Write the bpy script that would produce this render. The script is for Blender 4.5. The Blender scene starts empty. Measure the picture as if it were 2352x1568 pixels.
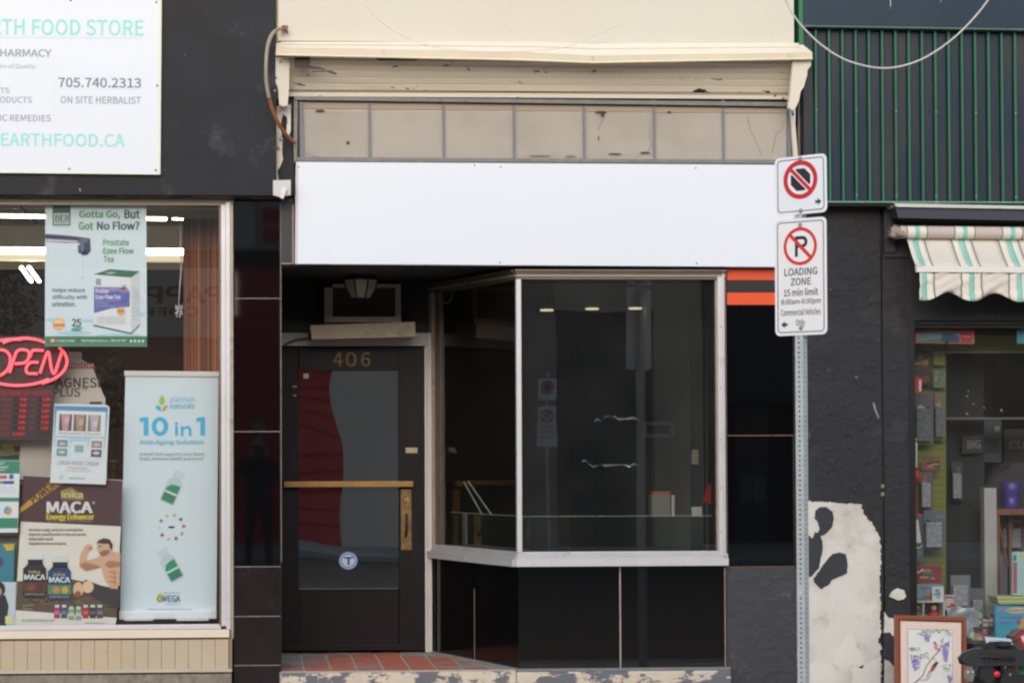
import bpy, math, random
from mathutils import Vector, Matrix, Euler, noise
random.seed(7)
R = math.radians
sc = bpy.context.scene
COL = sc.collection
# ---------------------------------------------------------------- camera
W, H, F = 2352.0, 1568.0, 5150.0          # working frame: 2352 x 1568 units, focal length in those units
CAM = Vector((0.0, -13.9, 1.6))
yaw, pitch, roll = -0.056, 0.024, -0.003
ROT = (Matrix.Rotation(yaw, 3, 'Z') @ Matrix.Rotation(R(90) + pitch, 3, 'X') @ Matrix.Rotation(roll, 3, 'Z'))
_d = ROT.transposed() @ Vector((0, 1, 0))
VX, VY = 590.0, 1035.0                    # where the street's cross direction vanishes
SHX = (_d.x / -_d.z - (VX - W / 2) / F) * F / W
SHY = (_d.y / -_d.z + (VY - H / 2) / F) * F / W
cam = bpy.data.cameras.new('camera'); cam_o = bpy.data.objects.new('camera', cam); COL.objects.link(cam_o)
cam.sensor_width = 36; cam.lens = 36 * F / W; cam.shift_x = SHX; cam.shift_y = SHY
cam.clip_start = 0.05; cam.clip_end = 400
cam_o.matrix_world = Matrix.Translation(CAM) @ ROT.to_4x4()
sc.camera = cam_o
# ---------------------------------------------------------------- light
wd = bpy.data.worlds.new("World"); sc.world = wd; wd.use_nodes = True
nt = wd.node_tree; bg = nt.nodes['Background']
sky = nt.nodes.new('ShaderNodeTexSky'); sky.sky_type = 'NISHITA'; sky.sun_disc = False
SUN_EL, SUN_AZ = R(25), R(190)
sky.sun_elevation = SUN_EL; sky.sun_rotation = SUN_AZ
sky.air_density = 1.0; sky.dust_density = 1.8; sky.ozone_density = 1.0
nt.links.new(sky.outputs[0], bg.inputs[0]); bg.inputs[1].default_value = 0.15
sl = bpy.data.lights.new('sun', 'SUN'); sl.energy = 1.15; sl.angle = R(70); sl.color = (1, 0.99, 0.975)
so = bpy.data.objects.new('sun', sl); COL.objects.link(so)
so.rotation_euler = Vector((math.sin(SUN_AZ) * math.cos(SUN_EL), math.cos(SUN_AZ) * math.cos(SUN_EL), math.sin(SUN_EL))).to_track_quat('Z', 'Y').to_euler()
vs = sc.view_settings; vs.view_transform = 'Standard'; vs.look = 'None'; vs.gamma = 1; vs.use_curve_mapping = False
vs.exposure = 0.37
sc.cycles.filter_width = 2.3
sc.cycles.use_denoising = True
sc.cycles.max_bounces = 8; sc.cycles.diffuse_bounces = 4; sc.cycles.glossy_bounces = 4
sc.cycles.transparent_max_bounces = 12; sc.cycles.sample_clamp_indirect = 6
sc.cycles.caustics_reflective = False; sc.cycles.caustics_refractive = False

# ---------------------------------------------------------------- helpers
def P(px, py, y):
    """the point of the plane at depth y (metres behind the facade line) that the photograph shows at px, py"""
    d = ROT @ Vector(((px - W / 2) / F + SHX * W / F, -(py - H / 2) / F + SHY * W / F, -1))
    t = (y - CAM.y) / d.y
    return CAM + d * t
def X(px, y, py=784): return P(px, py, y).x
def Z(py, y, px=1176): return P(px, py, y).z
def lin(c):
    return tuple((v / 255 / 12.92) if v / 255 <= 0.04045 else ((v / 255 + 0.055) / 1.055) ** 2.4 for v in c)
MATS = {}
def M(name, c, rough=0.6, var=0.12, vs_=4.0, bump=0.0, bs=40.0, metal=0.0, spec=0.5, dirt=None, coat=0, st=(1, 1, 1), emit=None, es=1.0):
    """procedural surface: base colour broken up by noise, optional second layer (dirt / flaked paint), optional relief"""
    if name in MATS: return MATS[name]
    m = bpy.data.materials.new(name); m.use_nodes = True; n = m.node_tree; L = n.links.new
    b = n.nodes['Principled BSDF']; MATS[name] = m
    col = lin(c)
    b.inputs['Roughness'].default_value = rough; b.inputs['Metallic'].default_value = metal
    b.inputs['Specular IOR Level'].default_value = spec
    if coat: b.inputs['Coat Weight'].default_value = coat; b.inputs['Coat Roughness'].default_value = 0.03
    tc = n.nodes.new('ShaderNodeTexCoord'); mp = n.nodes.new('ShaderNodeMapping'); mp.inputs['Scale'].default_value = st
    L(tc.outputs['Object'], mp.inputs[0])
    def nz(scale, detail=5, ro=0.6):
        t = n.nodes.new('ShaderNodeTexNoise'); t.inputs['Scale'].default_value = scale
        t.inputs['Detail'].default_value = detail; t.inputs['Roughness'].default_value = ro
        L(mp.outputs[0], t.inputs['Vector']); return t
    def ramp(src, a, bb):
        r = n.nodes.new('ShaderNodeValToRGB'); r.color_ramp.elements[0].position = a; r.color_ramp.elements[1].position = bb
        L(src, r.inputs[0]); return r
    def mix(fac, A, B):
        x = n.nodes.new('ShaderNodeMix'); x.data_type = 'RGBA'
        L(fac, x.inputs[0])
        for s, v in ((x.inputs[6], A), (x.inputs[7], B)):
            if isinstance(v, tuple): s.default_value = v + (1,)
            else: L(v, s)
        return x.outputs[2]
    out = col
    if var:
        t = nz(vs_); r = ramp(t.outputs[0], 0.3, 0.72)
        lo = tuple(v * (1 - var) for v in col); hi = tuple(min(1, v * (1 + var)) for v in col)
        out = mix(r.outputs[0], lo, hi)
    if dirt:
        for (dc, a, bb, s) in dirt:
            t = nz(s, 8, 0.65); r = ramp(t.outputs[0], a, bb)
            out = mix(r.outputs[0], out, lin(dc))
    if isinstance(out, tuple): b.inputs['Base Color'].default_value = out + (1,)
    else: L(out, b.inputs['Base Color'])
    if bump:
        t = nz(bs, 6, 0.7); bm = n.nodes.new('ShaderNodeBump'); bm.inputs['Strength'].default_value = 1.0
        bm.inputs['Distance'].default_value = bump; L(t.outputs[0], bm.inputs['Height']); L(bm.outputs[0], b.inputs['Normal'])
    if emit:
        b.inputs['Emission Color'].default_value = lin(emit) + (1,); b.inputs['Emission Strength'].default_value = es
    return m
def glass(name, refl=0.08, tint=(0.93, 0.96, 0.95), rough=0.0, wave=0.0, veil=0.0, graze=0.7):
    if name in MATS: return MATS[name]
    m = bpy.data.materials.new(name); m.use_nodes = True; n = m.node_tree; L = n.links.new
    n.nodes.remove(n.nodes['Principled BSDF']); o = n.nodes['Material Output']; MATS[name] = m
    tr = n.nodes.new('ShaderNodeBsdfTransparent'); tr.inputs[0].default_value = tint + (1,)
    gl = n.nodes.new('ShaderNodeBsdfGlossy'); gl.inputs['Roughness'].default_value = rough
    fr = n.nodes.new('ShaderNodeLayerWeight'); fr.inputs[0].default_value = 0.25
    ma = n.nodes.new('ShaderNodeMath'); ma.operation = 'MULTIPLY_ADD'; ma.inputs[1].default_value = graze; ma.inputs[2].default_value = refl - 0.02
    ma.use_clamp = True
    L(fr.outputs['Fresnel'], ma.inputs[0])
    mx = n.nodes.new('ShaderNodeMixShader'); L(ma.outputs[0], mx.inputs[0]); L(tr.outputs[0], mx.inputs[1]); L(gl.outputs[0], mx.inputs[2])
    if wave:
        tc = n.nodes.new('ShaderNodeTexCoord'); t = n.nodes.new('ShaderNodeTexNoise'); t.inputs['Scale'].default_value = 1.3; t.inputs['Detail'].default_value = 1
        L(tc.outputs['Object'], t.inputs['Vector'])
        bm = n.nodes.new('ShaderNodeBump'); bm.inputs['Distance'].default_value = wave; L(t.outputs[0], bm.inputs['Height']); L(bm.outputs[0], gl.inputs['Normal'])
    out = mx.outputs[0]
    if veil:      # thin film of dust, added as a pale haze that lifts the blacks
        df = n.nodes.new('ShaderNodeBsdfDiffuse'); df.inputs[0].default_value = (0.75, 0.73, 0.7, 1); m2 = n.nodes.new('ShaderNodeMixShader')
        tcd = n.nodes.new('ShaderNodeTexCoord'); tn = n.nodes.new('ShaderNodeTexNoise'); tn.inputs['Scale'].default_value = 3.0; tn.inputs['Detail'].default_value = 6
        mu = n.nodes.new('ShaderNodeMath'); mu.operation = 'MULTIPLY'; mu.inputs[1].default_value = veil * 2; L(tcd.outputs['Object'], tn.inputs['Vector']); L(tn.outputs[0], mu.inputs[0])
        L(mu.outputs[0], m2.inputs[0]); L(out, m2.inputs[1]); L(df.outputs[0], m2.inputs[2]); out = m2.outputs[0]
    L(out, o.inputs[0]); return m
def flat(c, rough=0.55):
    k = 'print_%d_%d_%d' % tuple(c)
    return M(k, c, rough=rough, var=0.04, vs_=20)
class MB:
    def __init__(s): s.v = []; s.f = []; s.m = []; s.mats = []
    def mi(s, m):
        if m not in s.mats: s.mats.append(m)
        return s.mats.index(m)
    def add(s, vs, fs, m):
        o = len(s.v); s.v += [tuple(v) for v in vs]; i = s.mi(m)
        for f in fs: s.f.append(tuple(o + k for k in f)); s.m.append(i)
        return s
    def box(s, x0, x1, y0, y1, z0, z1, m):
        v = [(x, y, z) for x in (x0, x1) for y in (y0, y1) for z in (z0, z1)]
        return s.add(v, [(0, 1, 3, 2), (4, 6, 7, 5), (0, 4, 5, 1), (2, 3, 7, 6), (0, 2, 6, 4), (1, 5, 7, 3)], m)
    def pbox(s, x0, t, x1, b, yf, yb, m):
        """box whose front face, in the plane y=yf, fills the rectangle x0..x1, t..b of the frame"""
        ym, xm = (t + b) / 2, (x0 + x1) / 2
        return s.box(X(x0, yf, ym), X(x1, yf, ym), yf, yb, Z(b, yf, xm), Z(t, yf, xm), m)
    def prism(s, pts, y0, y1, m, px=True):
        """outline in frame units at depth y0, extruded straight back to y1"""
        a = [P(p[0], p[1], y0) for p in pts] if px else [Vector((p[0], y0, p[1])) for p in pts]
        n = len(a); v = a + [Vector((p.x, y1, p.z)) for p in a]
        f = [tuple(range(n)), tuple(range(2 * n - 1, n - 1, -1))] + [(i, (i + 1) % n, n + (i + 1) % n, n + i) for i in range(n)]
        return s.add(v, f, m)
    def xprism(s, pts, x0, x1, m):
        n = len(pts); v = [(x0, p[0], p[1]) for p in pts] + [(x1, p[0], p[1]) for p in pts]
        return s.add(v, [tuple(range(n)), tuple(range(2 * n - 1, n - 1, -1))] + [(i, (i + 1) % n, n + (i + 1) % n, n + i) for i in range(n)], m)
    def zprism(s, pts, z0, z1, m):
        n = len(pts); v = [(p[0], p[1], z0) for p in pts] + [(p[0], p[1], z1) for p in pts]
        return s.add(v, [tuple(range(n)), tuple(range(2 * n - 1, n - 1, -1))] + [(i, (i + 1) % n, n + (i + 1) % n, n + i) for i in range(n)], m)
    def tube(s, pts, r, m, n=8, cap=True):
        pts = [Vector(p) for p in pts]; rr = r if isinstance(r, (list, tuple)) else [r] * len(pts)
        o = []; up = Vector((0.13, 0.9, 0.31))
        for i, p in enumerate(pts):
            d = (pts[min(i + 1, len(pts) - 1)] - pts[max(i - 1, 0)]).normalized()
            a = d.cross(up)
            if a.length < 1e-3: a = d.cross(Vector((1, 0, 0)))
            a.normalize(); b = d.cross(a)
            o += [p + (a * math.cos(2 * math.pi * k / n) + b * math.sin(2 * math.pi * k / n)) * rr[i] for k in range(n)]
        f = [(i * n + k, i * n + (k + 1) % n, (i + 1) * n + (k + 1) % n, (i + 1) * n + k) for i in range(len(pts) - 1) for k in range(n)]
        if cap: f += [tuple(range(n)), tuple((len(pts) - 1) * n + k for k in range(n))]
        return s.add(o, f, m)
    def lathe(s, c, axis, prof, m, n=20):
        """prof: list of (distance along axis, radius)"""
        axis = Vector(axis).normalized()
        return s.tube([Vector(c) + axis * (a + i * 1e-6) for i, (a, r) in enumerate(prof)], [max(r, 1e-4) for a, r in prof], m, n)
    def ball(s, c, r, m, n=12):
        rx, ry, rz = r if isinstance(r, tuple) else (r, r, r)
        v = []; f = []; k = n // 2
        for i in range(k + 1):
            t = math.pi * i / k
            for j in range(n):
                a = 2 * math.pi * j / n
                v.append((c[0] + rx * math.sin(t) * math.cos(a), c[1] + ry * math.sin(t) * math.sin(a), c[2] + rz * math.cos(t)))
        for i in range(k):
            for j in range(n): f.append((i * n + j, i * n + (j + 1) % n, (i + 1) * n + (j + 1) % n, (i + 1) * n + j))
        return s.add(v, f, m)
ORG = {}
def mk(name, mb, parent=None, bevel=0.0, smooth=False, label=None):
    o0 = ORG.get(parent.name, Vector()) if parent else Vector()
    me = bpy.data.meshes.new(name)
    me.from_pydata([(v[0] - o0.x, v[1] - o0.y, v[2] - o0.z) for v in mb.v], [], mb.f)
    for m in mb.mats: me.materials.append(m)
    me.polygons.foreach_set('material_index', mb.m)
    if smooth: me.polygons.foreach_set('use_smooth', [True] * len(mb.f))
    me.update()
    o = bpy.data.objects.new(name, me); COL.objects.link(o)
    if parent: o.parent = parent
    ORG[o.name] = o0.copy()
    if bevel:
        b = o.modifiers.new('bevel', 'BEVEL'); b.width = bevel; b.segments = 2; b.limit_method = 'ANGLE'; b.angle_limit = R(40)
    if label: o['label'] = label
    return o
def thing(name, label, cat, base, group=None):
    o = bpy.data.objects.new(name, None); COL.objects.link(o); o.location = base; o.empty_display_size = 0.1
    ORG[o.name] = Vector(base); o['label'] = label; o['category'] = cat
    if group: o['group'] = group
    return o
def tag(o, label, cat, group=None):
    o['label'] = label; o['category'] = cat
    if group: o['group'] = group
    return o
def solo(name, mb, label, cat, base=None, group=None, **k):
    """a thing that is one mesh, its origin at its base"""
    if base is None:
        xs, ys, zs = zip(*mb.v); base = ((min(xs) + max(xs)) / 2, (min(ys) + max(ys)) / 2, min(zs))
    b = Vector(base); mb.v = [(v[0] - b.x, v[1] - b.y, v[2] - b.z) for v in mb.v]
    o = mk(name, mb, None, **k); o.location = b; ORG[o.name] = b
    return tag(o, label, cat, group)
def struct(name, mb, **k):
    o = mk(name, mb, None, **k); o['kind'] = 'structure'; return o
_TX = {}
try: SANS = bpy.data.fonts.load(bpy.utils.system_resource('DATAFILES') + '/fonts/Noto Sans CJK Regular.woff2')   # ships inside Blender
except Exception: SANS = None
def tm(body, bold=0.0, shear=0.0):
    k = (body, bold, shear)
    if k not in _TX:
        cu = bpy.data.curves.new('t', 'FONT'); cu.body = body; cu.fill_mode = 'FRONT'; cu.offset = bold; cu.resolution_u = 3; cu.shear = shear
        if SANS: cu.font = SANS; cu.offset = 0.004 + min(bold, 0.03) * 0.1
        o = bpy.data.objects.new('t', cu); me = o.to_mesh()
        v = [(p.co.x, p.co.y) for p in me.vertices]; f = [tuple(p.vertices) for p in me.polygons]
        o.to_mesh_clear(); bpy.data.objects.remove(o); bpy.data.curves.remove(cu)
        _TX[k] = (v, f)
    return _TX[k]
class Cv:
    """flat print on a plane; f(a, b, lift) gives the point"""
    def __init__(s, f, slope=0.0): s.f = f; s.mb = MB(); s.slope = slope; s.ref = None
    def pt(s, a, b, l): return s.f(a, b + (s.slope * (a - s.ref) if s.ref is not None else 0), l)
    def poly(s, pts, c, l=1): s.mb.add([s.pt(a, b, l) for a, b in pts], [tuple(range(len(pts)))], flat(c) if isinstance(c, tuple) else c); return s
    def rect(s, x0, y0, x1, y1, c, l=1): return s.poly([(x0, y0), (x1, y0), (x1, y1), (x0, y1)], c, l)
    def ell(s, cx, cy, rx, ry, c, l=1, n=28, a0=0, a1=360):
        p = [(cx + rx * math.cos(R(a0 + (a1 - a0) * i / n)), cy + ry * math.sin(R(a0 + (a1 - a0) * i / n))) for i in range(n + (a1 - a0 < 360))]
        return s.poly(p, c, l)
    def ring(s, cx, cy, rx, ry, t, c, l=1, n=40, ty=None):
        ty = ty or t; m = flat(c) if isinstance(c, tuple) else c
        v = [s.pt(cx + (rx - k * t) * math.cos(2 * math.pi * i / n), cy + (ry - k * ty) * math.sin(2 * math.pi * i / n), l) for k in (0, 1) for i in range(n)]
        s.mb.add(v, [(i, (i + 1) % n, n + (i + 1) % n, n + i) for i in range(n)], m); return s
    def line(s, pts, w, c, l=1):
        for (a, b), (c2, d) in zip(pts, pts[1:]):
            L = math.hypot(c2 - a, d - b) or 1; nx, ny = -(d - b) / L * w / 2, (c2 - a) / L * w / 2
            s.poly([(a + nx, b + ny), (c2 + nx, d + ny), (c2 - nx, d - ny), (a - nx, b - ny)], c, l)
        return s
    def text(s, body, x0, y0, x1, y1, c, l=2, bold=0.0, vis=None, ang=0, shear=0):
        v, f = tm(body, bold, shear); m = flat(c) if isinstance(c, tuple) else c
        if not v: return s
        xs = [p[0] for p in v]; ys = [p[1] for p in v]; bx0, bx1, by0, by1 = min(xs), max(xs), min(ys), max(ys)
        if vis:   # only the tail of the line, `vis`, spans x0..x1
            vv, _ = tm(vis, bold, shear); vx = [p[0] for p in vv]; k = (x1 - x0) / (max(vx) - min(vx)); x0 = x1 - k * (bx1 - bx0)
        sx = (x1 - x0) / (bx1 - bx0); sy = (y0 - y1) / (by1 - by0)
        q = [(x0 + (p[0] - bx0) * sx, y1 + (p[1] - by0) * sy) for p in v]
        if ang:
            cx, cy = (x0 + x1) / 2, (y0 + y1) / 2; ca, sa = math.cos(R(ang)), math.sin(R(ang))
            q = [(cx + (a - cx) * ca - (b - cy) * sa, cy + (a - cx) * sa + (b - cy) * ca) for a, b in q]
        s.mb.add([s.pt(a, b, l) for a, b in q], f, m)
        if bold:      # heavier lettering: the same glyphs once more, a hair to the side
            dx = min(bold, 0.06) * 0.9 * abs(y1 - y0)
            for k in ((1, -1) if bold > 0.025 else (1,)): s.mb.add([s.pt(a + dx * k, b, l + 0.12 * k) for a, b in q], f, m)
        return s
    def out(s, name, parent, label=None): return mk(name, s.mb, parent, label=label)
def wallcv(y, slope=0.0, ref=None, step=0.0012):
    c = Cv(lambda a, b, l: P(a, b, y - step * l), slope)
    if slope: c.ref = ref or 0
    return c
# ================================================================ materials
asphalt = M('asphalt', (112, 101, 88), 0.95, 0.15, 6, 0.004, 120, spec=0.08)
concrete = M('concrete', (192, 182, 168), 0.95, 0.12, 3, 0.003, 60, spec=0.1, dirt=[((150, 144, 136), 0.5, 0.7, 2.5)])
plinth_m = M('plinth_concrete', (150, 140, 126), 0.95, 0.12, 12, 0.006, 55, dirt=[((118, 108, 96), 0.45, 0.7, 30)])
black_board = M('black_painted_board', (34, 36, 42), 0.5, 0.2, 3, 0.002, 12, spec=0.22, dirt=[((30, 30, 32), 0.5, 0.75, 1.2), ((92, 92, 100), 0.57, 0.85, 2.8), ((180, 172, 162), 0.69, 0.70, 14)])
vitro = M('black_glass_tile', (12, 12, 13), 0.03, 0.0, 3, spec=1.0, coat=0.2, dirt=[((60, 58, 58), 0.70, 0.78, 40)])
vitro_m = M('brown_black_tile', (36, 30, 32), 0.22, 0.2, 6, dirt=[((64, 58, 58), 0.60, 0.8, 12)])
joint_m = M('pale_joint', (186, 172, 164), 0.7, 0.2, 30)
alu = M('satin_aluminium', (212, 210, 212), 0.42, 0.05, 8, metal=0.3, dirt=[((140, 134, 128), 0.6, 0.8, 5)])
alu_warm = M('weathered_aluminium', (176, 165, 152), 0.5, 0.1, 6, metal=0.35, dirt=[((120, 108, 98), 0.55, 0.8, 4)], st=(0.3, 1, 3))
alu_dark = M('dull_bronze_metal', (118, 106, 96), 0.45, 0.15, 8, metal=0.5)
cream = M('cream_sheet_metal', (212, 206, 192), 0.45, 0.02, 1.5, 0.0015, 2.0, dirt=[((210, 201, 180), 0.5, 0.8, 0.8)])
cream_trim = M('cream_trim_paint', (236, 226, 206), 0.4, 0.03, 2, dirt=[((205, 190, 160), 0.58, 0.8, 4)], st=(0.4, 1, 2))
soffit_m = M('flaking_soffit_paint', (236, 224, 206), 0.75, 0.06, 2, 0.001, 20, dirt=[((190, 160, 128), 0.5, 0.8, 1.6), ((46, 40, 38), 0.63, 0.64, 12)], st=(0.5, 1, 1.6))
trim_m = M('old_cream_wood_paint', (224, 214, 198), 0.7, 0.06, 3, 0.001, 20, dirt=[((48, 44, 43), 0.63, 0.64, 12)])
flake_m = M('dark_wood_with_cream_flakes', (40, 40, 43), 0.7, 0.1, 6, 0.002, 20, dirt=[((216, 204, 184), 0.60, 0.62, 9)])
beige_board = M('beige_transom_board', (208, 201, 190), 0.8, 0.03, 2, 0.0006, 60, dirt=[((190, 180, 166), 0.5, 0.8, 1.5)])
screen_frame = M('galvanised_frame', (128, 126, 124), 0.6, 0.15, 20, metal=0.3)
batten_m = M('grey_metal_batten', (122, 124, 130), 0.6, 0.2, 60, metal=0.3, st=(1, 1, 4))
white_panel = M('white_sign_panel', (227, 232, 240), 0.38, 0.012, 1.0, 0.004, 1.2)
dark_line = M('dark_gap', (30, 29, 30), 0.9, 0)
rec_black = M('black_recess_paint', (30, 29, 29), 0.5, 0.2, 5)
door_m = M('black_brown_door_paint', (30, 27, 28), 0.42, 0.15, 4, 0.0006, 50, st=(3, 1, 0.4), spec=0.22)
white_wood = M('white_painted_wood', (206, 202, 198), 0.5, 0.05, 3, dirt=[((160, 152, 146), 0.6, 0.8, 6)])
brass = M('aged_brass', (176, 138, 84), 0.38, 0.15, 20, metal=0.75)
brass_dark = M('worn_brass_plate', (140, 112, 74), 0.42, 0.3, 30, metal=0.6, dirt=[((92, 78, 60), 0.5, 0.7, 14)])
tile_red = M('red_quarry_tile', (196, 112, 96), 0.6, 0.2, 14, 0.0008, 60, dirt=[((156, 150, 144), 0.56, 0.66, 2.6)])
tile_red2 = M('faded_quarry_tile', (186, 122, 108), 0.65, 0.25, 10, 0.0008, 60, dirt=[((156, 152, 148), 0.48, 0.6, 3.4)])
tile_gray = M('grey_worn_tile', (158, 156, 150), 0.7, 0.2, 8, 0.0008, 60, dirt=[((150, 84, 74), 0.6, 0.64, 5)])
grout = M('grey_grout', (188, 184, 172), 0.9, 0.15, 20)
peel = M('flaked_slate_paint_over_cream', (216, 202, 182), 0.85, 0.08, 10, 0.003, 26, dirt=[((112, 113, 120), 0.49, 0.515, 6.5), ((150, 128, 104), 0.62, 0.70, 14)], st=(1, 1, 1.8))
stucco = M('charcoal_rough_stucco', (50, 50, 53), 0.7, 0.14, 3, 0.04, 14, dirt=[((82, 82, 86), 0.56, 0.8, 2.4), ((130, 127, 124), 0.69, 0.71, 14)], st=(1, 1, 1.1))
stucco2 = M('charcoal_smooth_wall', (48, 48, 51), 0.7, 0.14, 3, 0.003, 30, dirt=[((80, 80, 84), 0.58, 0.8, 2.0), ((130, 127, 124), 0.69, 0.71, 12)])
brick_dark = M('slate_painted_brick', (62, 62, 67), 0.6, 0.08, 5, 0.014, 16, dirt=[((110, 108, 108), 0.62, 0.75, 9)])
plaster = M('bare_white_plaster', (220, 216, 208), 0.9, 0.05, 4, 0.008, 20, dirt=[((196, 190, 176), 0.48, 0.7, 3.5), ((160, 152, 136), 0.62, 0.85, 7)])
navy = M('navy_steel_sheet', (26, 42, 56), 0.36, 0.12, 1.5, 0.002, 3, dirt=[((62, 58, 60), 0.5, 0.7, 0.9)], st=(2, 1, 0.5), spec=0.3)
navy_up = M('blue_black_steel_band', (16, 42, 60), 0.35, 0.12, 2, 0.001, 4, spec=0.3, dirt=[((62, 82, 108), 0.62, 0.9, 3)], st=(2, 1, 0.4))
green_rib = M('green_painted_rib', (34, 98, 74), 0.45, 0.08, 6)
green_trim = M('faded_green_trim', (92, 150, 122), 0.5, 0.1, 6, dirt=[((170, 175, 165), 0.62, 0.7, 12)])
orange = M('orange_enamel', (232, 84, 38), 0.35, 0.04, 3)
charcoal_band = M('charcoal_enamel', (40, 38, 38), 0.3, 0.05, 3)
tan_sheet = M('tan_ribbed_sheet', (192, 176, 150), 0.55, 0.05, 3, dirt=[((190, 152, 104), 0.5, 0.75, 1.4)], st=(1, 1, 2.2))
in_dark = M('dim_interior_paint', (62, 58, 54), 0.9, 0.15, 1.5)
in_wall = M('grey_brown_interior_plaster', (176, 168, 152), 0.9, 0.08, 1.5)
in_black = M('interior_black', (22, 21, 21), 0.95, 0)
ceil_m = M('ceiling_tile', (196, 184, 166), 0.9, 0.05, 2)
floor_in = M('interior_floor', (72, 66, 60), 0.6, 0.15, 3)
shop_glass = glass('shop_window_glass', 0.10, (0.98, 0.985, 0.985), wave=0.0005, veil=0.012)
door_glass = glass('door_glass', 0.38, (0.5, 0.5, 0.5), wave=0.004, veil=0.012)
bay_glass = glass('display_window_glass', 0.175, (0.82, 0.83, 0.8), wave=0.0008, veil=0.014)
side_glass = glass('angled_window_glass', 0.02, (0.7, 0.74, 0.72), wave=0.001, veil=0.008, graze=0.14)
vitro_side = M('dull_black_glass', (14, 14, 15), 0.12, 0, spec=0.3)
green_glass = glass('green_edged_glass', 0.03, (0.80, 0.88, 0.84))
tube_on = M('lit_tube', (255, 250, 235), 0.5, 0, emit=(255, 248, 230), es=17.0)
spot_on = M('lit_spot', (240, 232, 200), 0.5, 0, emit=(255, 240, 205), es=0.75)

# ================================================================ ground
g = MB().box(-60, 60, -90, 60, -0.6, -0.13, asphalt); struct('road', g)
g = MB().box(-60, 60, -2.9, -0.3, -0.12, 0.0, concrete); struct('pavement', g)
g = MB().box(-60, 60, -3.08, -2.904, -0.125, 0.006, M('kerb_stone', (150, 147, 142), 0.9, 0.1)); struct('kerb', g, bevel=0.015)
g = MB().box(-60, 60, -23.0, -17.9, -0.12, 0.0, concrete); struct('far_pavement', g)
g = MB(); g.box(-60, 60, -17.896, -17.7, -0.125, 0.006, MATS['kerb_stone']); struct('far_kerb', g, bevel=0.015)

# ================================================================ health food shop (left)
A = thing('shop_building', 'health food shop front with black fascia, full height display window and tan ribbed base', 'shop', (-3.2, 0.3, 0))
fx = X(636, -0.12)
m = MB().box(-7, fx, -0.12, 0.30, Z(449, -0.12, 320), 5.4, black_board)
mk('fascia_board', m, A, bevel=0.004)
m = MB().box(-7, fx, -0.10, 0.28, Z(452.5, -0.1, 320), Z(449, -0.12, 320) - 0.002, M('fascia_under_edge', (98, 88, 80), 0.8, 0.3, 20, dirt=[((34, 34, 36), 0.45, 0.55, 8)]))
mk('fascia_drip_edge', m, A)
# window frame
yF = -0.02
m = MB(); m.pbox(-500, 455, 537, 464, yF, 0.06, alu_warm); m.pbox(-500, 464, 528, 470, yF + 0.012, 0.05, alu_warm)
mk('window_head', m, A, bevel=0.003)
m = MB(); m.pbox(503, 470, 508, 1437, 0.0, 0.05, alu_dark); m.pbox(508, 470, 519, 1437, -0.012, 0.05, alu); m.pbox(519, 464, 529, 1444, -0.024, 0.05, alu); m.pbox(529, 464, 536, 1466, -0.014, 0.05, alu_warm)
mk('window_jamb', m, A, bevel=0.002)
m = MB(); m.pbox(-500, 1437, 508, 1447, 0.0, 0.06, alu); m.pbox(-500, 1447, 522, 1449, 0.004, 0.06, alu_dark)
m.pbox(-500, 1449, 527, 1467, -0.05, 0.06, M('cream_sill_metal', (232, 218, 196), 0.4, 0.04, 3))
mk('window_sill', m, A, bevel=0.003)
m = MB().add([P(-500, 468, 0.03), P(505, 468, 0.03), P(505, 1440, 0.03), P(-500, 1440, 0.03)], [(0, 1, 2, 3)], shop_glass); mk('window_pane', m, A)
# ribbed base, each panel its own piece
m = MB().pbox(-500, 1468, 533, 1540, -0.02, 0.2, M('ribbed_base_backing', (160, 138, 110), 0.8, 0)); mk('base_backing', m, A)
px = 525.0
for i in range(34):
    w_ = 30.8
    m = MB(); a, b = X(px - w_ + 0.12, -0.045, 1500), X(px, -0.045, 1500); zt, zb = Z(1468.5, -0.045, 400), Z(1540, -0.045, 400)
    t = [(a, -0.038), (a + 0.0022, -0.042), (b - 0.0022, -0.0425), (b, -0.038)]
    m.zprism(t, zb, zt, tan_sheet); mk('ribbed_panel', m, A); px -= w_
m = MB().pbox(-500, 1540, 533, 1547, -0.06, 0.2, M('base_ledge', (196, 186, 170), 0.7, 0.1, 5)); mk('base_ledge', m, A, bevel=0.003)
m = MB().box(-7, X(531, -0.055), -0.055, 0.3, -0.02, Z(1547.5, -0.055, 400), plinth_m); mk('plinth', m, A, bevel=0.004)
# interior
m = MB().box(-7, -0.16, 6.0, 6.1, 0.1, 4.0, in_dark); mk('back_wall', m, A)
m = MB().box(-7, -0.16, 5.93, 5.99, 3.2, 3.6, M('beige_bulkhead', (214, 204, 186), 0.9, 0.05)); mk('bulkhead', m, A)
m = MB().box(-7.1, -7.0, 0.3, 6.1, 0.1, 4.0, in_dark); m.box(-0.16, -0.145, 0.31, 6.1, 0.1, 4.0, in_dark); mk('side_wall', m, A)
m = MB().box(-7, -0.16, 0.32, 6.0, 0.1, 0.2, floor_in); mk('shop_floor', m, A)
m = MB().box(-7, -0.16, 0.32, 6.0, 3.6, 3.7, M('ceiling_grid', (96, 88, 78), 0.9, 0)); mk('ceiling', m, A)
for iy in range(5):
    for ix in range(5):
        x0 = -4.6 + ix * 0.9
        mk('ceiling_tile', MB().box(x0, x0 + 0.87, 2.4 + iy * 0.72, 2.4 + iy * 0.72 + 0.69, 3.585, 3.598, ceil_m), A)
m = MB().box(-7, -0.16, 0.055, 0.8, 0.1, Z(1446, 0.3, 300), M('display_deck', (70, 68, 66), 0.7, 0.1)); mk('display_deck', m, A)
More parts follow.
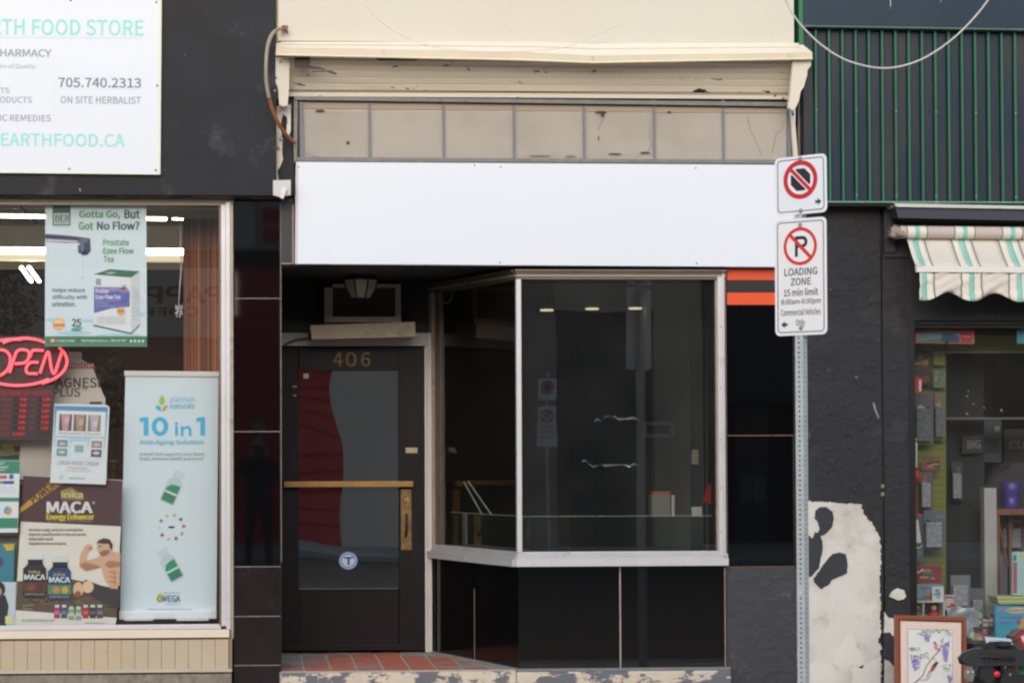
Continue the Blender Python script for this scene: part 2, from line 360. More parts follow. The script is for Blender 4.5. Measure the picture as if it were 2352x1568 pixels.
# slatted timber panel at the right of the window
slat = [M('orange_brown_slat', (186, 116, 74), 0.6, 0.15, 8, st=(1, 1, 0.2)), M('mid_brown_slat', (160, 96, 60), 0.6, 0.15, 8, st=(1, 1, 0.2)), M('dark_brown_slat', (124, 78, 54), 0.6, 0.15, 8, st=(1, 1, 0.2))]
SP = thing('timber_screen', 'tall slatted orange brown timber screen standing inside the right edge of the left window', 'screen', (X(468, 0.5), 0.5, 0.6))
px = 422.0; i = 0
while px < 512:
    w_ = random.choice((3.2, 4.0, 5.5))
    mk('slat', MB().pbox(px, 502, px + w_ - 0.7, 1460, 0.5 + random.uniform(-0.008, 0.008), 0.53, slat[(i * 7 + i // 3) % 3 if i % 4 else 2]), SP); px += w_; i += 1
mk('backing', MB().pbox(421, 502, 514, 1460, 0.545, 0.56, M('dark_timber_backing', (84, 54, 38), 0.8, 0.1)), SP)

# ================================================================ vacant shop (middle)
B = thing('shop_building', 'vacant shop front with recessed black door, angled display window and blank white sign', 'shop', (1.7, 0.3, 0))
xp0, xp1 = X(537, 0, 1000), X(645, 0, 1000)
m = MB().box(xp0 + 0.002, xp1 - 0.006, 0.012, 1.3, 0.0, Z(450, 0, 590), rec_black); mk('pilaster_core', m, B)
edges = [462, 685, 990.5, 1300.5, 1414.5, 1527, 1640]
for i, (a, b) in enumerate(zip(edges, edges[1:])):
    g0 = 1.6
    mt = vitro if i < 3 else vitro_m
    zt, zb = Z(a + g0 / 2, 0, 590), Z(b - g0 / 2, 0, 590)
    tilt = (0.0, 0.016, 0.004, 0, 0, 0)[i]
    m = MB(); dz = math.sin(tilt) * (zt - zb)
    x0, x1 = X(538.5 - i * 0.5, 0, 1000), X(643.5 - i * 0.7, 0, 1000)
    v = [(x0, 0.0, zb), (x1, 0.0, zb), (x1, dz * -0.5, zt), (x0, dz * -0.5, zt)]
    v += [(p[0], 0.011, p[2]) for p in v]
    m.add(v, [(0, 1, 2, 3), (4, 7, 6, 5), (0, 4, 5, 1), (3, 2, 6, 7), (0, 3, 7, 4), (1, 5, 6, 2)], mt)
    mk('pilaster_tile', m, B, bevel=0.0015)
m = MB()
for e in edges[1:-1]: m.pbox(538, e - 0.7, 644, e + 0.7, 0.004, 0.0115, joint_m)
mk('tile_joint', m, B)
m = MB(); m.pbox(644.2, 462, 646.6, 1290, 0.002, 0.02, M('pale_edge_strip', (120, 106, 98), 0.6, 0.4, 14)); mk('edge_strip', m, B)
xR = X(1830, 0, 700)
# recess: side wall, back wall, ceiling
zc = Z(612, 0.0, 900)
m = MB(); m.box(xp1 - 0.005, xp1 + 0.002, 0.03, 1.26, 0.2, zc, rec_black); mk('recess_side_wall', m, B)
yD = 1.26
zh = Z(763, yD, 800)
m = MB().box(xp1 - 0.2, X(988, yD) + 0.05, yD + 0.02, yD + 0.12, zh, zc + 0.4, rec_black); mk('recess_back_wall', m, B)
m = MB().box(xp1 + 0.003, xR - 0.03, 0.02, yD + 0.1, zc, zc + 0.08, rec_black); mk('recess_ceiling', m, B)
# facade body above
m = MB().box(xp1 - 0.003, xR, 0.02, 0.25, zc + 0.082, 5.6, M('wall_core', (90, 84, 76), 0.9, 0.1)); mk('wall', m, B)
m = MB(); m.pbox(646, 455, 672, 604, -0.004, 0.02, M('slate_black_strip', (44, 46, 52), 0.5, 0.1)); mk('dark_strip', m, B)
m = MB(); m.pbox(671, 470, 675, 604, -0.02, 0.02, M('pinkish_edge_wood', (168, 140, 124), 0.8, 0.2, 20)); m.pbox(646, 604, 682, 606.5, -0.01, 0.02, MATS['pinkish_edge_wood']); mk('edge_batten', m, B)
# door header and jamb
m = MB(); m.pbox(640, 764, 990, 794, yD - 0.03, yD + 0.10, white_wood); mk('door_header', m, B, bevel=0.003)
m = MB(); m.pbox(976, 795, 982, 1497, yD - 0.03, yD + 0.1, white_wood); m.pbox(982, 764, 992, 1497, yD - 0.05, yD + 0.1, white_wood); mk('door_jamb', m, B, bevel=0.003)
D = mk('door', MB().pbox(644, 797, 686, 1494, yD, yD + 0.045, door_m).pbox(916, 797, 975, 1494, yD, yD + 0.045, door_m).pbox(686, 797, 916, 851, yD, yD + 0.045, door_m).pbox(686, 1351, 916, 1494, yD, yD + 0.045, door_m), B, bevel=0.004)
m = MB(); m.pbox(686, 1352, 916, 1356, yD - 0.006, yD + 0.01, door_m); m.pbox(692, 1382, 910, 1384, yD - 0.004, yD + 0.01, door_m); m.pbox(654, 1480, 964, 1493, yD - 0.006, yD, door_m); mk('door_moulding', m, D, bevel=0.002)
m = MB().add([P(686, 851, yD + 0.02), P(916, 851, yD + 0.02), P(916, 1352, yD + 0.02), P(686, 1352, yD + 0.02)], [(0, 1, 2, 3)], door_glass); mk('door_pane', m, D)
c = wallcv(yD - 0.001)
gold = M('gilt_numerals', (104, 78, 44), 0.45, 0.35, 60, metal=0.4)
c.text('4', 765, 808, 787, 841, gold); c.text('0', 794, 808, 819, 842, gold); c.text('6', 829, 808, 851, 842, gold); c.out('house_number', D)
m = MB().pbox(653, 1105, 949, 1117.5, yD - 0.05, yD - 0.035, brass); m.pbox(656, 1107, 664, 1116, yD - 0.035, yD, brass); m.pbox(938, 1107, 946, 1116, yD - 0.035, yD, brass)
for q in (658, 943): m.lathe(P(q, 1111, yD - 0.05), (0, -1, 0), [(0, 0.006), (0.002, 0.006), (0.0025, 0.0)], brass_dark, 8)
mk('push_bar', m, D, bevel=0.002)
m = MB().pbox(921, 1123, 945, 1262, yD - 0.008, yD, brass_dark); m.lathe(P(935, 1149, yD - 0.008), (0, -1, 0), [(0, 0.019), (0.008, 0.017), (0.009, 0.012), (0.006, 0.0)], brass, 18)
m.tube([P(933, 1180, yD - 0.008), P(934, 1184, yD - 0.04), P(934, 1205, yD - 0.055), P(933, 1225, yD - 0.04), P(931, 1232, yD - 0.01)], 0.008, M('dark_pull', (52, 46, 42), 0.5, 0.1, metal=0.5), 8)
mk('door_handle', m, D, bevel=0.0015)
mk('lock_plate', MB().pbox(932, 1027.5, 959, 1040, yD - 0.01, yD, M('pale_brass', (186, 170, 138), 0.4, 0.3, 60, metal=0.4)), D, bevel=0.001)
mk('small_sticker', MB().pbox(697, 858, 709, 868.5, yD + 0.014, yD + 0.018, flat((205, 192, 190))), D)
c = Cv(lambda a, b, l: P(a, b, yD + 0.018 - 0.0008 * l)); c.ell(800, 1286.5, 22.5, 21.5, (64, 104, 168), 1); c.ring(800, 1286.5, 19.5, 18.5, 2, (214, 226, 240), 2); c.ell(800, 1286.5, 15, 14, (206, 222, 240), 3)
c.rect(790, 1278, 811, 1282, (52, 84, 142), 4); c.rect(798, 1278, 803, 1297, (52, 84, 142), 4); c.out('round_sticker', D)
mk('door_hinge', MB().pbox(672, 886, 682, 889, yD - 0.01, yD, brass).pbox(674, 906, 680, 909, yD - 0.01, yD, brass), D)
m = MB().box(xp1 - 0.2, X(990, yD) + 0.1, yD + 0.9, yD + 1.0, 0.2, 2.9, in_black); m.box(xp1 - 0.3, xp1 - 0.2, yD + 0.12, yD + 1.0, 0.2, 2.9, in_black); mk('entry_inner_wall', m, B)
# step with quarry tiles
zs = Z(1541, 0.0, 900); xa1, xa0 = X(990, yD), X(1190, 0.0)
m = MB().box(xp1 - 0.01, xR, 0.005, yD + 0.3, -0.02, zs - 0.004, grout); mk('step', m, B)
m = MB().box(xp1, X(1182, -0.04), -0.05, 0.004, -0.02, zs, peel); mk('step_front', m, B, bevel=0.008)
m = MB().box(xp1, X(1182, -0.03), -0.048, 0.002, zs + 0.001, zs + 0.007, M('step_cream_edge', (204, 192, 172), 0.85, 0.1, 12)); mk('step_edge', m, B, bevel=0.003)
tw = 0.1655
for j in range(8):
    for i in range(10):
        x0 = xp1 - 0.02 + i * tw + 0.009; y0 = 0.008 + j * tw + 0.004
        x1, y1 = x0 + tw - 0.018, min(y0 + tw - 0.008, yD + 0.02)
        xl = xa0 + (xa1 - xa0) * (y0 / yD)
        if x0 > xl + 0.02 or y1 <= y0: continue
        dd = math.hypot((x0 - 0.72) / 0.6, (y0 - 0.25) / 1.0) + random.uniform(-0.12, 0.12)
        mt = tile_red if dd < 0.72 else (tile_red2 if dd < 1.0 else tile_gray)
        h = random.uniform(0.0, 0.0015)
        mk('floor_tile', MB().box(x0, x1, y0, y1, zs - 0.006, zs + 0.002 + h, mt), B)
# display window: angled side, front, base
yG = 0.0
xf0, xf1 = X(1190, yG, 900), X(1668, yG, 900)
zS0, zS1, zT0, zT1 = Z(1299, yG, 1400), Z(1266, yG, 1400), Z(642, yG, 1400), Z(619, yG, 1400)
def ang(t, off=0.0):
    """point on the plan line of the angled side, t = 0 front corner .. 1 door jamb, pushed outwards by off"""
    dx, dy = xa1 - xf0, yD - yG; L = math.hypot(dx, dy); nx, ny = -dy / L, dx / L
    if nx > 0: nx, ny = -nx, -ny
    return (xf0 + dx * t + nx * off, yG + dy * t + ny * off)
def angbox(m, t0, t1, z0, z1, off, th, mt):
    return m.zprism([ang(t0, off), ang(t1, off), ang(t1, off - th), ang(t0, off - th)], z0, z1, mt)
def sillp(m, off0, th, z0, z1, mt):
    m.box(xf0 - off0 * 0.5, xf1, yG - off0, yG - off0 + th, z0, z1, mt); angbox(m, -0.0, 1.0, z0, z1, off0, th, mt)
h = zS1 - zS0
m = MB(); sillp(m, 0.045, 0.1, zS0, zS0 + h * 0.5, alu); mk('sill', m, B, bevel=0.002)
m = MB(); sillp(m, 0.03, 0.08, zS0 + h * 0.5 + 0.001, zS0 + h * 0.66, alu); sillp(m, 0.02, 0.07, zS0 + h * 0.68, zS0 + h * 0.83, alu); sillp(m, 0.012, 0.06, zS0 + h * 0.85, zS1, alu); mk('sill_bead', m, B, bevel=0.0015)
h = zT1 - zT0
m = MB()
for k, (a, b, o_) in enumerate(((0, 0.26, 0.012), (0.28, 0.5, 0.02), (0.52, 0.72, 0.03), (0.74, 1.0, 0.042))): sillp(m, o_, 0.08, zT0 + h * a, zT0 + h * b - 0.0015, alu_dark if k != 1 else alu_warm)
mk('head_moulding', m, B, bevel=0.0015)
m = MB(); m.box(xf0 - 0.012, xf0 + 0.020, yG - 0.022, yG + 0.04, zS1, zT0, alu); mk('corner_mullion', m, B, bevel=0.004)
m = MB(); m.pbox(1645, 642, 1650, 1267, 0.0, 0.06, alu_warm); m.pbox(1650, 630, 1661, 1275, -0.018, 0.06, alu); m.pbox(1661.5, 620, 1665.5, 1299, -0.03, 0.06, alu); m.pbox(1666, 620, 1669.5, 1302, -0.012, 0.02, alu_dark)
for q in (750, 890, 1010, 1120, 1220): m.lathe(P(1655, q, -0.018), (0, -1, 0), [(0, 0.004), (0.001, 0.004), (0.0015, 0)], alu_dark, 8)
mk('right_jamb', m, B, bevel=0.002)
m = MB(); angbox(m, 0.965, 1.0, zS1, zT0, 0.015, 0.06, alu_warm); angbox(m, 0.90, 0.962, zS1, zT0, -0.005, 0.03, alu_dark); mk('side_jamb', m, B, bevel=0.002)
m = MB(); m.add([(xf0, yG + 0.02, zS1 - 0.02), (xf1, yG + 0.02, zS1 - 0.02), (xf1, yG + 0.02, zT0 + 0.02), (xf0, yG + 0.02, zT0 + 0.02)], [(0, 1, 2, 3)], bay_glass); mk('front_pane', m, B)
p0, p1 = ang(0.0, -0.02), ang(0.97, -0.02)
m = MB(); m.add([(p0[0], p0[1], zS1 - 0.02), (p1[0], p1[1], zS1 - 0.02), (p1[0], p1[1], zT0 + 0.02), (p0[0], p0[1], zT0 + 0.02)], [(0, 1, 2, 3)], side_glass); mk('side_pane', m, B)
# low inner glass screen with a polished top edge
zl = Z(1185.5, 0.12, 1400)
edge_m = M('polished_glass_edge', (190, 205, 196), 0.2, 0.4, 80, spec=0.8)
m = MB(); m.box(xf0 + 0.03, xf1 - 0.07, 0.12, 0.126, zS1 - 0.02, zl, green_glass)
q0, q1 = ang(0.03, -0.10), ang(0.93, -0.10); r0, r1 = ang(0.03, -0.106), ang(0.93, -0.106)
m.zprism([q0, q1, r1, r0], zS1 - 0.02, zl, green_glass); mk('inner_glass_screen', m, B)
m = MB(); m.box(xf0 + 0.03, xf1 - 0.07, 0.1195, 0.1265, zl + 0.0005, zl + 0.004, edge_m); m.zprism([q0, q1, r1, r0], zl + 0.0005, zl + 0.004, edge_m); mk('screen_edge', m, B)
# base panels
zb = Z(1533, 0.0, 1400)
for a, b in ((1191, 1423), (1426.5, 1664)):
    m = MB().pbox(a, 1300, b, 1533, 0.0, 0.03, vitro); mk('base_panel', m, B, bevel=0.002)
m = MB().pbox(1423, 1300, 1426.5, 1533, 0.006, 0.03, joint_m); m.pbox(1664.5, 1302, 1667, 1533, -0.01, 0.03, M('rusty_edge_strip', (150, 130, 118), 0.6, 0.3, 10)); mk('base_joint', m, B)
for a, b in ((0.0, 0.49), (0.505, 0.965)):
    m = MB(); angbox(m, a, b, zs, zS0 - 0.002, 0.0, 0.03, vitro_side); mk('base_panel', m, B, bevel=0.001)
m = MB(); angbox(m, 0.491, 0.504, zs, Z(1352, 0.6, 1087), -0.006, 0.02, joint_m); angbox(m, 0.966, 0.972, zs, zS0 - 0.002, 0.0, 0.02, alu_dark); mk('base_joint', m, B)
m = MB(); angbox(m, 0.0, 1.0, zs + 0.001, zs + 0.012, 0.03, 0.03, M('cement_fillet', (150, 146, 138), 0.9, 0.15, 20)); mk('base_fillet', m, B)
m = MB(); m.zprism([ang(0, -0.032), ang(1, -0.032), (xf1, yD), (xf1, 0.032)], zs, zS0 + 0.01, in_black); mk('window_deck', m, B)
m = MB().box(X(1183, -0.04), xf1 + 0.01, -0.046, 0.004, -0.02, Z(1541, -0.046, 1400), peel); mk('window_plinth', m, B, bevel=0.008)
m = MB().box(X(1183, -0.04), xf1 + 0.01, -0.042, 0.0, Z(1541, -0.046, 1400) + 0.001, zb + 0.002, M('grey_ledge_paint', (128, 128, 132), 0.8, 0.15, 14)); mk('plinth_ledge', m, B, bevel=0.004)
# right pilaster: orange and charcoal bands, black glass, painted brick
xb0, xb1 = X(1669.5, 0, 1000), X(1824, 0, 1000)
m = MB(); m.box(xb0, xR, 0.02, 0.6, -0.02, zc, rec_black); mk('pilaster_core', m, B)
for a, b, mt in ((618, 643, orange), (643.4, 671.5, charcoal_band), (672, 700, orange)):
    mk('enamel_band', MB().pbox(1670, a, 1822, b, -0.004, 0.018, mt), B, bevel=0.001)
mk('pilaster_tile', MB().pbox(1670, 701, 1822, 998.3, 0.0, 0.018, vitro), B, bevel=0.001)
mk('pilaster_tile', MB().pbox(1670, 1000.3, 1822, 1299.5, 0.0, 0.018, vitro), B, bevel=0.001)
mk('tile_joint', MB().pbox(1670, 998.3, 1822, 1000.3, 0.004, 0.018, M('reddish_joint', (150, 104, 92), 0.7, 0.3, 30)).pbox(1670, 1299.6, 1824, 1301.2, -0.002, 0.018, M('rust_joint', (120, 84, 60), 0.8, 0.4, 30)), B)
mk('brick_backing', MB().pbox(1669.6, 1301.5, 1828, 1640, -0.001, 0.018, M('slate_mortar_paint', (64, 64, 69), 0.7, 0.1, 6, 0.003, 50)), B)
bh = 0.0735; z = Z(1302.5, 0, 1740)
row = 0
while z > 0.02:
    x = xb0 + 0.002 - (0.11 if row % 2 else 0.0)
    while x < xR - 0.004:
        x0, x1 = max(x, xb0 + 0.002), min(x + 0.205, xR - 0.003)
        if x1 - x0 > 0.02:
            d = random.uniform(0.0, 0.004)
            if random.random() < 0.12: d = -0.004
            mk('brick', MB().box(x0, x1, -0.002 - d * 0.6, 0.0, max(z - bh + 0.003, 0), z, brick_dark), B, bevel=0.0012)
        x += 0.208
    z -= bh; row += 1
# interior of the vacant shop
rx1 = 3.33
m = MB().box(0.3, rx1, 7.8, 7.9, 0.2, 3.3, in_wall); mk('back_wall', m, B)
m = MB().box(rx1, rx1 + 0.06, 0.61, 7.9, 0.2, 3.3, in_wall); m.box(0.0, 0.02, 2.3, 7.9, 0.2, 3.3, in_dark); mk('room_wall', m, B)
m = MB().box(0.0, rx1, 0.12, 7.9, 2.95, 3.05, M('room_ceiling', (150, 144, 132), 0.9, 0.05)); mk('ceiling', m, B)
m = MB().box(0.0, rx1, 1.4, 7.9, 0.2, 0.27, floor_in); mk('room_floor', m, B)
m = MB().box(X(1310, 7.75, 900), X(1372, 7.75, 900), 7.74, 7.8, 0.27, Z(725, 7.75, 1340), in_black); mk('back_doorway', m, B)
m = MB().box(rx1 - 0.02, rx1 + 0.001, 2.6, 3.1, 0.27, 2.75, M('dark_side_opening', (52, 50, 47), 0.8, 0)); m.box(rx1 - 0.05, rx1 + 0.001, 1.75, 1.83, 0.27, 3.0, M('wall_conduit', (74, 72, 66), 0.6, 0)); mk('side_opening', m, B)
# eaves over the vacant shop
yE, yW = -0.22, -0.12
m = MB()
m.box(X(641, yW), X(1829, yW), yW, 0.3, Z(98, yW, 1200), 5.6, cream); W1 = mk('cladding_sheet', m, B)
c = wallcv(yW, step=0.001)
c.line([(1175, 0), (1179, 98)], 1.0, (214, 205, 184), 1)
for q in (10, 34, 70): c.ell(1173, q, 1.2, 1.2, (170, 158, 136), 2, 8)
c.out('sheet_seam', W1)
def eave_band(name, prof_t, y_t, prof_b, y_b, mt, par):
    m = MB(); n = len(prof_t)
    v = [P(a, b, y_t) for a, b in prof_t] + [P(a, b, y_b) for a, b in prof_b]
    v += [Vector((p.x, p.y + 0.03, p.z)) for p in v]
    f = []
    for i in range(n - 1):
        f += [(i, i + 1, n + i + 1, n + i), (2 * n + i, 3 * n + i, 3 * n + i + 1, 2 * n + i + 1), (i, 2 * n + i, 2 * n + i + 1, i + 1), (n + i, n + i + 1, 3 * n + i + 1, 3 * n + i)]
    f += [(0, n, 3 * n, 2 * n), (n - 1, 3 * n - 1, 4 * n - 1, 2 * n - 1)]
    m.add(v, f, mt); return mk(name, m, par)
eave_band('eave_flashing', [(648, 96), (1240, 97), (1360, 100), (1841, 99)], yW - 0.001, [(634, 102), (1240, 107), (1360, 113), (1850, 108)], -0.16, cream_trim, B)
eave_band('eave_slope', [(634, 102), (1240, 108), (1360, 113), (1851, 108)], -0.161, [(634, 109.5), (1200, 120), (1362, 128), (1866, 121)], yE, cream_trim, B)
eave_band('eave_lip', [(634, 109.8), (1200, 120.3), (1362, 128.3), (1866, 121.3)], yE - 0.012, [(633, 125), (1200, 137), (1362, 143), (1866, 134)], yE - 0.014, M('eave_lip_paint', (216, 203, 178), 0.5, 0.06, 3, dirt=[((180, 166, 140), 0.6, 0.8, 8)], st=(1, 1, 0.3)), B)
m = MB(); m.tube([P(633, 126, yE - 0.014), P(1200, 138, yE - 0.014), P(1362, 144, yE - 0.014), P(1866, 135, yE - 0.014)], 0.006, M('eave_lip_edge', (244, 230, 196), 0.4, 0), 6); mk('lip_bead', m, B)
c = Cv(lambda a, b, l: P(a, b, -0.166)); c.line([(648, 102.2), (1240, 107.6), (1360, 112.6), (1838, 108.3)], 1.1, (178, 160, 130)); c.out('flashing_seam', B); c = Cv(lambda a, b, l: P(a, b, yE - 0.02)); c.line([(1361, 129), (1362.5, 142)], 1.0, (150, 136, 110)); c.out('eave_fold', B)  # thin dark lines drawn along the flashing joint and the eave fold
mk('corner_filler', MB().box(X(633, -0.09), X(643, -0.09), -0.09, 0.3, Z(128, -0.09, 640), 5.6, M('yellowed_edge_board', (214, 204, 172), 0.7, 0.15, 8)).box(X(628, -0.02), X(646, -0.02), -0.02, 0.3, Z(452, -0.02, 640), Z(128, -0.02, 640), M('yellowed_edge_board', (214, 204, 172), 0.7, 0.15, 8)), B)
# soffit boards, one by one
ySf = -0.165; zf, zk = Z(143, yE, 1360) + (ySf - yE) * 0.175 + 0.035, Z(212, 0.0, 1250)
sb0, sb1 = X(662, -0.3), X(1822, -0.05)
nb = 6
for i in range(nb):
    t0, t1 = i / nb, (i + 1) / nb
    def prof(t): return (ySf + (0.0 - ySf) * t, zf + (zk - zf) * (0.7 * t + 0.3 * t ** 1.7))
    a, b = prof(t0 + 0.018), prof(t1 - 0.018)
    dz = random.uniform(-0.001, 0.001)
    m = MB().xprism([(a[0], a[1] + dz), (b[0], b[1] + dz), (b[0], b[1] + 0.018), (a[0], a[1] + 0.018)], sb0, sb1, soffit_m)
    mk('soffit_board', m, B, bevel=0.0012)
m = MB().xprism([(yE + 0.03, zf + 0.004), (ySf, zf + 0.006), (0.02, zk + 0.03), (0.02, zf + 0.03), (yE + 0.05, zf + 0.03)], sb0, sb1, dark_line); mk('soffit_core', m, B)
m = MB().pbox(660, 212, 1820, 225, -0.03, 0.02, trim_m); mk('soffit_fascia', m, B, bevel=0.002)
c = wallcv(-0.031); c.line([(662, 210.5), (900, 212), (1200, 213), (1500, 216), (1818, 218)], 1.6, (44, 38, 36), 1)
c.out('paint_crack', B)
c = Cv(lambda a, b, l: P(a, b, yE + 0.04)); c.poly([(676, 132), (712, 132), (712, 151), (740, 156), (752, 160), (700, 158), (676, 156)], (54, 30, 22)); c.out('rot_patch', B); c = Cv(lambda a, b, l: P(a, b, yE + 0.04)); c.poly([(862, 134), (960, 137), (955, 140), (870, 139)], (36, 32, 32)); c.out('rot_patch', B, 'dark rotten patch in the painted soffit'); c = Cv(lambda a, b, l: P(a, b, yE + 0.04)); c.poly([(716, 163), (760, 163), (775, 168), (770, 172), (750, 166), (716, 166)], (70, 48, 38)); c.out('rot_patch', B, 'dark rotten patch in the painted soffit')
# right end bracket
m = MB(); m.prism([(1822, 140), (1861, 138), (1862, 150), (1853, 162), (1853, 172), (1845, 200), (1838, 210), (1834, 232), (1826, 248), (1819, 252), (1812, 246), (1818, 200)], -0.20, -0.16, trim_m); mk('eave_bracket', m, B, bevel=0.003)
# left return boards
m = MB(); m.prism([(634, 133), (664, 130), (663, 205), (660, 242), (650, 244), (642, 240), (640, 205), (634, 190)], -0.15, -0.10, trim_m); mk('corner_board', m, B, bevel=0.002)
m = MB(); m.pbox(636, 228, 675, 450, -0.03, 0.01, M('dark_bared_board', (42, 41, 43), 0.8, 0.1, 8)); mk('post_core', m, B)
post = MB().prism([(634, 244), (668, 240), (668, 300), (663, 316), (657, 312), (660, 270), (650, 262), (644, 290), (649, 320), (648, 350), (650, 366), (643, 384), (637, 392), (640, 412), (634, 416)], -0.045, -0.032, trim_m); mk('peeling_cream_paint', post, B)
m = MB(); m.prism([(628, 415), (667, 414), (667, 447), (640, 451), (628, 447)], -0.16, -0.125, white_wood); m.prism([(650, 430), (658, 433), (650, 456), (642, 452)], -0.19, -0.162, alu); mk('corner_bracket', m, B, bevel=0.002)
m = MB(); m.prism([(662, 236), (675, 230), (684, 232), (682, 372), (672, 376), (670, 300)], -0.03, -0.005, M('grey_side_trim', (142, 134, 128), 0.7, 0.15, 10)); mk('side_trim', m, B)
# transom with screen
T = MB().pbox(676, 226, 1820, 375, 0.004, 0.02, M('transom_backing', (96, 88, 80), 0.9, 0)); mk('transom_backing', T, B)
bx = [692, 848, 1018, 1180, 1341, 1502, 1661, 1808]
tt = lambda x: 231 + (x - 692) * 0.0095
tb = lambda x: 361 + (x - 692) * 0.006
for a, b in zip(bx, bx[1:]):
    m = MB().prism([(a + 1, tt(a) + 20), (b - 1, tt(b) + 19), (b - 1, tb(b)), (a + 1, tb(a))], -0.006, 0.003, beige_board); mk('transom_panel', m, B)
    m = MB().prism([(a + 1, tt(a)), (b - 1, tt(b)), (b - 1, tt(b) + 18), (a + 1, tt(a) + 19)], -0.012, 0.003, M('transom_top_board', (172, 154, 136), 0.8, 0.06, 4, st=(0.3, 1, 3))); mk('transom_top_board', m, B)
m = MB()
for k in range(36):
    y = 254 + k * 3.0
    m.prism([(692, y), (1808, y + 8), (1808, y + 8.55), (692, y + 0.55)], -0.0135, -0.0125, M('fine_screen_wire', (150, 138, 124), 0.7, 0))
o = mk('screen_mesh', m, B); o['kind'] = 'stuff'
for q in bx[:-1] + [1812]:
    w_ = 4.4 if q not in (692, 1812) else 8
    m = MB().prism([(q - w_ / 2, 228), (q + w_ / 2, 228), (q + w_ / 2 + 1.5, 366), (q - w_ / 2 + 1.5, 366)], -0.022, -0.014, batten_m); mk('batten', m, B, bevel=0.001)
m = MB().prism([(677, 222), (1820, 236), (1820, 244), (677, 229)], -0.04, -0.008, screen_frame); m.prism([(680, 362), (1822, 368), (1822, 376), (680, 370)], -0.035, -0.008, screen_frame); mk('screen_frame', m, B, bevel=0.002)
m = MB().prism([(677, 229), (1820, 244), (1820, 247), (677, 232)], -0.03, -0.008, dark_line); m.prism([(676, 370), (1822, 376), (1822, 380), (676, 373)], -0.05, -0.002, M('navy_black_gap', (30, 32, 38), 0.8, 0)); mk('screen_gap', m, B)
c = wallcv(-0.0138)
dk = (52, 48, 48)
for pts in ([(1390, 258), (1384, 276), (1373, 300)], [(1494, 298), (1492, 315), (1498, 335), (1485, 350), (1465, 357)], [(1716, 268), (1724, 300), (1742, 336), (1748, 355)], [(1800, 280), (1795, 300), (1782, 308), (1778, 330), (1772, 352)], [(700, 350), (712, 355), (735, 362)]): c.line(pts, 0.8, (112, 104, 98))
for (a, b, r1, r2) in ((735, 255, 12, 3), (799, 328, 4, 4), (1380, 258, 14, 3.5), (1384, 264, 4, 6), (1482, 351, 12, 2.2), (1412, 354, 16, 1.8), (1537, 258, 5, 2.5), (1375, 318, 1.5, 5), (1240, 358, 26, 2.0), (1310, 359, 14, 2.5)): c.ell(a, b, r1, r2, dk if b < 357 else (140, 126, 108), 1, 9)
c.out('flaked_spot', B)
# standing trim at the right end of the transom
m = MB(); m.prism([(1816, 246), (1823, 247), (1832, 360), (1824, 362)], -0.06, -0.03, trim_m); mk('leaning_trim', m, B, bevel=0.002)
m = MB(); m.prism([(1833, 235), (1838, 235), (1838, 364), (1832, 364)], -0.03, 0.0, M('grey_brown_trim', (126, 118, 110), 0.7, 0.2)); mk('end_trim', m, B)
# ---- big blank sign
S = thing('shop_sign', 'large blank white rectangular sign panel across the vacant shop', 'sign', P(1250, 608, -0.06))
yS = -0.075
m = MB().prism([(681, 373), (1826, 380), (1826, 612), (679, 604.5)], yS, yS + 0.07, white_panel); mk('panel', m, S, bevel=0.003)
m = MB()
for a, b in ((1150, 384), (1598, 386), (1148, 603), (1600, 605), (686, 384), (683, 378), (1090, 380)): m.lathe(P(a, b, yS), (0, -1, 0), [(0, 0.005), (0.002, 0.004), (0.003, 0)], M('screw', (90, 88, 92), 0.5, 0, metal=0.5), 8)
mk('screw', m, S)['kind'] = 'stuff'
mk('frame_edge', MB().prism([(681, 375), (685, 375), (683, 604.5), (679, 604.5)], yS - 0.003, yS - 0.0005, M('sign_pale_edge', (206, 200, 204), 0.6, 0)), S)
# ================================================================ left: sign on the fascia
S = thing('shop_sign', 'white food store sign with pale teal lettering and a phone number on the black fascia', 'sign', P(150, 400, -0.14))
yS = -0.145
mk('panel', MB().prism([(-560, -60), (371, -45), (367.5, 400.5), (-560, 390)], yS, yS + 0.02, M('cream_edged_sign_panel', (224, 230, 238), 0.4, 0.01, 1)), S, bevel=0.002)
c = Cv(lambda a, b, l: P(a, b, yS - 0.001 * l), 0.0085); c.ref = 180
teal = (150, 226, 220)
c.text('EARTH FOOD STORE', 4, 45, 330, 82, teal, vis='TH FOOD STORE')
c.rect(-400, 87, 325, 88.3, (196, 208, 218))
c.text('PHARMACY', 0, 114.5, 118, 132, (150, 166, 184), bold=0.025, vis='HARMACY')
c.text('Your Destination of Quality:', 0, 148, 83, 161, (176, 182, 192), vis='on of Quality:')
c.rect(124, 135, 125, 283, (214, 222, 232))
c.rect(129, 176, 329, 176.8, (220, 226, 233)); c.rect(129, 204, 329, 204.8, (220, 226, 233)); c.rect(328.3, 176, 329, 204.8, (220, 226, 233))
c.text('705.740.2313', 134, 179, 324, 201, (106, 122, 146))
c.text('ON SITE HERBALIST', 139, 221.5, 324, 238, (150, 158, 172))
c.text('SUPPLEMENTS', 0, 203, 22, 216, (156, 164, 178), vis='TS')
c.text('NATURAL PRODUCTS', 0, 223.5, 73, 238, (156, 164, 178), vis='ODUCTS')
c.text('HOMEOPATHIC REMEDIES', 0, 265, 117, 280, (150, 160, 176), vis='IC REMEDIES')
c.text('WWW.EARTHFOOD.CA', 2, 307, 287, 337, teal, vis='EARTHFOOD.CA')
c.out('sign_lettering', S)
m = MB()
for a, b in ((162, 1), (359, 6), (361, 197), (358, 391), (159, 388)): m.lathe(P(a, b, yS), (0, -1, 0), [(0, 0.007), (0.003, 0.006), (0.004, 0)], M('screw', (90, 88, 92), 0.5, 0, metal=0.5), 8)
